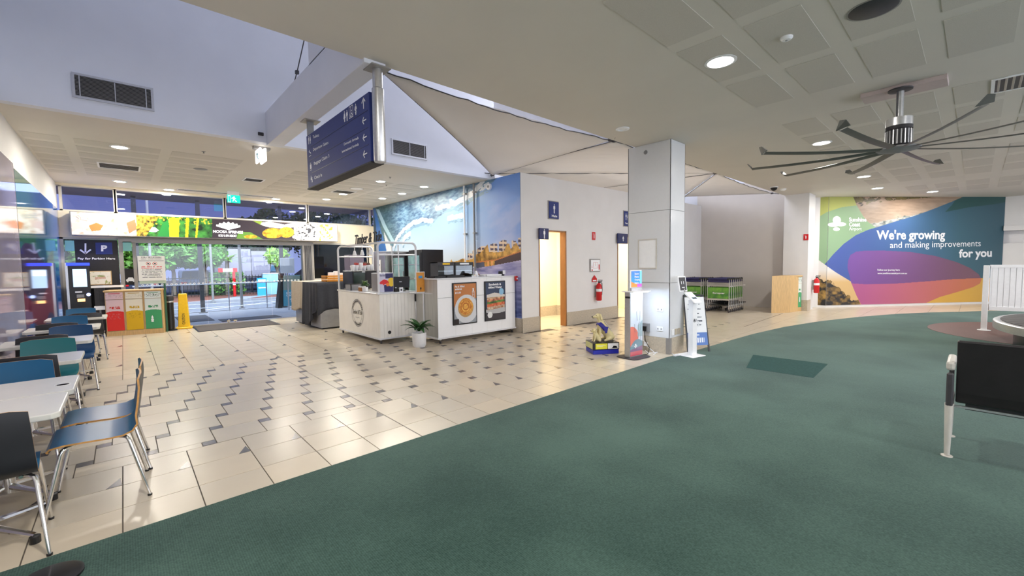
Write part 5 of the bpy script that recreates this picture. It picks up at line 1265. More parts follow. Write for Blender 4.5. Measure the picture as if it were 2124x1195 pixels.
# items on cart
t = thing('espresso_grinder_cabinet', 'dark green-black boxy machine at the back of the coffee cart', 'machine', (3.98, 9.6, 1.01)); MB().box((3.74, 9.30, 1.03), (4.30, 9.88, 1.44)).build('body', M['black'], t, world=True, bevel=.01); MB().box((3.76, 9.29, 1.06), (4.02, 9.30, 1.40)).build('door_glass', mat('dark_green_glass', S(38, 56, 50), .15, var=.1), t, world=True); MB().box((3.95, 9.285, 1.40), (4.02, 9.292, 1.42)).build('badge', M['alu'], t, world=True); MB().box((4.04, 9.292, 1.06), (4.28, 9.30, 1.40)).build('side_grille', M['blackm'], t, world=True)
for i, (x, y, h_, c1) in enumerate([(3.80, 9.4, .13, 0), (3.89, 9.42, .17, 1), (3.98, 9.4, .18, 0), (4.07, 9.42, .16, 1), (4.16, 9.42, .17, 2), (4.24, 9.45, .14, 0), (3.86, 9.62, .12, 0), (3.96, 9.64, .18, 1), (4.07, 9.65, .16, 0), (4.18, 9.66, .19, 2)]):
    t = thing('cup_stack', ['white paper cup stack, leftmost at the front on top of the dark machine', 'cup stack with reddish lids, front row on the dark machine, second from left', 'tall pale cup stack in the middle of the front row on the dark machine', 'cup stack with red sleeve, fourth in the front row on the machine', 'cup stack with brown lid, fifth in the front row on the machine', 'short white cup stack at the right end of the machine top', 'short white cup stack in the back row, leftmost on the machine', 'reddish cup stack in the back row on the machine', 'white cup stack third in the back row on the machine', 'tall brown-topped cup stack in the back row on the machine'][i], 'cups', (x, y, 1.44), group='paper cup stacks on the dark machine')
    MB().lathe([(.028, 0), (.038, .09), (.040, h_ * .7), (.039, h_ * .72)], n=14).build('cups', M['white'], t, smooth=True); MB().lathe([(.041, h_ * .72), (.042, h_ * .8), (.036, h_), (.001, h_)], n=14).build('lids', [M['white'], mat('red_lid', S(176, 70, 66), .5, var=.1), mat('brown_lid', S(120, 84, 70), .5, var=.1)][c1], t, smooth=True)
def plant(x, y, z, r, h, potr, poth, label, nl, long=False, cm='leaf'):
    t = thing('potted_plant', label, 'plant', (x, y, z)); MB().lathe([(potr * .78, 0), (potr * .93, poth * .1), (potr, poth * .9), (potr * .97, poth), (potr * .88, poth), (potr * .86, poth * .9), (.001, poth * .88)], n=28).build('pot', mat('white_ceramic', S(232, 232, 234), .4, var=.02), t, smooth=True)
    MB().lathe([(potr * .85, poth * .88), (.001, poth * .93)], n=20).build('soil', mat('soil', S(56, 42, 32), .9, var=.2), t)
    lm = mat('dark_leaf', S(42, 84, 38), .4, var=.3, scale=12); lm2 = mat('light_leaf', S(112, 142, 74), .45, var=.25, scale=12)
    for k in range(nl):
        a = 2.4 * k + .3; el = .35 + .9 * ((k * 7) % nl) / nl; L_ = r * (.75 + .35 * ((k * 5) % 7) / 7); w_ = L_ * (.16 if long else .28); N = 7; vs = []; fs = []
        for i in range(N + 1):
            s = i / N; rad = L_ * s * math.cos(el * (1 - .55 * s)); zz = poth + .02 + h * (1.1 * s * math.sin(el + .35) - .75 * s * s * (1.25 - el * .6)); ww = w_ * math.sin(PI * min(1, .08 + .92 * s)) ** .8 + .002
            for sd, dz in ((-1, .25), (0, 0), (1, .25)): vs.append((rad * math.cos(a) - sd * ww * math.sin(a), rad * math.sin(a) + sd * ww * math.cos(a), zz + dz * ww))
        for i in range(N):
            for j in (0, 1): fs.append((i * 3 + j, i * 3 + j + 1, (i + 1) * 3 + j + 1, (i + 1) * 3 + j))
        o = MB().add(vs, fs).build('leaf', lm2 if (k % 4 == 0 and not long) else lm, t, smooth=True); md = o.modifiers.new('th', 'SOLIDIFY'); md.thickness = .002
    return t
plant(4.09, 7.10, 0, .36, .34, .135, .27, 'dark strap-leaved plant in a white pot on the floor before the counters', 16, True)
plant(3.72, 8.62, 1.01, .10, .17, .06, .09, 'small bushy variegated plant in a white pot on the coffee cart', 30)
t = thing('drinks_cooler', 'small countertop drinks cooler printed with red bull and yellow sun', 'cooler', (3.88, 8.05, 1.01))
MB().box((3.72, 7.98, 1.01), (4.04, 8.30, 1.40)).build('body', M['white'], t, world=True, bevel=.004)
fp = Print((3.735, 7.972, 1.02), (.295, 0, 0), (0, 0, .37), 90, 90); u, v = fp.u / fp.lu, fp.v / fp.lv; fp.c[:] = S(206, 202, 222); fp.c[(u > .45) & (v + u * .0 > .72) | ((u > .32) & (v < .38) & (u > .35 - v * .1))] = S(34, 28, 92)
fp.c[(u - .86) ** 2 + ((v - .52) * 1.15) ** 2 < .075] = S(236, 196, 40)
bull = [(.02, .50), (.10, .58), (.22, .64), (.36, .68), (.52, .64), (.64, .58), (.70, .48), (.62, .36), (.52, .34), (.46, .42), (.34, .40), (.26, .34), (.24, .42), (.12, .42), (.04, .44)]
fp.c[inside(u, v, bull)] = S(226, 24, 34); fp.c[inside(u, v, [(.46, .42), (.60, .50), (.72, .42), (.66, .30), (.52, .30)])] = S(246, 120, 30)
fp.build('front_print', M['print'], t); text('Red Bull', (3.75, 7.97, 1.33), (3.86, 7.97, 1.33), (3.75, 7.97, 1.37), M['blue_sign2'], t)
MB().box((3.714, 8.0, 1.03), (3.72, 8.28, 1.39)).build('side_panel', M['alu_grey'], t, world=True)
t = thing('register_screen', 'black point of sale screen tilted on its stand', 'screen', (4.22, 8.0, 1.01))
R_ = Matrix.Rotation(math.radians(-32), 3, 'Z') @ Matrix.Rotation(math.radians(52), 3, 'X')
MB().obox((4.22, 8.02, 1.20), (.36, .27, .03), R_).build('display', M['black'], t, world=True, bevel=.004); MB().obox((4.22, 8.02, 1.20), (.05, .02, .034), R_).build('logo_plate', M['alu'], t, world=True); MB().box((4.16, 8.0, 1.01), (4.32, 8.14, 1.03)).build('base', M['black'], t, world=True); MB().tube([(4.25, 8.08, 1.03), (4.24, 8.06, 1.18)], .025, 10).build('stem', M['black'], t, world=True)
t = thing('receipt_printer', 'black receipt printer between cooler and register', 'printer', (4.08, 8.1, 1.01)); MB().prism([(4.06, 7.95, 1.01), (4.06, 8.18, 1.01), (4.06, 8.18, 1.13), (4.06, 8.06, 1.13), (4.06, 7.95, 1.06)], (.12, 0, 0)).build('body', M['black'], t, world=True, bevel=.004); MB().box((4.08, 7.99, 1.085), (4.16, 8.0, 1.10)).build('paper', M['signwhite'], t, world=True)
t = thing('menu_card', 'small white card standing on the cart edge below the register', 'card', (4.15, 7.87, 1.01)); MB().box((4.11, 7.865, 1.01), (4.19, 7.872, 1.10)).build('card', M['signwhite'], t, world=True); MB().cyl((4.15, 7.864, 1.05), (4.15, 7.862, 1.05), .02, n=16).build('symbol', M['darkgrey'], t, world=True)
for i, (x, y) in enumerate(((3.72, 8.88), (3.78, 8.80), (3.70, 8.76))):
    t = thing('jar', ['small dark-lidded jar left of the little plant', 'pale pink canister beside the jars on the cart', 'brown spice jar on the cart front edge'][i], 'jar', (x, y, 1.01), group='jars on the coffee cart'); MB().lathe([(.03, 0), (.035, .01), (.035, .07), (.028, .08)], n=14).build('body', [M['wood_dk'], mat('pink', S(226, 190, 180), .5, var=.05), M['wood_dk']][i], t, smooth=True); MB().lathe([(.031, .08), (.031, .10), (.001, .10)], n=14).build('lid', M['white'], t)
t = thing('napkin_box', 'small grey open box at the far corner of the cart', 'box', (3.70, 9.45, 1.01)); MB().box((3.65, 9.2, 1.01), (3.90, 9.215, 1.15)).box((3.65, 9.2, 1.01), (3.665, 9.5, 1.15)).box((3.885, 9.2, 1.01), (3.90, 9.5, 1.15)).box((3.65, 9.2, 1.14), (3.90, 9.5, 1.15)).build('shell', M['grey'], t, world=True); MB().box((3.665, 9.22, 1.01), (3.885, 9.48, 1.12)).build('contents', M['darkgrey'], t, world=True)
# kiosk 2
t = k2 = thing('serving_counter', 'taller white serving counter on casters with two food posters', 'kiosk', (5.45, 7.4, 0))
panelled('front', (4.44, 6.975), (6.47, 6.975), .13, 1.255, t, mat('white_board', S(250, 250, 252), .35, var=.01), pitch=.34)
M['galv'] = mat('streaky_metal', S(196, 194, 186), .35, .3, var=.12, scale=3, stretch=(1, 10, .4))
MB().box((4.44, 6.99, .12), (4.455, 7.80, 1.255)).build('end_panel', M['galv'], t, world=True); MB().box((4.46, 6.99, .12), (6.46, 7.78, 1.25)).build('carcass', M['white'], t, world=True)
MB().box((4.42, 6.955, 1.255), (6.49, 7.82, 1.285)).build('countertop', M['white_gloss'], t, world=True, bevel=.004); MB().box((4.42, 6.96, .10), (6.48, 7.8, .13)).build('bottom_rail', M['tub'], t, world=True)
for x, y in ((4.52, 7.04), (6.42, 7.04), (4.52, 7.74), (6.42, 7.74)): caster(x, y, t)
for (x0, x1, f_, lbs) in ((4.77, 5.37, poster_pie, 0), (5.58, 6.16, poster_sandwich, 1)):
    fr = MB().box((x0, 6.945, .34), (x1, 6.974, 1.185)).build('poster_frame', M['black'], t, world=True, bevel=.006)
    po = Print((x0 + .025, 6.943, .365), (x1 - x0 - .05, 0, 0), (0, 0, .795), 70, 100); f_(po); po.build('poster', M['print'], fr)
    if lbs == 0:
        text('Pie & 300ml', (x0 + .05, 6.94, 1.09), (x0 + .28, 6.94, 1.09), (x0 + .05, 6.94, 1.13), SW, t, bold=.03); text('softdrink', (x0 + .05, 6.94, 1.04), (x0 + .22, 6.94, 1.04), (x0 + .05, 6.94, 1.08), SW, t, bold=.03); text('$13.50', (x0 + .05, 6.94, .965), (x0 + .19, 6.94, .965), (x0 + .05, 6.94, 1.005), SW, t, bold=.03)
        symbol([[(.2, 0), (.8, 0), (.8, .04), (.2, .04)], [(.2, 0), (.28, 0), (.28, .7), (.2, .7)], [(.72, 0), (.8, 0), (.8, .7), (.72, .7)], [(.2, .66), (.8, .66), (.8, .72), (.2, .72)], [(.36, .72), (.64, .72), (.64, .92), (.36, .92)], [(.32, .92), (.68, .92), (.68, 1), (.32, 1)], [(.2, .3), (.8, .3), (.8, .34), (.2, .34)], [(.2, .5), (.8, .5), (.8, .54), (.2, .54)]], (x0 + .45, 6.94, .86), (.10, 0, 0), (0, 0, .20), SW, t, 'bottle_symbol')
    else:
        text('Sandwich &', (x0 + .10, 6.94, 1.09), (x0 + .45, 6.94, 1.09), (x0 + .10, 6.94, 1.14), SW, t, bold=.04); text('600ml Water', (x0 + .09, 6.94, 1.03), (x0 + .47, 6.94, 1.03), (x0 + .09, 6.94, 1.075), SW, t, bold=.04)
MB().box((4.44, 6.968, .90), (6.47, 6.974, .906)).build('joint_line', M['grey'], t, world=True)
def tray(x0, y0, x1, y1, lb, m, h=.03): t = thing('serving_tray', lb, 'tray', ((x0 + x1) / 2, (y0 + y1) / 2, 1.285), group='trays on the serving counter'); MB().prism([(x0 + .01, y0 + .01, 1.287), (x1 - .01, y0 + .01, 1.287), (x1 - .01, y1 - .01, 1.287), (x0 + .01, y1 - .01, 1.287)], (0, 0, .006)).build('base', M[m], t, world=True); MB().box((x0, y0, 1.287), (x1, y0 + .01, 1.287 + h)).box((x0, y1 - .01, 1.287), (x1, y1, 1.287 + h)).box((x0, y0, 1.287), (x0 + .01, y1, 1.287 + h)).box((x1 - .01, y0, 1.287), (x1, y1, 1.287 + h)).build('rim', M[m], t, world=True)
tray(4.46, 7.1, 4.72, 7.4, 'black tray at the left end of the serving counter', 'black'); tray(4.76, 7.12, 5.2, 7.45, 'larger black tray beside it with a curled edge', 'black', .04); tray(5.75, 7.1, 6.2, 7.4, 'white tray right of the paper packs on the serving counter', 'white', .035)
for i, (x0, x1, lb) in enumerate(((4.80, 5.22, 'glass-fronted food warmer with yellow header behind the trays'), (5.24, 5.72, 'black-framed pastry display with white header logo'))):
    t = thing('food_display', lb, 'display case', ((x0 + x1) / 2, 7.7, 1.285)); y0, y1, z0, z1 = 7.52, 7.80, 1.287, 1.60
    b = MB(); b.box((x0, y0, z0), (x0 + .02, y1, z1)).box((x1 - .02, y0, z0), (x1, y1, z1)).box((x0, y0, z1 - .02), (x1, y1, z1)).box((x0, y1 - .01, z0), (x1, y1, z1)).box((x0, y0, z0), (x1, y1, z0 + .02)); b.build('frame', M['darkgrey'] if i == 0 else M['black'], t, world=True)
    MB().box((x0, y0 - .01, z1 - .075), (x1, y0, z1)).build('header', M['darkgrey'] if i == 0 else M['black'], t, world=True)
    MB().box((x0 + .12, y0 - .014, z1 - .055), (x1 - .12, y0 - .01, z1 - .02)).build('header_label', M['yellow'] if i == 0 else M['signwhite'], t, world=True)
    MB().box((x0 + .02, y0, z0 + .02), (x1 - .02, y0 + .005, z1 - .075)).build('glass_front', M['glass'], t, world=True); MB().box((x0 + .02, y0 + .02, z0 + .12), (x1 - .02, y1 - .02, z0 + .13)).build('shelf', M['steel'], t, world=True)
for i, (x, y) in enumerate(((5.60, 7.25), (5.66, 7.35))):
    t = thing('sandwich', ['triangular white sandwich pack standing on the counter', 'brown bread roll behind the sandwich pack'][i], 'food', (x, y, 1.285))
    if i == 0: MB().prism([(-.07, 0, .002), (.07, 0, .002), (.02, 0, .12)], (0, .08, 0)).build('wrapper', M['signwhite'], t); MB().prism([(-.05, -.002, .012), (.05, -.002, .012), (.015, -.002, .03)], (0, .004, 0)).build('filling', M['wood_dk'], t)
    else: MB().ball((0, 0, .035), (.10, .05, .035)).build('crust', M['wood_dk'], t, smooth=True); MB().box((-.06, -.05, .0), (.06, -.045, .02)).build('paper_sleeve', M['signwhite'], t)
for i, (x, cm) in enumerate(((5.40, 'green'), (5.46, 'yellow'), (5.52, 'signwhite'), (5.95, 'signwhite'))):
    t = thing('condiment_tub', ['small green-lidded tub in front of the pastry display', 'small yellow tub next to the green one', 'small white tub next to the yellow one', 'white tub alone near the right tray'][i], 'tub', (x, 7.12, 1.285), group='small tubs on the serving counter'); MB().lathe([(.018, .002), (.024, .035)], n=12).build('cup', M['white'], t); MB().lathe([(.025, .035), (.025, .042), (.001, .042)], n=12).build('lid', M[cm], t)
t = thing('black_caddy', 'small black napkin caddy near the right end of the serving counter', 'caddy', (6.27, 7.2, 1.285)); MB().prism([(-.05, -.04, .002), (.05, -.04, .002), (.07, .04, .002), (-.07, .04, .002)], (.02, 0, .10)).build('holder', M['black'], t); MB().box((.0, -.05, .03), (.08, -.045, .12)).build('napkins', M['signwhite'], t)
t = thing('red_button_box', 'red emergency call box at the right corner of the counter', 'button', (6.46, 6.93, 1.20)); MB().box((6.44, 6.90, 1.17), (6.53, 6.955, 1.27)).build('box', M['red'], t, world=True, bevel=.006); MB().box((6.455, 6.895, 1.20), (6.49, 6.90, 1.235)).build('label_plate', M['signwhite'], t, world=True)
# gate and notice stand between the counters
t = thing('service_gate', 'narrow gap gate with white bar between cart and counter', 'gate', (4.46, 7.8, 0)); MB().tube([(4.30, 7.80, .985), (4.44, 7.5, .98), (4.46, 6.99, .985)], .014, 8).build('bar', M['tub'], t, world=True); MB().cyl((4.44, 7.81, .02), (4.44, 7.81, .98), .012, n=10).build('post', M['alu'], t, world=True); MB().box((4.42, 7.79, .8), (4.46, 7.82, .95)).build('latch', M['black'], t, world=True)
n0 = fl_ = FL(869, 609, 1.02)
t = thing('notice_stand', 'orange notice with small blue square on a white framed stand between the counters', 'notice', (4.42, 7.45, 1.0)); yy = 7.45; a = OY(yy)(862, 564); b_ = OY(yy)(882, 607)
MB().box((a[0], yy, b_[2]), (b_[0], yy + .015, a[2])).build('frame', M['tub'], t, world=True, bevel=.004); MB().box((a[0] + .015, yy - .004, b_[2] + .02), (b_[0] - .015, yy, a[2] - .015)).build('sheet', M['orange'], t, world=True)
zc_ = (a[2] + b_[2]) / 2; MB().box((a[0] + .06, yy - .006, zc_ + .08), (b_[0] - .06, yy - .003, zc_ + .13)).build('blue_square', mat('sky_blue', S(70, 150, 210), .5, var=.03), t, world=True); symbol(PERSON, (a[0] + .07, yy - .004, b_[2] + .05), (b_[0] - a[0] - .14, 0, 0), (0, 0, .07), M['blackm'], t); MB().box((a[0] + .02, yy - .006, b_[2] + .02), (b_[0] - .02, yy - .003, b_[2] + .14)).build('lower_leaflets', M['orange'], t, world=True); MB().cyl((4.42, 7.47, .0), (4.42, 7.47, b_[2]), .012, n=8).build('leg', M['tub'], t, world=True)
# fridges and tall equipment
def fridge(x0, x1, y0, y1, z1, lb, glass=True, m='black', cat='fridge', side_grey=False):
    t = thing('display_fridge', lb, cat, ((x0 + x1) / 2, (y0 + y1) / 2, 0))
    MB().box((x0 + .04, y0, .0), (x1, y1, z1)).build('cabinet', M[m], t, world=True, bevel=.006)
    d = MB().box((x0, y0 + .01, .12), (x0 + .04, y1 - .01, z1 - .08)).build('door', M[m], t, world=True)
    if glass:
        MB().box((x0 - .006, y0 + .06, .18), (x0, y1 - .06, z1 - .14)).build('pane', mat('fridge_glass', S(120, 150, 150), .08, var=.3, scale=6, emit=.12), d, world=True)
        for k in range(4): MB().box((x0 - .010, y0 + .08, .5 + .35 * k), (x0 - .006, y1 - .08, .52 + .35 * k)).build('shelf_edge', M['alu'], d, world=True)
    MB().box((x0 - .03, y0 + .05, .9), (x0 - .015, y0 + .07, 1.4)).build('handle', M['alu'], d, world=True)
    return t
fridge(5.28, 5.92, 9.0, 9.65, 1.92, 'tall dark drinks fridge with plain side, nearest the mural'); fridge(5.25, 5.9, 9.72, 10.4, 1.88, 'second tall glass-door fridge behind the register')
fridge(5.1, 5.8, 10.5, 11.3, 1.93, 'grey stainless upright cabinet with notices behind the cart', glass=False, m='steel', cat='cabinet')
t = thing('paper_notice', 'white instruction sheets taped to the stainless cabinet', 'notice', (5.09, 10.8, 1.4)); MB().box((5.085, 10.75, 1.25), (5.09, 10.95, 1.7)).build('sheet', M['signwhite'], t, world=True); MB().box((5.08, 10.78, 1.55), (5.084, 10.92, 1.58)).box((5.08, 10.78, 1.38), (5.084, 10.92, 1.41)).build('print_lines', M['grey'], t, world=True)
t = thing('wall_dispenser', 'purple-grey water boiler box behind the cart', 'machine', (4.9, 11.8, 1.2)); MB().box((4.6, 11.6, 1.25), (5.0, 12.0, 1.85)).build('body', mat('mauve_grey', S(112, 104, 122), .4, var=.05), t, world=True, bevel=.01); MB().box((4.9, 11.59, 1.3), (4.94, 11.6, 1.36)).build('tap', M['alu'], t, world=True); MB().box((4.6, 11.55, 1.22), (5.05, 12.05, 1.25)).build('shelf', M['white'], t, world=True); MB().box((4.62, 11.6, 0), (5.0, 12.0, 1.22)).build('stand', M['darkgrey'], t, world=True)
# draped prep table
t = thing('prep_table', 'stainless prep bench half covered by beige and black cloths', 'table', (3.95, 11.7, 0))
MB().box((3.50, 10.75, .04), (4.38, 12.75, 1.10)).build('cabinet', mat('dull_steel', (.36, .36, .37), .4, .8, var=.08, scale=10), t, world=True); MB().box((3.46, 10.70, 1.10), (4.42, 12.80, 1.14)).build('top', M['steel'], t, world=True); MB().box((3.56, 10.8, 0), (4.3, 12.7, .04)).build('plinth', M['black'], t, world=True)
M['steel_dk'] = mat('dull_steel', (.36, .36, .37), .4, .8, var=.08, scale=10)
def drape(name, lb, y0, y1, bot, m, xo, amp, fr, side=True, top=(3.46, 4.42)):
    t = thing(name, lb, 'cloth', (3.45, (y0 + y1) / 2, 1.14)); N = 44; K = 14; vs = []; fs = []
    path = [(top[1], y0 - 0.0, 1.150)] if False else []
    for i in range(N + 1):
        s = i / N; y = y0 + (y1 - y0) * s; zb = bot(s)
        for j in range(K + 5):
            if j < 4: vs.append((top[1] - (top[1] - xo - .0) * (j / 4) * .98, y, 1.150 + .004 * math.sin(9 * s + j)))
            else:
                f = (j - 4) / K; z = 1.148 - (1.148 - zb) * f; w_ = amp * f ** .6 * (math.sin(fr * s * PI * 2) + .4 * math.sin(fr * 2.3 * s * PI * 2 + 1)); vs.append((xo - .012 - .02 * f + w_, y + .02 * f * math.sin(fr * s * 7), z))
    C2 = K + 5
    for i in range(N):
        for j in range(C2 - 1): fs.append((i * C2 + j, i * C2 + j + 1, (i + 1) * C2 + j + 1, (i + 1) * C2 + j))
    o = MB().add(vs, fs).build('drape', m, t, world=True, smooth=True); md = o.modifiers.new('th', 'SOLIDIFY'); md.thickness = .004
    return t
drape('beige_cloth', 'beige linen cloth hanging over the far end of the prep bench', 11.7, 12.82, lambda s: .40 + .05 * math.sin(6 * s), mat('linen', S(176, 164, 148), .9, var=.08, scale=30), 3.45, .022, 5)
dc = drape('black_cloth', 'black cloth draped over the prep bench down to the floor', 10.72, 11.78, lambda s: .14 + .36 * max(0, 1 - s * 1.7) ** 1.2 + .03 * math.sin(9 * s) - .1 * s, mat('charcoal_cloth', S(58, 60, 68), .95, var=.12, scale=30), 3.43, .035, 4)
b = MB(); N = 30; K = 10; vs = []; fs = []
for i in range(N + 1):
    s = i / N; x = 3.40 + 1.0 * s; zb = .36 + .30 * s + .05 * math.sin(7 * s)
    for j in range(K + 1):
        f = j / K; vs.append((x, 10.69 - .02 - .03 * f ** .6 * math.sin(s * 26) - .02 * f, 1.15 - (1.15 - zb) * f))
for i in range(N):
    for j in range(K): fs.append((i * (K + 1) + j, i * (K + 1) + j + 1, (i + 1) * (K + 1) + j + 1, (i + 1) * (K + 1) + j))
o = MB().add(vs, fs).build('end_drape', MATS['charcoal_cloth'], dc, world=True, smooth=True); o.modifiers.new('th', 'SOLIDIFY').thickness = .004
t = thing('wooden_crate', 'orange-brown wooden crate on the draped prep bench', 'crate', (4.0, 11.3, 1.155))
for k in range(3): MB().box((3.75, 11.0, 1.16 + k * .055), (4.35, 11.012, 1.205 + k * .055)).build('slat', M['orange'], t, world=True); MB().box((3.75, 11.0, 1.16 + k * .055), (3.762, 11.35, 1.205 + k * .055)).build('slat', M['orange'], t, world=True); MB().box((4.338, 11.0, 1.16 + k * .055), (4.35, 11.35, 1.205 + k * .055)).build('slat', M['orange'], t, world=True)
MB().box((3.75, 11.0, 1.155), (4.35, 11.35, 1.165)).build('base', M['wood_dk'], t, world=True)
for i, (x, h_) in enumerate(((3.92, .10), (4.06, .13), (4.18, .08))): t = thing('paper_bag', ['low white paper bag inside the crate, left', 'tallest white paper bag inside the crate', 'small white paper bag inside the crate, right'][i], 'bag', (x, 11.18, 1.17), group='paper bags in the crate'); MB().prism([(-.06, -.05, 0), (.06, -.05, 0), (.055, .05, 0), (-.055, .05, 0)], (.01, 0, h_ + .12)).build('bag', M['signwhite'], t); MB().box((-.05, -.056, h_ + .08), (.06, -.051, h_ + .10)).build('fold', M['white'], t)

# ================================================================== OBJECTS ROUND THE COLUMN
def blob(name, balls, m, parent, voxel=.01, world=False):
    b = MB()
    for c, r in balls:
        if len(c) == 2:
            (p, q) = c; r0, r1 = r; p = Vector(p); q = Vector(q); N = max(2, int((q - p).length / (min(r0, r1) * .45)) + 1)
            for k in range(N + 1): s = k / N; rr = r0 + (r1 - r0) * s; b.ball(tuple(p.lerp(q, s)), rr, 12, 8)
        else: b.ball(c, r, 14, 10)
    o = b.build(name, m, parent, smooth=True, world=world)
    md = o.modifiers.new('rm', 'REMESH'); md.mode = 'VOXEL'; md.voxel_size = voxel; md.use_smooth_shade = True
    sm = o.modifiers.new('sm', 'SMOOTH'); sm.factor = .6; sm.iterations = 5
    return o
bx = (6.06, 4.33); brz = math.radians(-33)
t = thing('charity_box', 'blue and yellow donation box base under the dog statue', 'box', (bx[0], bx[1], 0), brz)
MB().box((-.23, -.18, 0), (.23, .18, .075)).build('blue_base', mat('royal_blue', S(30, 40, 170), .35, var=.04), t, bevel=.006); MB().box((-.235, -.185, .075), (.235, .185, .195)).build('body', M['black'], t, bevel=.005)
MB().box((-.19, -.190, .09), (.02, -.186, .185)).build('yellow_label', mat('lemon', S(232, 228, 60), .4, var=.03), t); MB().box((.03, -.190, .09), (.22, -.186, .185)).build('photo_label', M['signwhite'], t); MB().prism([(.10, -.193, .10), (.20, -.193, .10), (.18, -.193, .135), (.13, -.193, .14)], (0, .004, 0)).build('printed_dog', M['black'], t)
MB().box((-.2395, -.17, .09), (-.2355, .16, .185)).build('side_label', mat('lemon2', S(214, 214, 150), .4, var=.03), t)
MB().box((-.17, -.192, .150), (-.01, -.190, .156)).build('print_line', M['signwhite'], t); MB().box((-.17, -.192, .135), (-.06, -.190, .140)).build('print_line', M['signwhite'], t)
M['fur'] = mat('cream_dog_paint', S(222, 208, 158), .35, var=.10, scale=14)
t = dog = thing('guide_dog_statue', 'cream labrador collection statue sitting in a blue harness', 'statue', (bx[0], bx[1], .197), brz)
blob('body', [((( .12, 0, .10), (-.02, 0, .27)), (.085, .070)), ((.13, .045, .07), (.085, .045, .06)), ((.13, -.045, .07), (.085, .045, .06)), (((.0, 0, .27), (-.055, 0, .40)), (.062, .042)), ((-.07, 0, .435), (.052, .046, .045)),
  (((-.09, 0, .43), (-.155, 0, .415)), (.032, .020)), ((-.115, 0, .415), (.03, .028, .02)), ((( -.04, .045, .26), (-.075, .05, .03)), (.030, .022)), (((-.04, -.045, .26), (-.075, -.05, .03)), (.030, .022)), ((-.095, .05, .014), (.032, .020, .014)), ((-.095, -.05, .014), (.032, .020, .014)),
  (((.12, .075, .05), (.02, .085, .018)), (.034, .020)), (((.12, -.075, .05), (.02, -.085, .018)), (.034, .020)), (((.19, 0, .03), (.22, .06, .018)), (.022, .014))], M['fur'], t, .009)
for s in (-1, 1):
    blob('ear', [(((-.045, s * .045, .455), (-.03, s * .056, .385)), (.018, .024))], M['fur'], t, .007)
    MB().ball((-.112, s * .026, .447), .007).build('eye', M['black'], t, smooth=True)
MB().ball((-.178, 0, .424), (.012, .014, .011)).build('nose', M['black'], t, smooth=True)
b = MB(); b.tube([(-.145, .018, .400), (-.17, .012, .402), (-.176, 0, .402), (-.17, -.012, .402), (-.145, -.018, .400)], .003, 6); b.build('mouth', M['darkgrey'], t)
hb = mat('harness_blue', S(44, 44, 150), .45, var=.08)
R_ = Matrix.Rotation(math.radians(48), 3, 'Y')
b = MB(); N = 24; vs = []; fs = []
for i in range(N):
    a = 2 * PI * i / N
    for (off, rr) in ((-.035, .098), (.035, .094)):
        q = R_ @ Vector((.082 * 1.05 * math.cos(a), rr * .93 * math.sin(a), off)); vs.append((q.x - .012, q.y, q.z + .250))
for i in range(N): fs.append((2 * i, 2 * i + 1, (2 * i + 3) % (2 * N), (2 * i + 2) % (2 * N)))
o = MB().add(vs, fs).build('harness_band', hb, t, smooth=True); o.modifiers.new('th', 'SOLIDIFY').thickness = .008
b = MB(); b.prism([(-.02, -.092, .27), (.075, -.090, .25), (.05, -.098, .15), (.02, -.098, .14)], (0, -.006, 0)); b.prism([(-.02, .092, .27), (.075, .090, .25), (.05, .098, .15), (.02, .098, .14)], (0, .006, 0)); b.build('harness_flap', hb, t)
b = MB(); b.tube([(.03, -.05, .35), (.17, -.04, .14)], .004, 6); b.tube([(.03, .05, .35), (.17, .04, .14)], .004, 6); b.tube([(.03, -.05, .35), (.03, .05, .35)], .004, 6); b.build('handle', M['alu'], t)
t = thing('puppy_statue', 'small cream puppy statue sitting in front of the labrador', 'statue', (bx[0] - .13, bx[1] + .02, .197), brz + .1)
blob('body', [(((.03, 0, .05), (-.03, 0, .15)), (.048, .038)), ((-.045, 0, .195), (.042, .040, .038)), (((-.06, 0, .195), (-.09, 0, .185)), (.024, .018)), (((-.035, .025, .12), (-.055, .03, .02)), (.018, .014)), (((-.035, -.025, .12), (-.055, -.03, .02)), (.018, .014)), ((-.065, .03, .01), (.02, .014, .01)), ((-.065, -.03, .01), (.02, .014, .01)), ((.04, .035, .03), (.035, .02, .03)), ((.04, -.035, .03), (.035, .02, .03))], M['fur'], t, .008)
for s in (-1, 1): blob('ear', [(((-.035, s * .036, .21), (-.03, s * .042, .165)), (.011, .015))], M['fur'], t, .006); MB().ball((-.078, s * .018, .205), .005).build('eye', M['black'], t, smooth=True)
MB().ball((-.108, 0, .19), (.008, .009, .007)).build('nose', M['black'], t, smooth=True)
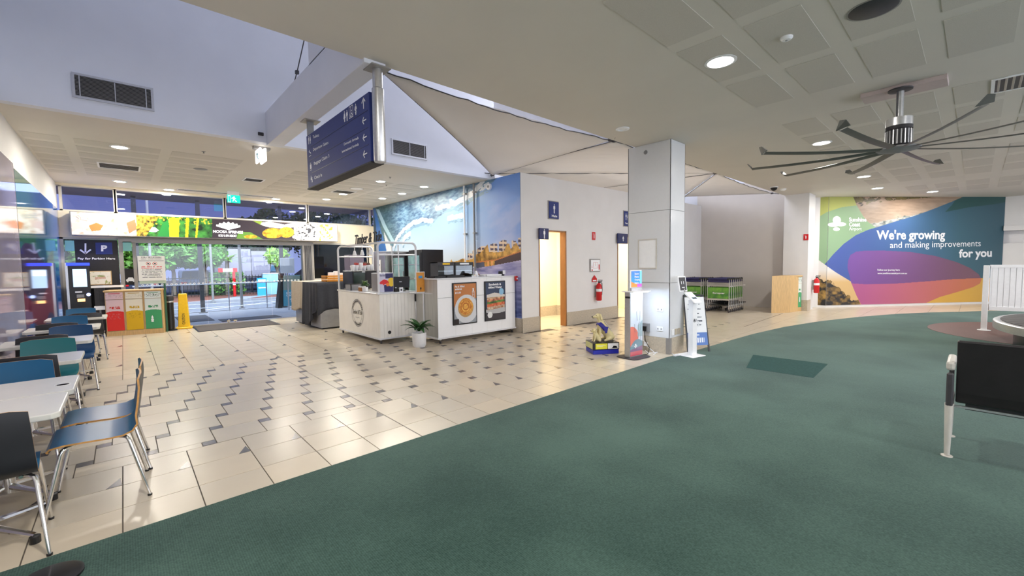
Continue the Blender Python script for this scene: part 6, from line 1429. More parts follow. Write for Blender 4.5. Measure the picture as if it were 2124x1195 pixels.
# charging kiosk
t = thing('charging_kiosk', 'slim white phone charging kiosk with lit top sign', 'kiosk', (6.10, 3.74, 0), math.radians(-6))
b = MB(); N = 32; b.prism([(x * (.235) / (abs(math.cos(a)) ** 6 + abs(math.sin(a)) ** 6) ** (1 / 6) * 1.0, y * .20 / (abs(math.cos(a)) ** 6 + abs(math.sin(a)) ** 6) ** (1 / 6), 0) for a in [2 * PI * k / N for k in range(N)] for x, y in [(math.cos(a), math.sin(a))]], (0, 0, .012)); b.build('base_plate', M['darkgrey'], t, bevel=.003)
MB().box((-.16, -.05, .012), (.17, .055, 1.07)).build('cabinet', M['alu'], t, bevel=.003)
kp = Print(WM[t] @ Vector((-.150, -.053, .03)), WM[t].to_3x3() @ Vector((.31, 0, 0)), (0, 0, 1.02), 90, 200); u, v = kp.u / kp.lu, kp.v / kp.lv
kp.c = lerp(S(214, 220, 232), S(226, 232, 244), v); kp.c[((u - .1) / .55) ** 2 + ((v - .30) / .17) ** 2 < 1] = S(236, 132, 116); kp.c[(v < .26 - .10 * (u - .6) ** 2 * 3)] = S(130, 158, 172); kp.c[(v < .10 + .05 * u)] = S(150, 120, 150); kp.c[(v < .07)] = S(214, 96, 110)
kp.c[(v > .3) & (u > .6) & (v < .36 + .2 * u)] = S(176, 198, 206); kp.build('front_print', M['print_gloss'], t)
b = MB()
for pts in ([(0, .82), (.03, .86), (.12, .86)], [(.02, .60), (.0, .75), (.05, .78), (.09, .75), (.08, .60)], [(.05, .45), (.05, .55), (.09, .58)], [(-.05, .55), (-.04, .42), (.10, .44), (.12, .55)], [(.06, .40), (.04, .30), (.10, .28), (.12, .42)]): b.tube([(x, -.058, z) for x, z in pts], .0022, 4)
b.build('charging_cables', M['grey'], t)
symbol(BLOSSOM, WM[t] @ Vector((-.06, -.054, .15)), WM[t].to_3x3() @ Vector((.08, 0, 0)), (0, 0, .08), SW, t, 'logo')
MB().box((-.165, -.052, .97), (-.155, .04, 1.0)).build('lock', M['black'], t)
MB().box((-.20, -.14, 1.07), (.26, .09, 1.085)).build('shelf', M['white'], t, bevel=.002); MB().box((-.12, -.13, 1.062), (.22, -.10, 1.07)).build('light_strip', mat('led_strip', (.85, .93, 1), .3, emit=7.0, emit_color=(.80, .90, 1)), t)
b = MB(); b.box((-.10, -.035, 1.085), (.17, -.005, 1.13)); b.build('sign_foot', M['alu'], t)
sb = MB().box((-.12, -.03, 1.13), (.18, -.008, 1.42)).build('sign_frame', M['white'], t, bevel=.012)
sp2 = Print(WM[t] @ Vector((-.105, -.0335, 1.145)), WM[t].to_3x3() @ Vector((.27, 0, 0)), (0, 0, .26), 50, 50); u, v = sp2.u / sp2.lu, sp2.v / sp2.lv; sp2.c = lerp(S(40, 160, 220), S(60, 120, 210), v); sp2.c[(v < .34 - .3 * u)] = S(240, 140, 60); sp2.c[(u > .8)] = S(120, 200, 235); sp2.c[(v < .2) & (u > .55)] = S(190, 90, 190); sp2.build('lit_face', M['lightbox'], sb)
Wt = WM[t]
for i, s in enumerate(('Secure', 'Phone', 'Charging', 'Station')): text(s, Wt @ Vector((-.03, -.036, 1.345 - i * .05)), Wt @ Vector((.08 + .02 * (i == 2), -.036, 1.345 - i * .05)), Wt @ Vector((-.03, -.036, 1.380 - i * .05)), SW, sb, bold=.03)
area('kiosk_led', (Wt @ Vector((.05, -.11, 1.055))), .30, 5.5, (.62, .78, 1.0), 'RECTANGLE', size_y=.04, direction=(.25, .35, -1))
# power leads
t = thing('power_lead', 'white extension lead lying from kiosk round the column foot', 'cable', (6.5, 3.5, 0)); MB().tube([tuple(FL(x, y, .008)) for x, y in ((1336, 725), (1345, 733), (1362, 731), (1378, 729), (1392, 733), (1404, 738), (1412, 737), (1418, 738))], .007, 6).build('lead', M['white'], t, world=True, smooth=True); q = FL(1402, 739, .0); MB().box((q[0] - .05, q[1] - .02, .008), (q[0] + .05, q[1] + .02, .03)).build('plug_block', M['white'], t, world=True)
t = thing('power_lead', 'black and white leads hanging from the grey switch box', 'cable', (6.6, 3.83, 0)); MB().tube([(6.58, 3.83, .38), (6.57, 3.80, .2), (6.60, 3.74, .08), (6.50, 3.70, .01), (6.38, 3.66, .008), (6.2, 3.80, .008)], .006, 6).build('lead', M['black'], t, world=True, smooth=True); MB().tube([(6.59, 3.85, .38), (6.60, 3.86, .2), (6.62, 3.80, .1), (6.55, 3.6, .008), (6.4, 3.56, .008)], .006, 6).build('white_lead', M['white'], t, world=True, smooth=True); MB().box((6.585, 3.78, .10), (6.62, 3.84, .16)).build('adapter', M['white'], t, world=True)
# tablet stand
q0 = FL(1436, 738)
t = thing('tablet_stand', 'white floor stand with tilted tablet and small poster display', 'stand', (q0[0], q0[1], 0), math.radians(-12))
MB().box((-.17, -.14, 0), (.16, .20, .014)).build('base_plate', M['white'], t, bevel=.01); MB().box((-.055, -.045, .014), (.055, .045, .92)).build('post', M['white'], t, bevel=.004)
R_ = Matrix.Rotation(math.radians(38), 3, 'X'); h_ = MB().obox((-.02, -.01, .96), (.19, .27, .025), R_).build('tablet_housing', M['white'], t, bevel=.01); MB().obox(Vector((-.02, -.01, .96)) + R_ @ Vector((0, .02, .014)), (.13, .17, .003), R_).build('tablet_screen', M['screen'], h_); MB().obox(Vector((-.02, -.01, .96)) + R_ @ Vector((0, -.03, .0165)), (.11, .04, .002), R_).build('screen_keys', M['black'], h_)
R2 = Matrix.Rotation(math.radians(80), 3, 'X'); MB().tube([(-.06, .08, 1.0), (-.07, .12, 1.1)], .012, 8).build('arm', M['alu'], t); h2 = MB().obox((-.09, .14, 1.18), (.20, .26, .02), R2).build('poster_holder', M['white'], t, bevel=.006); MB().obox(Vector((-.09, .14, 1.18)) + R2 @ Vector((0, 0, .012)), (.155, .215, .002), R2).build('poster', M['darkgrey'], h2)
b = MB()
for k, (x, w_) in enumerate(((-.03, .010), (.02, .010))): b.obox(Vector((-.09, .14, 1.18)) + R2 @ Vector((x, .02, .0145)), (w_, .05, .002), R2)
b.obox(Vector((-.09, .14, 1.18)) + R2 @ Vector((0, -.06, .0145)), (.07, .014, .002), R2); b.build('poster_marks', SW, h2)
symbol(BLOSSOM, WM[t] @ Vector((-.045, -.047, .56)), WM[t].to_3x3() @ Vector((.04, 0, 0)), (0, 0, .06), M['darkgrey'], t, 'logo')
b = MB()
for k in range(3): b.box((.002, -.048, .60 - k * .018), (.042 - .008 * k, -.045, .608 - k * .018))
b.build('logo_lines', M['darkgrey'], t)
# leaning A-frame poster
t = thing('aframe_sign', 'white and blue A-frame notice standing behind the tablet stand', 'sign', (7.27, 3.30, 0), math.radians(-34))
for s, nm in ((-1, 'front_leg_frame'), (1, 'rear_leg_frame')):
    b = MB(); b.prism([(-.21, s * .20, 0), (-.18, s * .20, 0), (-.16, s * .02, .97), (-.19, s * .02, .97)], (0, .012, 0)); b.prism([(.18, s * .20, 0), (.21, s * .20, 0), (.19, s * .02, .97), (.16, s * .02, .97)], (0, .012, 0)); b.prism([(-.19, s * .02, .94), (.19, s * .02, .94), (.19, s * .02, .97), (-.19, s * .02, .97)], (0, .012, 0)); b.build(nm, M['black'], t)
a = WM[t] @ Vector((-.18, -.182, .12)); b_ = WM[t] @ Vector((.18, -.182, .12)); c_ = WM[t] @ Vector((-.18, -.035, .93))
ap = Print(a, b_ - a, c_ - a, 80, 130); u, v = ap.u / ap.lu, ap.v / ap.lv; ap.c[:] = S(236, 238, 240); ap.c[v < .26] = S(84, 124, 196); n = fbm(ap.u * 50, ap.v * 20, 5)
for zc, hw, cc, cm_ in ((.85, .3, S(120, 126, 134), .4), (.75, .34, S(120, 126, 134), .4), (.66, .22, S(40, 50, 60), .3), (.58, .34, S(120, 126, 134), .4), (.50, .36, S(60, 66, 80), .35), (.42, .34, S(120, 126, 134), .4)): ap.c[(np.abs(v - zc) < .012) & (np.abs(u - .45) < hw) & (n > cm_)] = cc
ap.c[(np.abs(v - .10) < .05) & (np.abs(u - .5) < .34) & (np.mod(u * 9, 1) > .3)] = S(236, 240, 250); ap.c[(np.abs(v - .21) < .012) & (np.abs(u - .4) < .2)] = S(220, 230, 250); ap.build('poster_face', M['print'], t)
# ================================================================== TROLLEY ALCOVE
def make_trolley(label):
    t = thing('luggage_trolley', label, 'trolley'); tw = .32
    for s in (-1, 1):
        b = MB(); b.tube([(0, s * tw, .11), (.02, s * tw, .95), (-.02, s * tw, 1.0)], .014, 8); b.build('side_post', M['alu'], t, smooth=True)
        b = MB(); b.tube([(0, s * tw, .20), (.35, s * (tw - .05), .20), (.62, s * (tw - .14), .17)], .014, 8); b.build('base_rail', M['alu'], t, smooth=True)
    MB().cyl((-.03, -.30, 1.0), (-.03, .30, 1.0), .022, n=12).build('handle', mat('handle_navy', S(36, 34, 90), .5, var=.1), t, smooth=True)
    for s in (-1, 1): MB().ball((-.035, s * .30, 1.0), .034, 10, 7).build('grip', M['black'], t, smooth=True)
    MB().box((-.005, -.30, .90), (.02, .30, .97)).build('handle_guard', MATS['handle_navy'], t)
    b = MB(); 
    for z in (.78, .82, .86): b.box((.0, -.31, z), (.01, .31, z + .014))
    b.box((.0, -.31, .76), (.26, -.30, .79)); b.box((.0, .30, .76), (.26, .31, .79)); b.box((.25, -.31, .76), (.26, .31, .79)); b.build('basket', M['frame_lt'], t)
    pn = Print(Vector((.012, .30, .42)) , (0, -.60, 0), (0, 0, .33), 40, 24) if False else None
    MB().box((-.004, -.305, .41), (.010, .305, .74)).build('advert_panel', mat('green_advert', S(74, 156, 66), .35, var=.35, scale=5, stops=(S(36, 110, 60), S(128, 190, 70))), t)
    MB().box((-.010, -.32, .36), (.016, .32, .40)).build('lower_bar', M['frame_lt'], t)
    MB().box((.02, -.22, .19), (.60, .22, .215)).build('platform', M['black'], t)
    for s in (-1, 1):
        w_ = MB().box((-.03, s * tw - .016, .06), (.03, s * tw + .016, .15)).build('wheel_fork', M['alu'], t); MB().cyl((0, s * tw - .012, .055), (0, s * tw + .012, .055), .055, n=16).build('wheel', M['darkgrey'], w_)
    w_ = MB().box((.58, -.02, .08), (.66, .02, .18)).build('wheel_fork', M['alu'], t); MB().cyl((.63, -.014, .05), (.63, .014, .05), .05, n=16).build('wheel', M['darkgrey'], w_)
    MB().tube([(.02, -.18, .30), (.2, -.1, .22), (.3, .1, .24), (.05, .2, .28)], .012, 6).build('brake_linkage', M['black'], t)
    return t
ORD = ['first', 'second', 'third', 'fourth', 'fifth', 'sixth', 'seventh', 'eighth', 'ninth']
GT = 'nested luggage trolleys in the alcove'
tr0 = make_trolley('front trolley with green advert panel in the right nested row'); move(tr0, (13.28, 5.26, 0), 0); tr0['group'] = GT
for k in range(1, 8): dup(tr0, (13.28 + .155 * k, 5.26, 0), 0, '%s trolley back in the right-hand nested row of the alcove' % ORD[k])
for k in range(0, 7): dup(tr0, (13.30 + .155 * k, 6.10, 0), 0, '%s trolley of the left nested row beside the toilet block' % ORD[k])
for (yc, k2) in ((5.26, 0), (6.10, 1)):
    x = 13.274 if not k2 else 13.294
    o = text('Europcar', (x, yc + .15, .54), (x, yc - .20, .54), (x, yc + .15, .60), SW, tr0 if not k2 else None, bold=.03, name='advert_lettering')
    if k2:
        root = [o2 for o2 in COL.objects if o2.name == 'luggage_trolley.008'][0]; me = o.data; inv = WM[root].inverted(); me.transform(inv); o.parent = root; WM[o] = WM[root]

# ================================================================== BAGGAGE CAROUSEL, DIVIDER, BENCH
t = thing('baggage_carousel', 'metal-rimmed baggage carousel with sloping dark belt at the right edge', 'carousel', (11.2, -1.95, 0))
sx, sy = 2.15, 1.72
def ell(a, kx=1, ky=1): return (sx * kx * math.cos(a), sy * ky * math.sin(a))
MB().lathe([(.86, 0), (.86, .34)], n=48, sx=sx, sy=sy).build('kick_base', M['black'], t, smooth=True)
MB().lathe([(.90, .34), (1.0, .34), (1.0, .46), (.985, .475), (.95, .475)], n=64, sx=sx, sy=sy).build('rim', M['alu'], t, smooth=True)
for k in range(48):
    a0 = 2 * PI * k / 48; a1 = 2 * PI * (k + .94) / 48; p_ = []
    for a, r_, z in ((a0, .95, .476), (a1, .95, .476), (a1, .45, .60), (a0, .45, .60)): x, y = ell(a); p_.append((x * r_, y * r_, z))
    MB().prism(p_, (0, 0, .008)).build('belt_plate', mat('belt_rubber', S(70, 66, 66), .5, var=.12), t)
MB().lathe([(.45, .55), (.45, .66), (.001, .67)], n=40, sx=sx, sy=sy).build('centre_deck', M['alu_grey'], t, smooth=True)
t = thing('baggage_divider', 'white slatted baggage hall divider panel on a slim post', 'partition', (13.37, -.16, 0)); dx, dy = .50, -1.0
def dp(s, off=0): return (13.37 + dx * s * .30 + off, -.16 + dy * s)
pA, pB = dp(0), dp(2.6)
MB().box((pA[0] - .05, pA[1] - .04, 0), (pA[0] + .05, pA[1] + .05, 1.38)).build('end_post', M['white'], t, world=True, bevel=.006)
MB().lathe([(.10, 0), (.10, .02)], (pA[0], pA[1], 0), 20).build('foot', M['white'], t, world=True)
u = Vector((pB[0] - pA[0], pB[1] - pA[1], 0)); L_ = u.length; u.normalize(); nv_ = Vector((u.y, -u.x, 0))
def seg(s0, s1, z0, z1, th, nm, m_, off=0):
    a = Vector((pA[0], pA[1], z0)) + u * s0 + nv_ * off; b_ = Vector((pA[0], pA[1], z0)) + u * s1 + nv_ * off
    MB().prism([a - nv_ * th / 2, b_ - nv_ * th / 2, b_ + nv_ * th / 2, a + nv_ * th / 2], (0, 0, z1 - z0)).build(nm, m_, t, world=True)
seg(.05, L_, .48, 1.35, .02, 'backing', M['white']); seg(.05, L_, 1.33, 1.39, .08, 'top_rail', M['white']); seg(.05, L_, .44, .52, .08, 'bottom_rail', M['white'])
s_ = .08
while s_ < L_: seg(s_, s_ + .072, .52, 1.33, .05, 'batten', M['white']); s_ += .082
for s_ in (1.3, 2.55): seg(s_, s_ + .08, 0, .46, .06, 'leg', M['white'])
t = thing('beam_seat', 'black airport bench seen from behind, silver legs, at the right edge', 'bench', (4.95, -.75, 0))
M['leather'] = mat('black_leatherette', S(40, 36, 38), .42, var=.12, scale=8, bump=.1, bscale=40)
for k in range(3):
    y1 = .075 - .60 * k; y0 = y1 - .585
    b = MB(); prof = [(4.665, .915), (4.700, .920), (4.80, .50), (4.86, .455), (5.26, .470), (5.30, .44), (5.27, .415), (4.86, .395), (4.775, .42), (4.745, .50)]
    b.prism([(x, y0, z) for x, z in prof], (0, y1 - y0, 0)); b.build('seat_shell', M['leather'], t, world=True, bevel=.010, segs=2)
MB().box((4.74, -1.75, .385), (4.76, .08, .40)).build('trim_line', M['alu'], t, world=True)
MB().box((4.90, -1.78, .34), (5.0, .02, .40)).build('beam', M['darkgrey'], t, world=True)
for y in (.105, -1.12):
    lg = MB().tube([(4.69, y, .42), (4.672, y, .2), (4.67, y, .02)], [.026, .021, .017], 14).build('leg', M['frame_lt'], t, world=True, smooth=True); MB().cyl((4.67, y, 0), (4.67, y, .012), .035, n=20).build('foot_disc', M['frame_lt'], lg, world=True)
    lg = MB().tube([(5.15, y, .40), (5.19, y, .2), (5.22, y, .02)], [.022, .019, .015], 14).build('leg', M['frame_lt'], t, world=True, smooth=True); MB().cyl((5.22, y, 0), (5.22, y, .012), .035, n=20).build('foot_disc', M['frame_lt'], lg, world=True)
    ar = MB(); ar.box((4.66, y - .02, .40), (4.72, y + .02, .66)); ar.build('arm_post', M['darkgrey'], t, world=True, bevel=.01); ar2 = MB().prism([(4.66, y - .025, .66), (4.66, y + .025, .66), (4.70, y + .025, .66), (4.70, y - .025, .66)], (0, 0, .0)).v
    MB().box((4.665, y - .025, .68), (5.06, y + .025, .75)).build('armrest', M['frame_lt'], t, world=True, bevel=.018, segs=2); MB().box((5.02, y - .015, .42), (5.05, y + .015, .69)).build('arm_strut', M['darkgrey'], t, world=True)
    MB().box((4.69, y - .02, .37), (5.18, y + .02, .41)).build('cross_arm', M['darkgrey'], t, world=True)

# ================================================================== OUTSIDE, BEYOND THE ENTRANCE
M['paving'] = mat('grey_paving', S(150, 150, 156), .8, var=.06, scale=2); M['asphalt'] = mat('asphalt', S(104, 106, 116), .85, var=.08, scale=30); M['mulch'] = mat('bark_mulch', S(128, 80, 66), .95, var=.3, scale=20)
struct('ground_paving', MB().box((-12, 14.4, -.15), (24, 18.5, -.02)), M['paving'], 'pale grey footpath outside the entrance doors', 'ground')
struct('ground_road', MB().box((-14, 18.5, -.2), (30, 24.3, -.10)), M['asphalt'], 'grey asphalt pick-up road', 'road')
struct('ground_kerb', MB().box((-14, 18.4, -.15), (30, 18.6, 0)).box((-14, 24.2, -.15), (30, 24.4, 0)), M['paving'], 'pale concrete kerbs of the road', 'kerb')
struct('ground_far', MB().box((-30, 24.4, -.2), (60, 70, -.01)), M['mulch'], 'reddish bark garden ground beyond the road', 'ground')
struct('ground_carpark', MB().box((-30, 30.2, -.1), (60, 45, 0.0)), M['asphalt'], 'asphalt car park behind the fence', 'ground')
struct('ground_path', MB().prism([(2.6, 24.4, -.005), (4.4, 24.4, -.005), (6.2, 26.4, -.005), (4.4, 26.4, -.005)], (0, 0, .01)), M['paving'], 'pale footpath wedge beyond the road', 'path')
b = MB()
for x in range(-6, 16, 3): b.box((x, 19.6, -.098), (x + 1.6, 19.72, -.094))
b.box((-14, 23.6, -.098), (30, 23.7, -.094)); b.prism([(2.2, 20.3, -.098), (2.35, 20.3, -.098), (5.4, 22.6, -.098), (5.25, 22.6, -.098)], (0, 0, .004)); struct('road_marking', b, mat('road_paint', S(222, 214, 206), .7, var=.08), 'worn white painted road lines', 'marking')
tag(MB().box((1.15, 15.3, -.02), (1.95, 17.3, -.008)).build('door_mat', mat('mat_outside', S(76, 76, 82), .95, var=.2, scale=60), None), 'dark mat on the footpath outside the glass doors', 'mat')
tag(MB().box((2.05, 14.6, -.02), (3.6, 15.4, -.008)).build('door_mat', MATS['mat_outside'], None), 'second dark mat just outside the door centre', 'mat')
# canopy
struct('canopy', MB().box((-8, 14.5, 3.86), (16, 19.0, 4.1)), mat('canopy_soffit', S(84, 74, 92), .6, var=.05), 'dark canopy roof outside the transom windows', 'canopy')
for x in (.35, 2.0, 4.55):
    t = thing('canopy_post', 'dark steel canopy post outside the glass, %s from the left' % {.35: 'first', 2.0: 'second', 4.55: 'third'}[x], 'post', (x, 18.2, -.02)); MB().box((-.06, -.06, 0), (.06, .06, 3.88)).build('shaft', M['darkgrey'], t); MB().box((-.12, -.12, 0), (.12, .12, .03)).build('base_plate', M['grey'], t)
# railing along the kerb
t = thing('hand_railing', 'galvanised pedestrian railing along the footpath edge', 'railing', (2.5, 18.1, 0))
MB().tube([(.2, 18.05, .98), (4.75, 18.25, .98)], .024, 8).build('top_rail', M['alu'], t, world=True, smooth=True); MB().tube([(.2, 18.05, .15), (4.75, 18.25, .15)], .014, 6).build('bottom_rail', M['alu'], t, world=True, smooth=True)
for x in (.25, 1.45, 2.78, 4.0, 4.7): MB().cyl((x, 18.05 + x * .044, -.02), (x, 18.05 + x * .044, .98), .02, n=10).build('post', M['alu'], t, world=True)
# black palisade fence beyond the road
t = thing('steel_fence', 'black vertical-bar fence in front of the car park', 'fence', (5, 28.0, 0))
MB().box((-4, 27.98, .98), (12, 28.02, 1.03)).build('top_rail', M['black'], t, world=True); MB().box((-4, 27.98, .12), (12, 28.02, .16)).build('bottom_rail', M['black'], t, world=True)
for k in range(107): MB().box((-4 + .15 * k, 27.99, .02), (-3.978 + .15 * k, 28.012, 1.12)).build('picket', M['black'], t, world=True)
# trees and hedges
def leaves(n, c, r, seed, size=.14, flat=1.0):
    rg = np.random.RandomState(seed); d = rg.normal(size=(n, 3)); d /= np.linalg.norm(d, axis=1)[:, None]
    rr = (.55 + .45 * rg.rand(n) ** .5) * (1 + .22 * np.sin(d[:, 0] * 5 + seed) * np.cos(d[:, 2] * 4))
    P = np.array(c) + d * rr[:, None] * np.array(r); a = rg.normal(size=(n, 3)); a /= np.linalg.norm(a, axis=1)[:, None]; b_ = np.cross(a, rg.normal(size=(n, 3))); b_ /= np.linalg.norm(b_, axis=1)[:, None]
    s = size * (.6 + .8 * rg.rand(n))[:, None]; V = np.stack([P - a * s, P + b_ * s * .5, P + a * s, P - b_ * s * .5], 1).reshape(-1, 3); return V
def foliage(name, V, m, parent):
    me = bpy.data.meshes.new(name); n = len(V) // 4; me.from_pydata(V.tolist(), [], [(4 * i, 4 * i + 1, 4 * i + 2, 4 * i + 3) for i in range(n)]); me.materials.append(m); o = bpy.data.objects.new(name, me); COL.objects.link(o); o.parent = parent; o['kind'] = 'stuff'; return o
LM = [mat('leaf_green', S(96, 150, 60), .6, var=.35, scale=3), mat('leaf_bright', S(140, 186, 70), .6, var=.3, scale=3), mat('leaf_dark', S(40, 64, 38), .7, var=.35, scale=3)]
def tree(x, y, h, r, lm, lb, seed, n=5200, rz_=.8):
    t = thing('tree', lb, 'tree', (x, y, 0)); MB().tube([(0, 0, 0), (.05, .03, h * .35), (-.04, .05, h * .7)], [.12, .09, .05], 8).build('trunk', mat('grey_bark', S(128, 116, 104), .9, var=.2), t, smooth=True)
    for k in range(4): a = k * 1.7 + seed; MB().tube([(0, .0, h * .4), (r * .4 * math.cos(a), r * .4 * math.sin(a), h * .62), (r * .7 * math.cos(a), r * .7 * math.sin(a), h * .8)], [.05, .035, .015], 6).build('branch', MATS['grey_bark'], t, smooth=True)
    V = [leaves(n // 2, (0, 0, h * .72), (r, r, r * rz_), seed)]
    for k in range(4): a = k * 1.6 + seed; V.append(leaves(n // 8, (r * .6 * math.cos(a), r * .6 * math.sin(a), h * (.62 + .1 * (k % 2))), (r * .55, r * .55, r * .45), seed + k))
    foliage('crown', np.vstack(V), lm, t)
tree(2.0, 29.6, 3.5, 1.35, LM[0], 'broad green tree left of the sign hoarding', 1); tree(3.35, 29.0, 3.4, 1.0, LM[0], 'green tree just left of the grey hoarding', 2); tree(-.3, 31.0, 3.7, 1.6, LM[0], 'green tree behind the conditions board', 3)
tree(8.2, 36.5, 5.6, 2.3, LM[2], 'dark tall tree right above the hoarding', 4, 7000); tree(12.8, 37, 6.2, 3.2, LM[2], 'dark tree at the right of the car park', 5, 8000); tree(5.8, 36.5, 4.2, 2.1, LM[2], 'low dark tree behind the hoarding left edge', 6); tree(18.5, 38, 6.2, 3.6, LM[2], 'darkest tree seen through the tinted window', 8)
tree(-3.5, 36, 4.0, 2.2, LM[2], 'dark tree far left behind the parking sign', 9)
tree(6.9, 28.6, 3.1, .55, LM[1], 'small bright lime-green sapling before the hoarding', 7, 1200)
for i, (x0, x1, y, h_, lb) in enumerate(((3.6, 5.2, 29.2, 1.25, 'clipped hedge right of the trunk behind the fence'), (8.0, 10.0, 30.5, .9, 'low dark hedge before the parked cars'))):
    t = thing('hedge', lb, 'hedge', ((x0 + x1) / 2, y, 0)); rg = np.random.RandomState(40 + i); n = 3500; P = rg.rand(n, 3) * np.array([x1 - x0, 1.0, h_]) + np.array([x0, y - .5, 0]) - np.array([(x0 + x1) / 2, y, 0]); a = rg.normal(size=(n, 3)) * .06; b_ = rg.normal(size=(n, 3)) * .05
    foliage('leaf_mass', np.stack([P - a, P + b_, P + a, P - b_], 1).reshape(-1, 3), LM[0] if i == 0 else LM[2], t); MB().box((-(x1 - x0) / 2 + .08, -.42, 0), ((x1 - x0) / 2 - .08, .42, h_ - .1)).build('inner_mass', LM[2], t)
t = thing('palm', 'spiky palm leaning before the grey hoarding', 'palm', (4.35, 28.8, 0)); MB().tube([(0, 0, 0), (.02, 0, 1.0), (.05, 0, 1.9)], [.14, .11, .10], 8).build('trunk', MATS['grey_bark'], t, smooth=True)
for k in range(14):
    a = 2.4 * k; pts = [(0.05, 0, 1.9)]; el = .2 + .9 * ((k * 5) % 9) / 9
    for s in (.35, .7, 1.05): pts.append((.05 + s * math.cos(a) * math.cos(el), s * math.sin(a) * math.cos(el), 1.9 + s * math.sin(el) - .35 * s * s))
    b = MB()
    for i in range(3):
        p0, p1 = Vector(pts[i]), Vector(pts[i + 1]); sd = Vector((-math.sin(a), math.cos(a), 0)) * (.12 - .03 * i); sd1 = sd * (.75 if i < 2 else .1); b.prism([p0 - sd, p0 + sd, p1 + sd1, p1 - sd1], (0, 0, .01))
    b.build('frond', LM[1], t)
# hoarding
hx = [OY(31.0)(442, 520)[0], OY(31.0)(471, 520)[0], OY(31.0)(520, 520)[0], OY(31.0)(560, 520)[0], OY(31.0)(590, 520)[0]]
t = thing('billboard', 'large pale grey printed hoarding with a person in profile behind the road', 'billboard', (hx[2], 31.0, 0))
for i in range(4):
    z1 = [2.60, 2.70, 2.58, 2.70][i]; z0 = .9 if i < 3 else .8
    MB().box((hx[i] + .02, 31.0 + .02 * i, z0), (hx[i + 1] - .02, 31.06 + .02 * i, z1)).build('panel', mat('hoarding_lilac', S(176, 170, 186), .6, var=.05, scale=2), t, world=True)
for x in hx: MB().cyl((x, 31.1, 0), (x, 31.1, 2.6), .05, n=8).build('post', M['darkgrey'], t, world=True)
f31 = OY(30.98)
def hpoly(pts, m, nm): b = MB(); b.prism([tuple(f31(*p)) for p in pts], (0, -.01, 0)); b.build(nm, m, t, world=True)
HC = lambda x, y: (440 + x * .15065, 500 + y * .15065)
hpoly([HC(*p) for p in [(832, 190), (850, 170), (880, 165), (915, 175), (935, 205), (930, 240), (905, 265), (880, 255), (860, 220), (835, 215)]], mat('dark_hair', S(52, 40, 40), .7, var=.1), 'hair'); hpoly([HC(*p) for p in [(835, 215), (858, 215), (880, 250), (885, 285), (850, 285), (828, 255), (838, 240)]], mat('skin_print', S(196, 120, 110), .6, var=.05), 'face'); hpoly([HC(*p) for p in [(800, 420), (820, 320), (860, 290), (910, 270), (960, 290), (995, 320), (1000, 420)]], mat('shirt_print', S(86, 130, 160), .6, var=.1), 'shoulder')
t = thing('advert_totem', 'pale blue portrait print panel with tent-like base by the road', 'sign', (5.7, 26.9, 0)); MB().box((OY(26.9)(546, 578)[0], 26.9, 0), (OY(26.9)(577, 578)[0], 27.2, 1.15)).build('cabinet', mat('pale_blue_metal', S(150, 200, 226), .4, var=.05), t, world=True); MB().box((OY(26.9)(546, 578)[0] - .02, 26.88, 1.15), (OY(26.9)(577, 578)[0] + .02, 27.22, 1.2)).build('lid', M['frame_lt'], t, world=True)
t = thing('pavement_sign', 'bright cyan poster sign on the mulch beyond the road', 'sign', (OY(26.2)(543, 600)[0], 26.2, 0)); xa, xb = OY(26.2)(534, 600)[0], OY(26.2)(554, 600)[0]; MB().box((xa, 26.2, .0), (xb, 26.25, .95)).build('board', mat('cyan_print', S(50, 160, 220), .5, var=.08), t, world=True); MB().box((xa + .05, 26.19, .75), (xb - .05, 26.2, .88)).box((xa + .05, 26.19, .40), (xb - .05, 26.2, .46)).build('print_lines', SW, t, world=True)
for (px_, py_, y, lb, h_) in ((503, 655, 18.9, 'thin grey post just beyond the railing near the door centre', 2.6), (442, 622, 24.0, 'grey lamp post beyond the road left of the palm', 3.4), (318, 640, 24.0, 'tall pale lamp post left, behind the conditions board', 4.6)):
    q = OY(y)(px_, py_); t = thing('lamp_post', lb, 'post', (q[0], y, -.1)); MB().cyl((0, 0, 0), (0, 0, h_), .05, n=10).build('shaft', M['alu_grey'], t, smooth=True); MB().cyl((0, 0, 0), (0, 0, .12), .10, n=12).build('foot', M['grey'], t)
# rental sign and white board near the prep bench, outside
t = thing('aframe_rental_sign', 'teal rental centre A-frame with white arrow outside the doors', 'sign', (4.75, 17.8, 0)); yb = 17.8; xa, xb = OY(yb)(590, 600)[0], OY(yb)(614, 600)[0]
b = MB(); b.prism([(xa - .25, yb + .0, -.02), (xa - .10, yb, -.02), (xa, yb + .1, 1.22), (xa - .06, yb + .1, 1.22)], (0, .4, 0)); b.build('side_frame', M['black'], t, world=True)
a = Vector((xa - .06, yb - .02, .05)); b_ = Vector((xb + .12, yb - .02, .05)); c_ = Vector((xa - .0, yb + .08, 1.22)); MB().prism([a, b_, b_ + (c_ - a), c_], (0, .02, 0)).build('board', mat('rental_teal', S(70, 150, 170), .5, var=.04), t, world=True)
MB().prism([a + (c_ - a) * .52 + Vector((.0, -.004, 0)), b_ + (c_ - a) * .52 + Vector((0, -.004, 0)), b_ + (c_ - a) * .98 + Vector((0, -.004, 0)), c_ + Vector((0, -.004, 0))], (0, .003, 0)).build('grey_panel', mat('sage', S(128, 142, 128), .6, var=.05), t, world=True)
f_ = OY(yb - .05); ptext('RENTAL', f_, (594, 610), (612, 609), (594, 606), SW, t, bold=.02); ptext('CENTRE', f_, (594, 615), (612, 614), (594, 611), SW, t, bold=.02); symbol(ARROW_UP, f_(601, 627), f_(607, 627) - f_(601, 627), f_(601, 618) - f_(601, 627), SW, t, 'arrow')
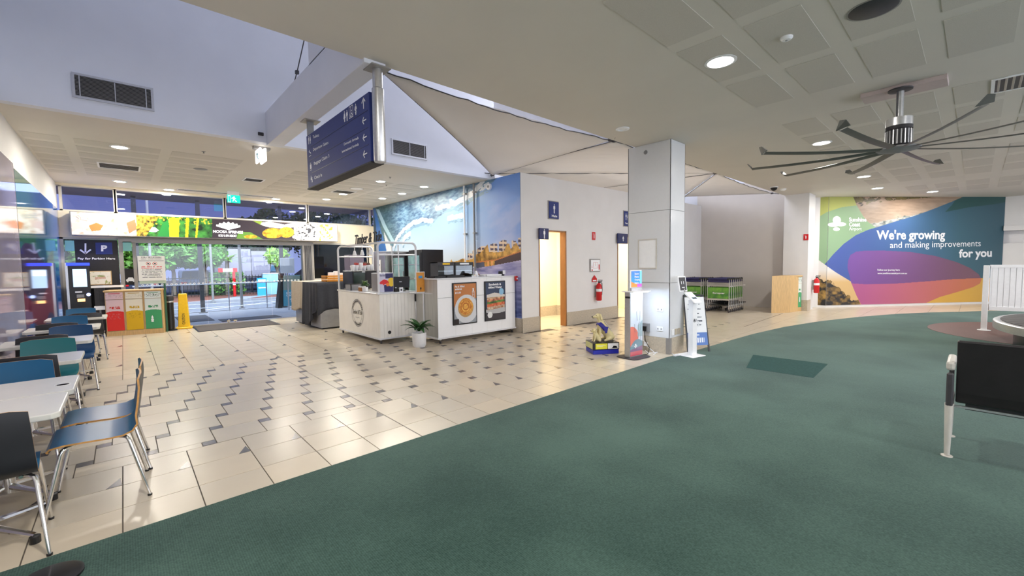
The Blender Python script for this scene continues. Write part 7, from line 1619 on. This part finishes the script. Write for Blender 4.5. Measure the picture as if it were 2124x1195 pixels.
t = thing('white_notice_board', 'blank white square board standing outside right of the doors', 'sign', (4.6, 16.6, 0)); xa, xb = OY(16.6)(582, 560)[0], OY(16.6)(611, 560)[0]; MB().box((xa, 16.6, 1.32), (xb, 16.63, 1.86)).build('board', M['signwhite'], t, world=True, bevel=.004); MB().box(((xa + xb) / 2 - .02, 16.63, 0), ((xa + xb) / 2 + .02, 16.66, 1.4)).build('post', M['alu'], t, world=True); MB().box(((xa + xb) / 2 - .05, 16.62, 1.86), ((xa + xb) / 2 + .05, 16.66, 1.90)).build('clip', M['grey'], t, world=True)
t = thing('road_barrier', 'red and white plastic barrier pole on the far roadside', 'barrier', (OY(27)(475, 575)[0], 27, 0)); xa, xb = OY(27)(460, 575)[0], OY(27)(490, 575)[0]; MB().box((xa, 27, 1.32), (xb, 27.06, 1.50)).build('board', M['signwhite'], t, world=True)
for x in (xa, xb): MB().box((x - .14, 26.99, 1.30), (x + .06, 27.07, 1.52)).build('end_stripe', M['red'], t, world=True)
MB().cyl((xb - .1, 27.03, 0), (xb - .1, 27.03, 1.32), .07, n=12).build('post', M['red'], t, world=True); MB().cyl((xb - .1, 27.03, .6), (xb - .1, 27.03, .75), .073, n=12).build('white_band', SW, t, world=True)
def car(x, y, rz, cm, lb):
    t = thing('car', lb, 'car', (x, y, 0), rz); m_ = mat(cm[0], cm[1], .25, .3, var=.03)
    pr = [(-2.1, .28), (-2.15, .60), (-1.95, .82), (-1.35, .90), (-.75, 1.38), (.70, 1.42), (1.45, .98), (2.0, .86), (2.12, .55), (2.08, .28)]
    MB().prism([(x_, -.82, z) for x_, z in pr], (0, 1.64, 0)).build('body', m_, t, bevel=.06, segs=2)
    wn = [(-1.18, .92), (-.68, 1.30), (.62, 1.34), (1.22, .97)]
    for s in (-1, 1): MB().prism([(x_, s * .825, z) for x_, z in wn], (0, s * .008, 0)).build('side_windows', M['black'], t)
    MB().prism([(1.30, -.70, 1.04), (1.30, .70, 1.04), (.78, .62, 1.375), (.78, -.62, 1.375)], (.04, 0, .03)).build('windscreen', M['black'], t); MB().prism([(-1.30, -.70, .95), (-1.30, .70, .95), (-.80, .62, 1.34), (-.80, -.62, 1.34)], (-.04, 0, .03)).build('rear_window', M['black'], t)
    for wx in (-1.3, 1.3):
        for s in (-1, 1): w_ = MB().cyl((wx, s * .66, .33), (wx, s * .86, .33), .33, n=20).build('wheel', M['black'], t, smooth=True); MB().cyl((wx, s * .86, .33), (wx, s * .87, .33), .19, n=14).build('hub_cap', M['alu'], w_)
    MB().box((-2.17, -.75, .62), (-2.10, -.45, .76)).build('tail_light', M['red'], t); MB().box((-2.17, .45, .62), (-2.10, .75, .76)).build('tail_light', M['red'], t); MB().box((2.06, -.72, .60), (2.13, -.45, .72)).build('headlight', M['lens_dim'], t); MB().box((2.06, .45, .60), (2.13, .72, .72)).build('headlight', M['lens_dim'], t)
car(.9, 32.6, 1.45, ('dark_blue_paint', S(60, 70, 96)), 'dark blue parked car behind the fence, left'); car(3.3, 32.6, 1.5, ('silver_paint', S(176, 180, 190)), 'silver parked car half behind the tree trunk'); car(10.6, 33.0, .1, ('grey_paint', S(110, 116, 128)), 'grey parked car at the right below the hoarding'); car(6.1, 33.6, 0, ('white_paint', S(214, 216, 222)), 'white parked car glimpsed under the hoarding'); car(-1.6, 32.6, 1.4, ('black_paint', S(30, 32, 38)), 'black parked car far left')
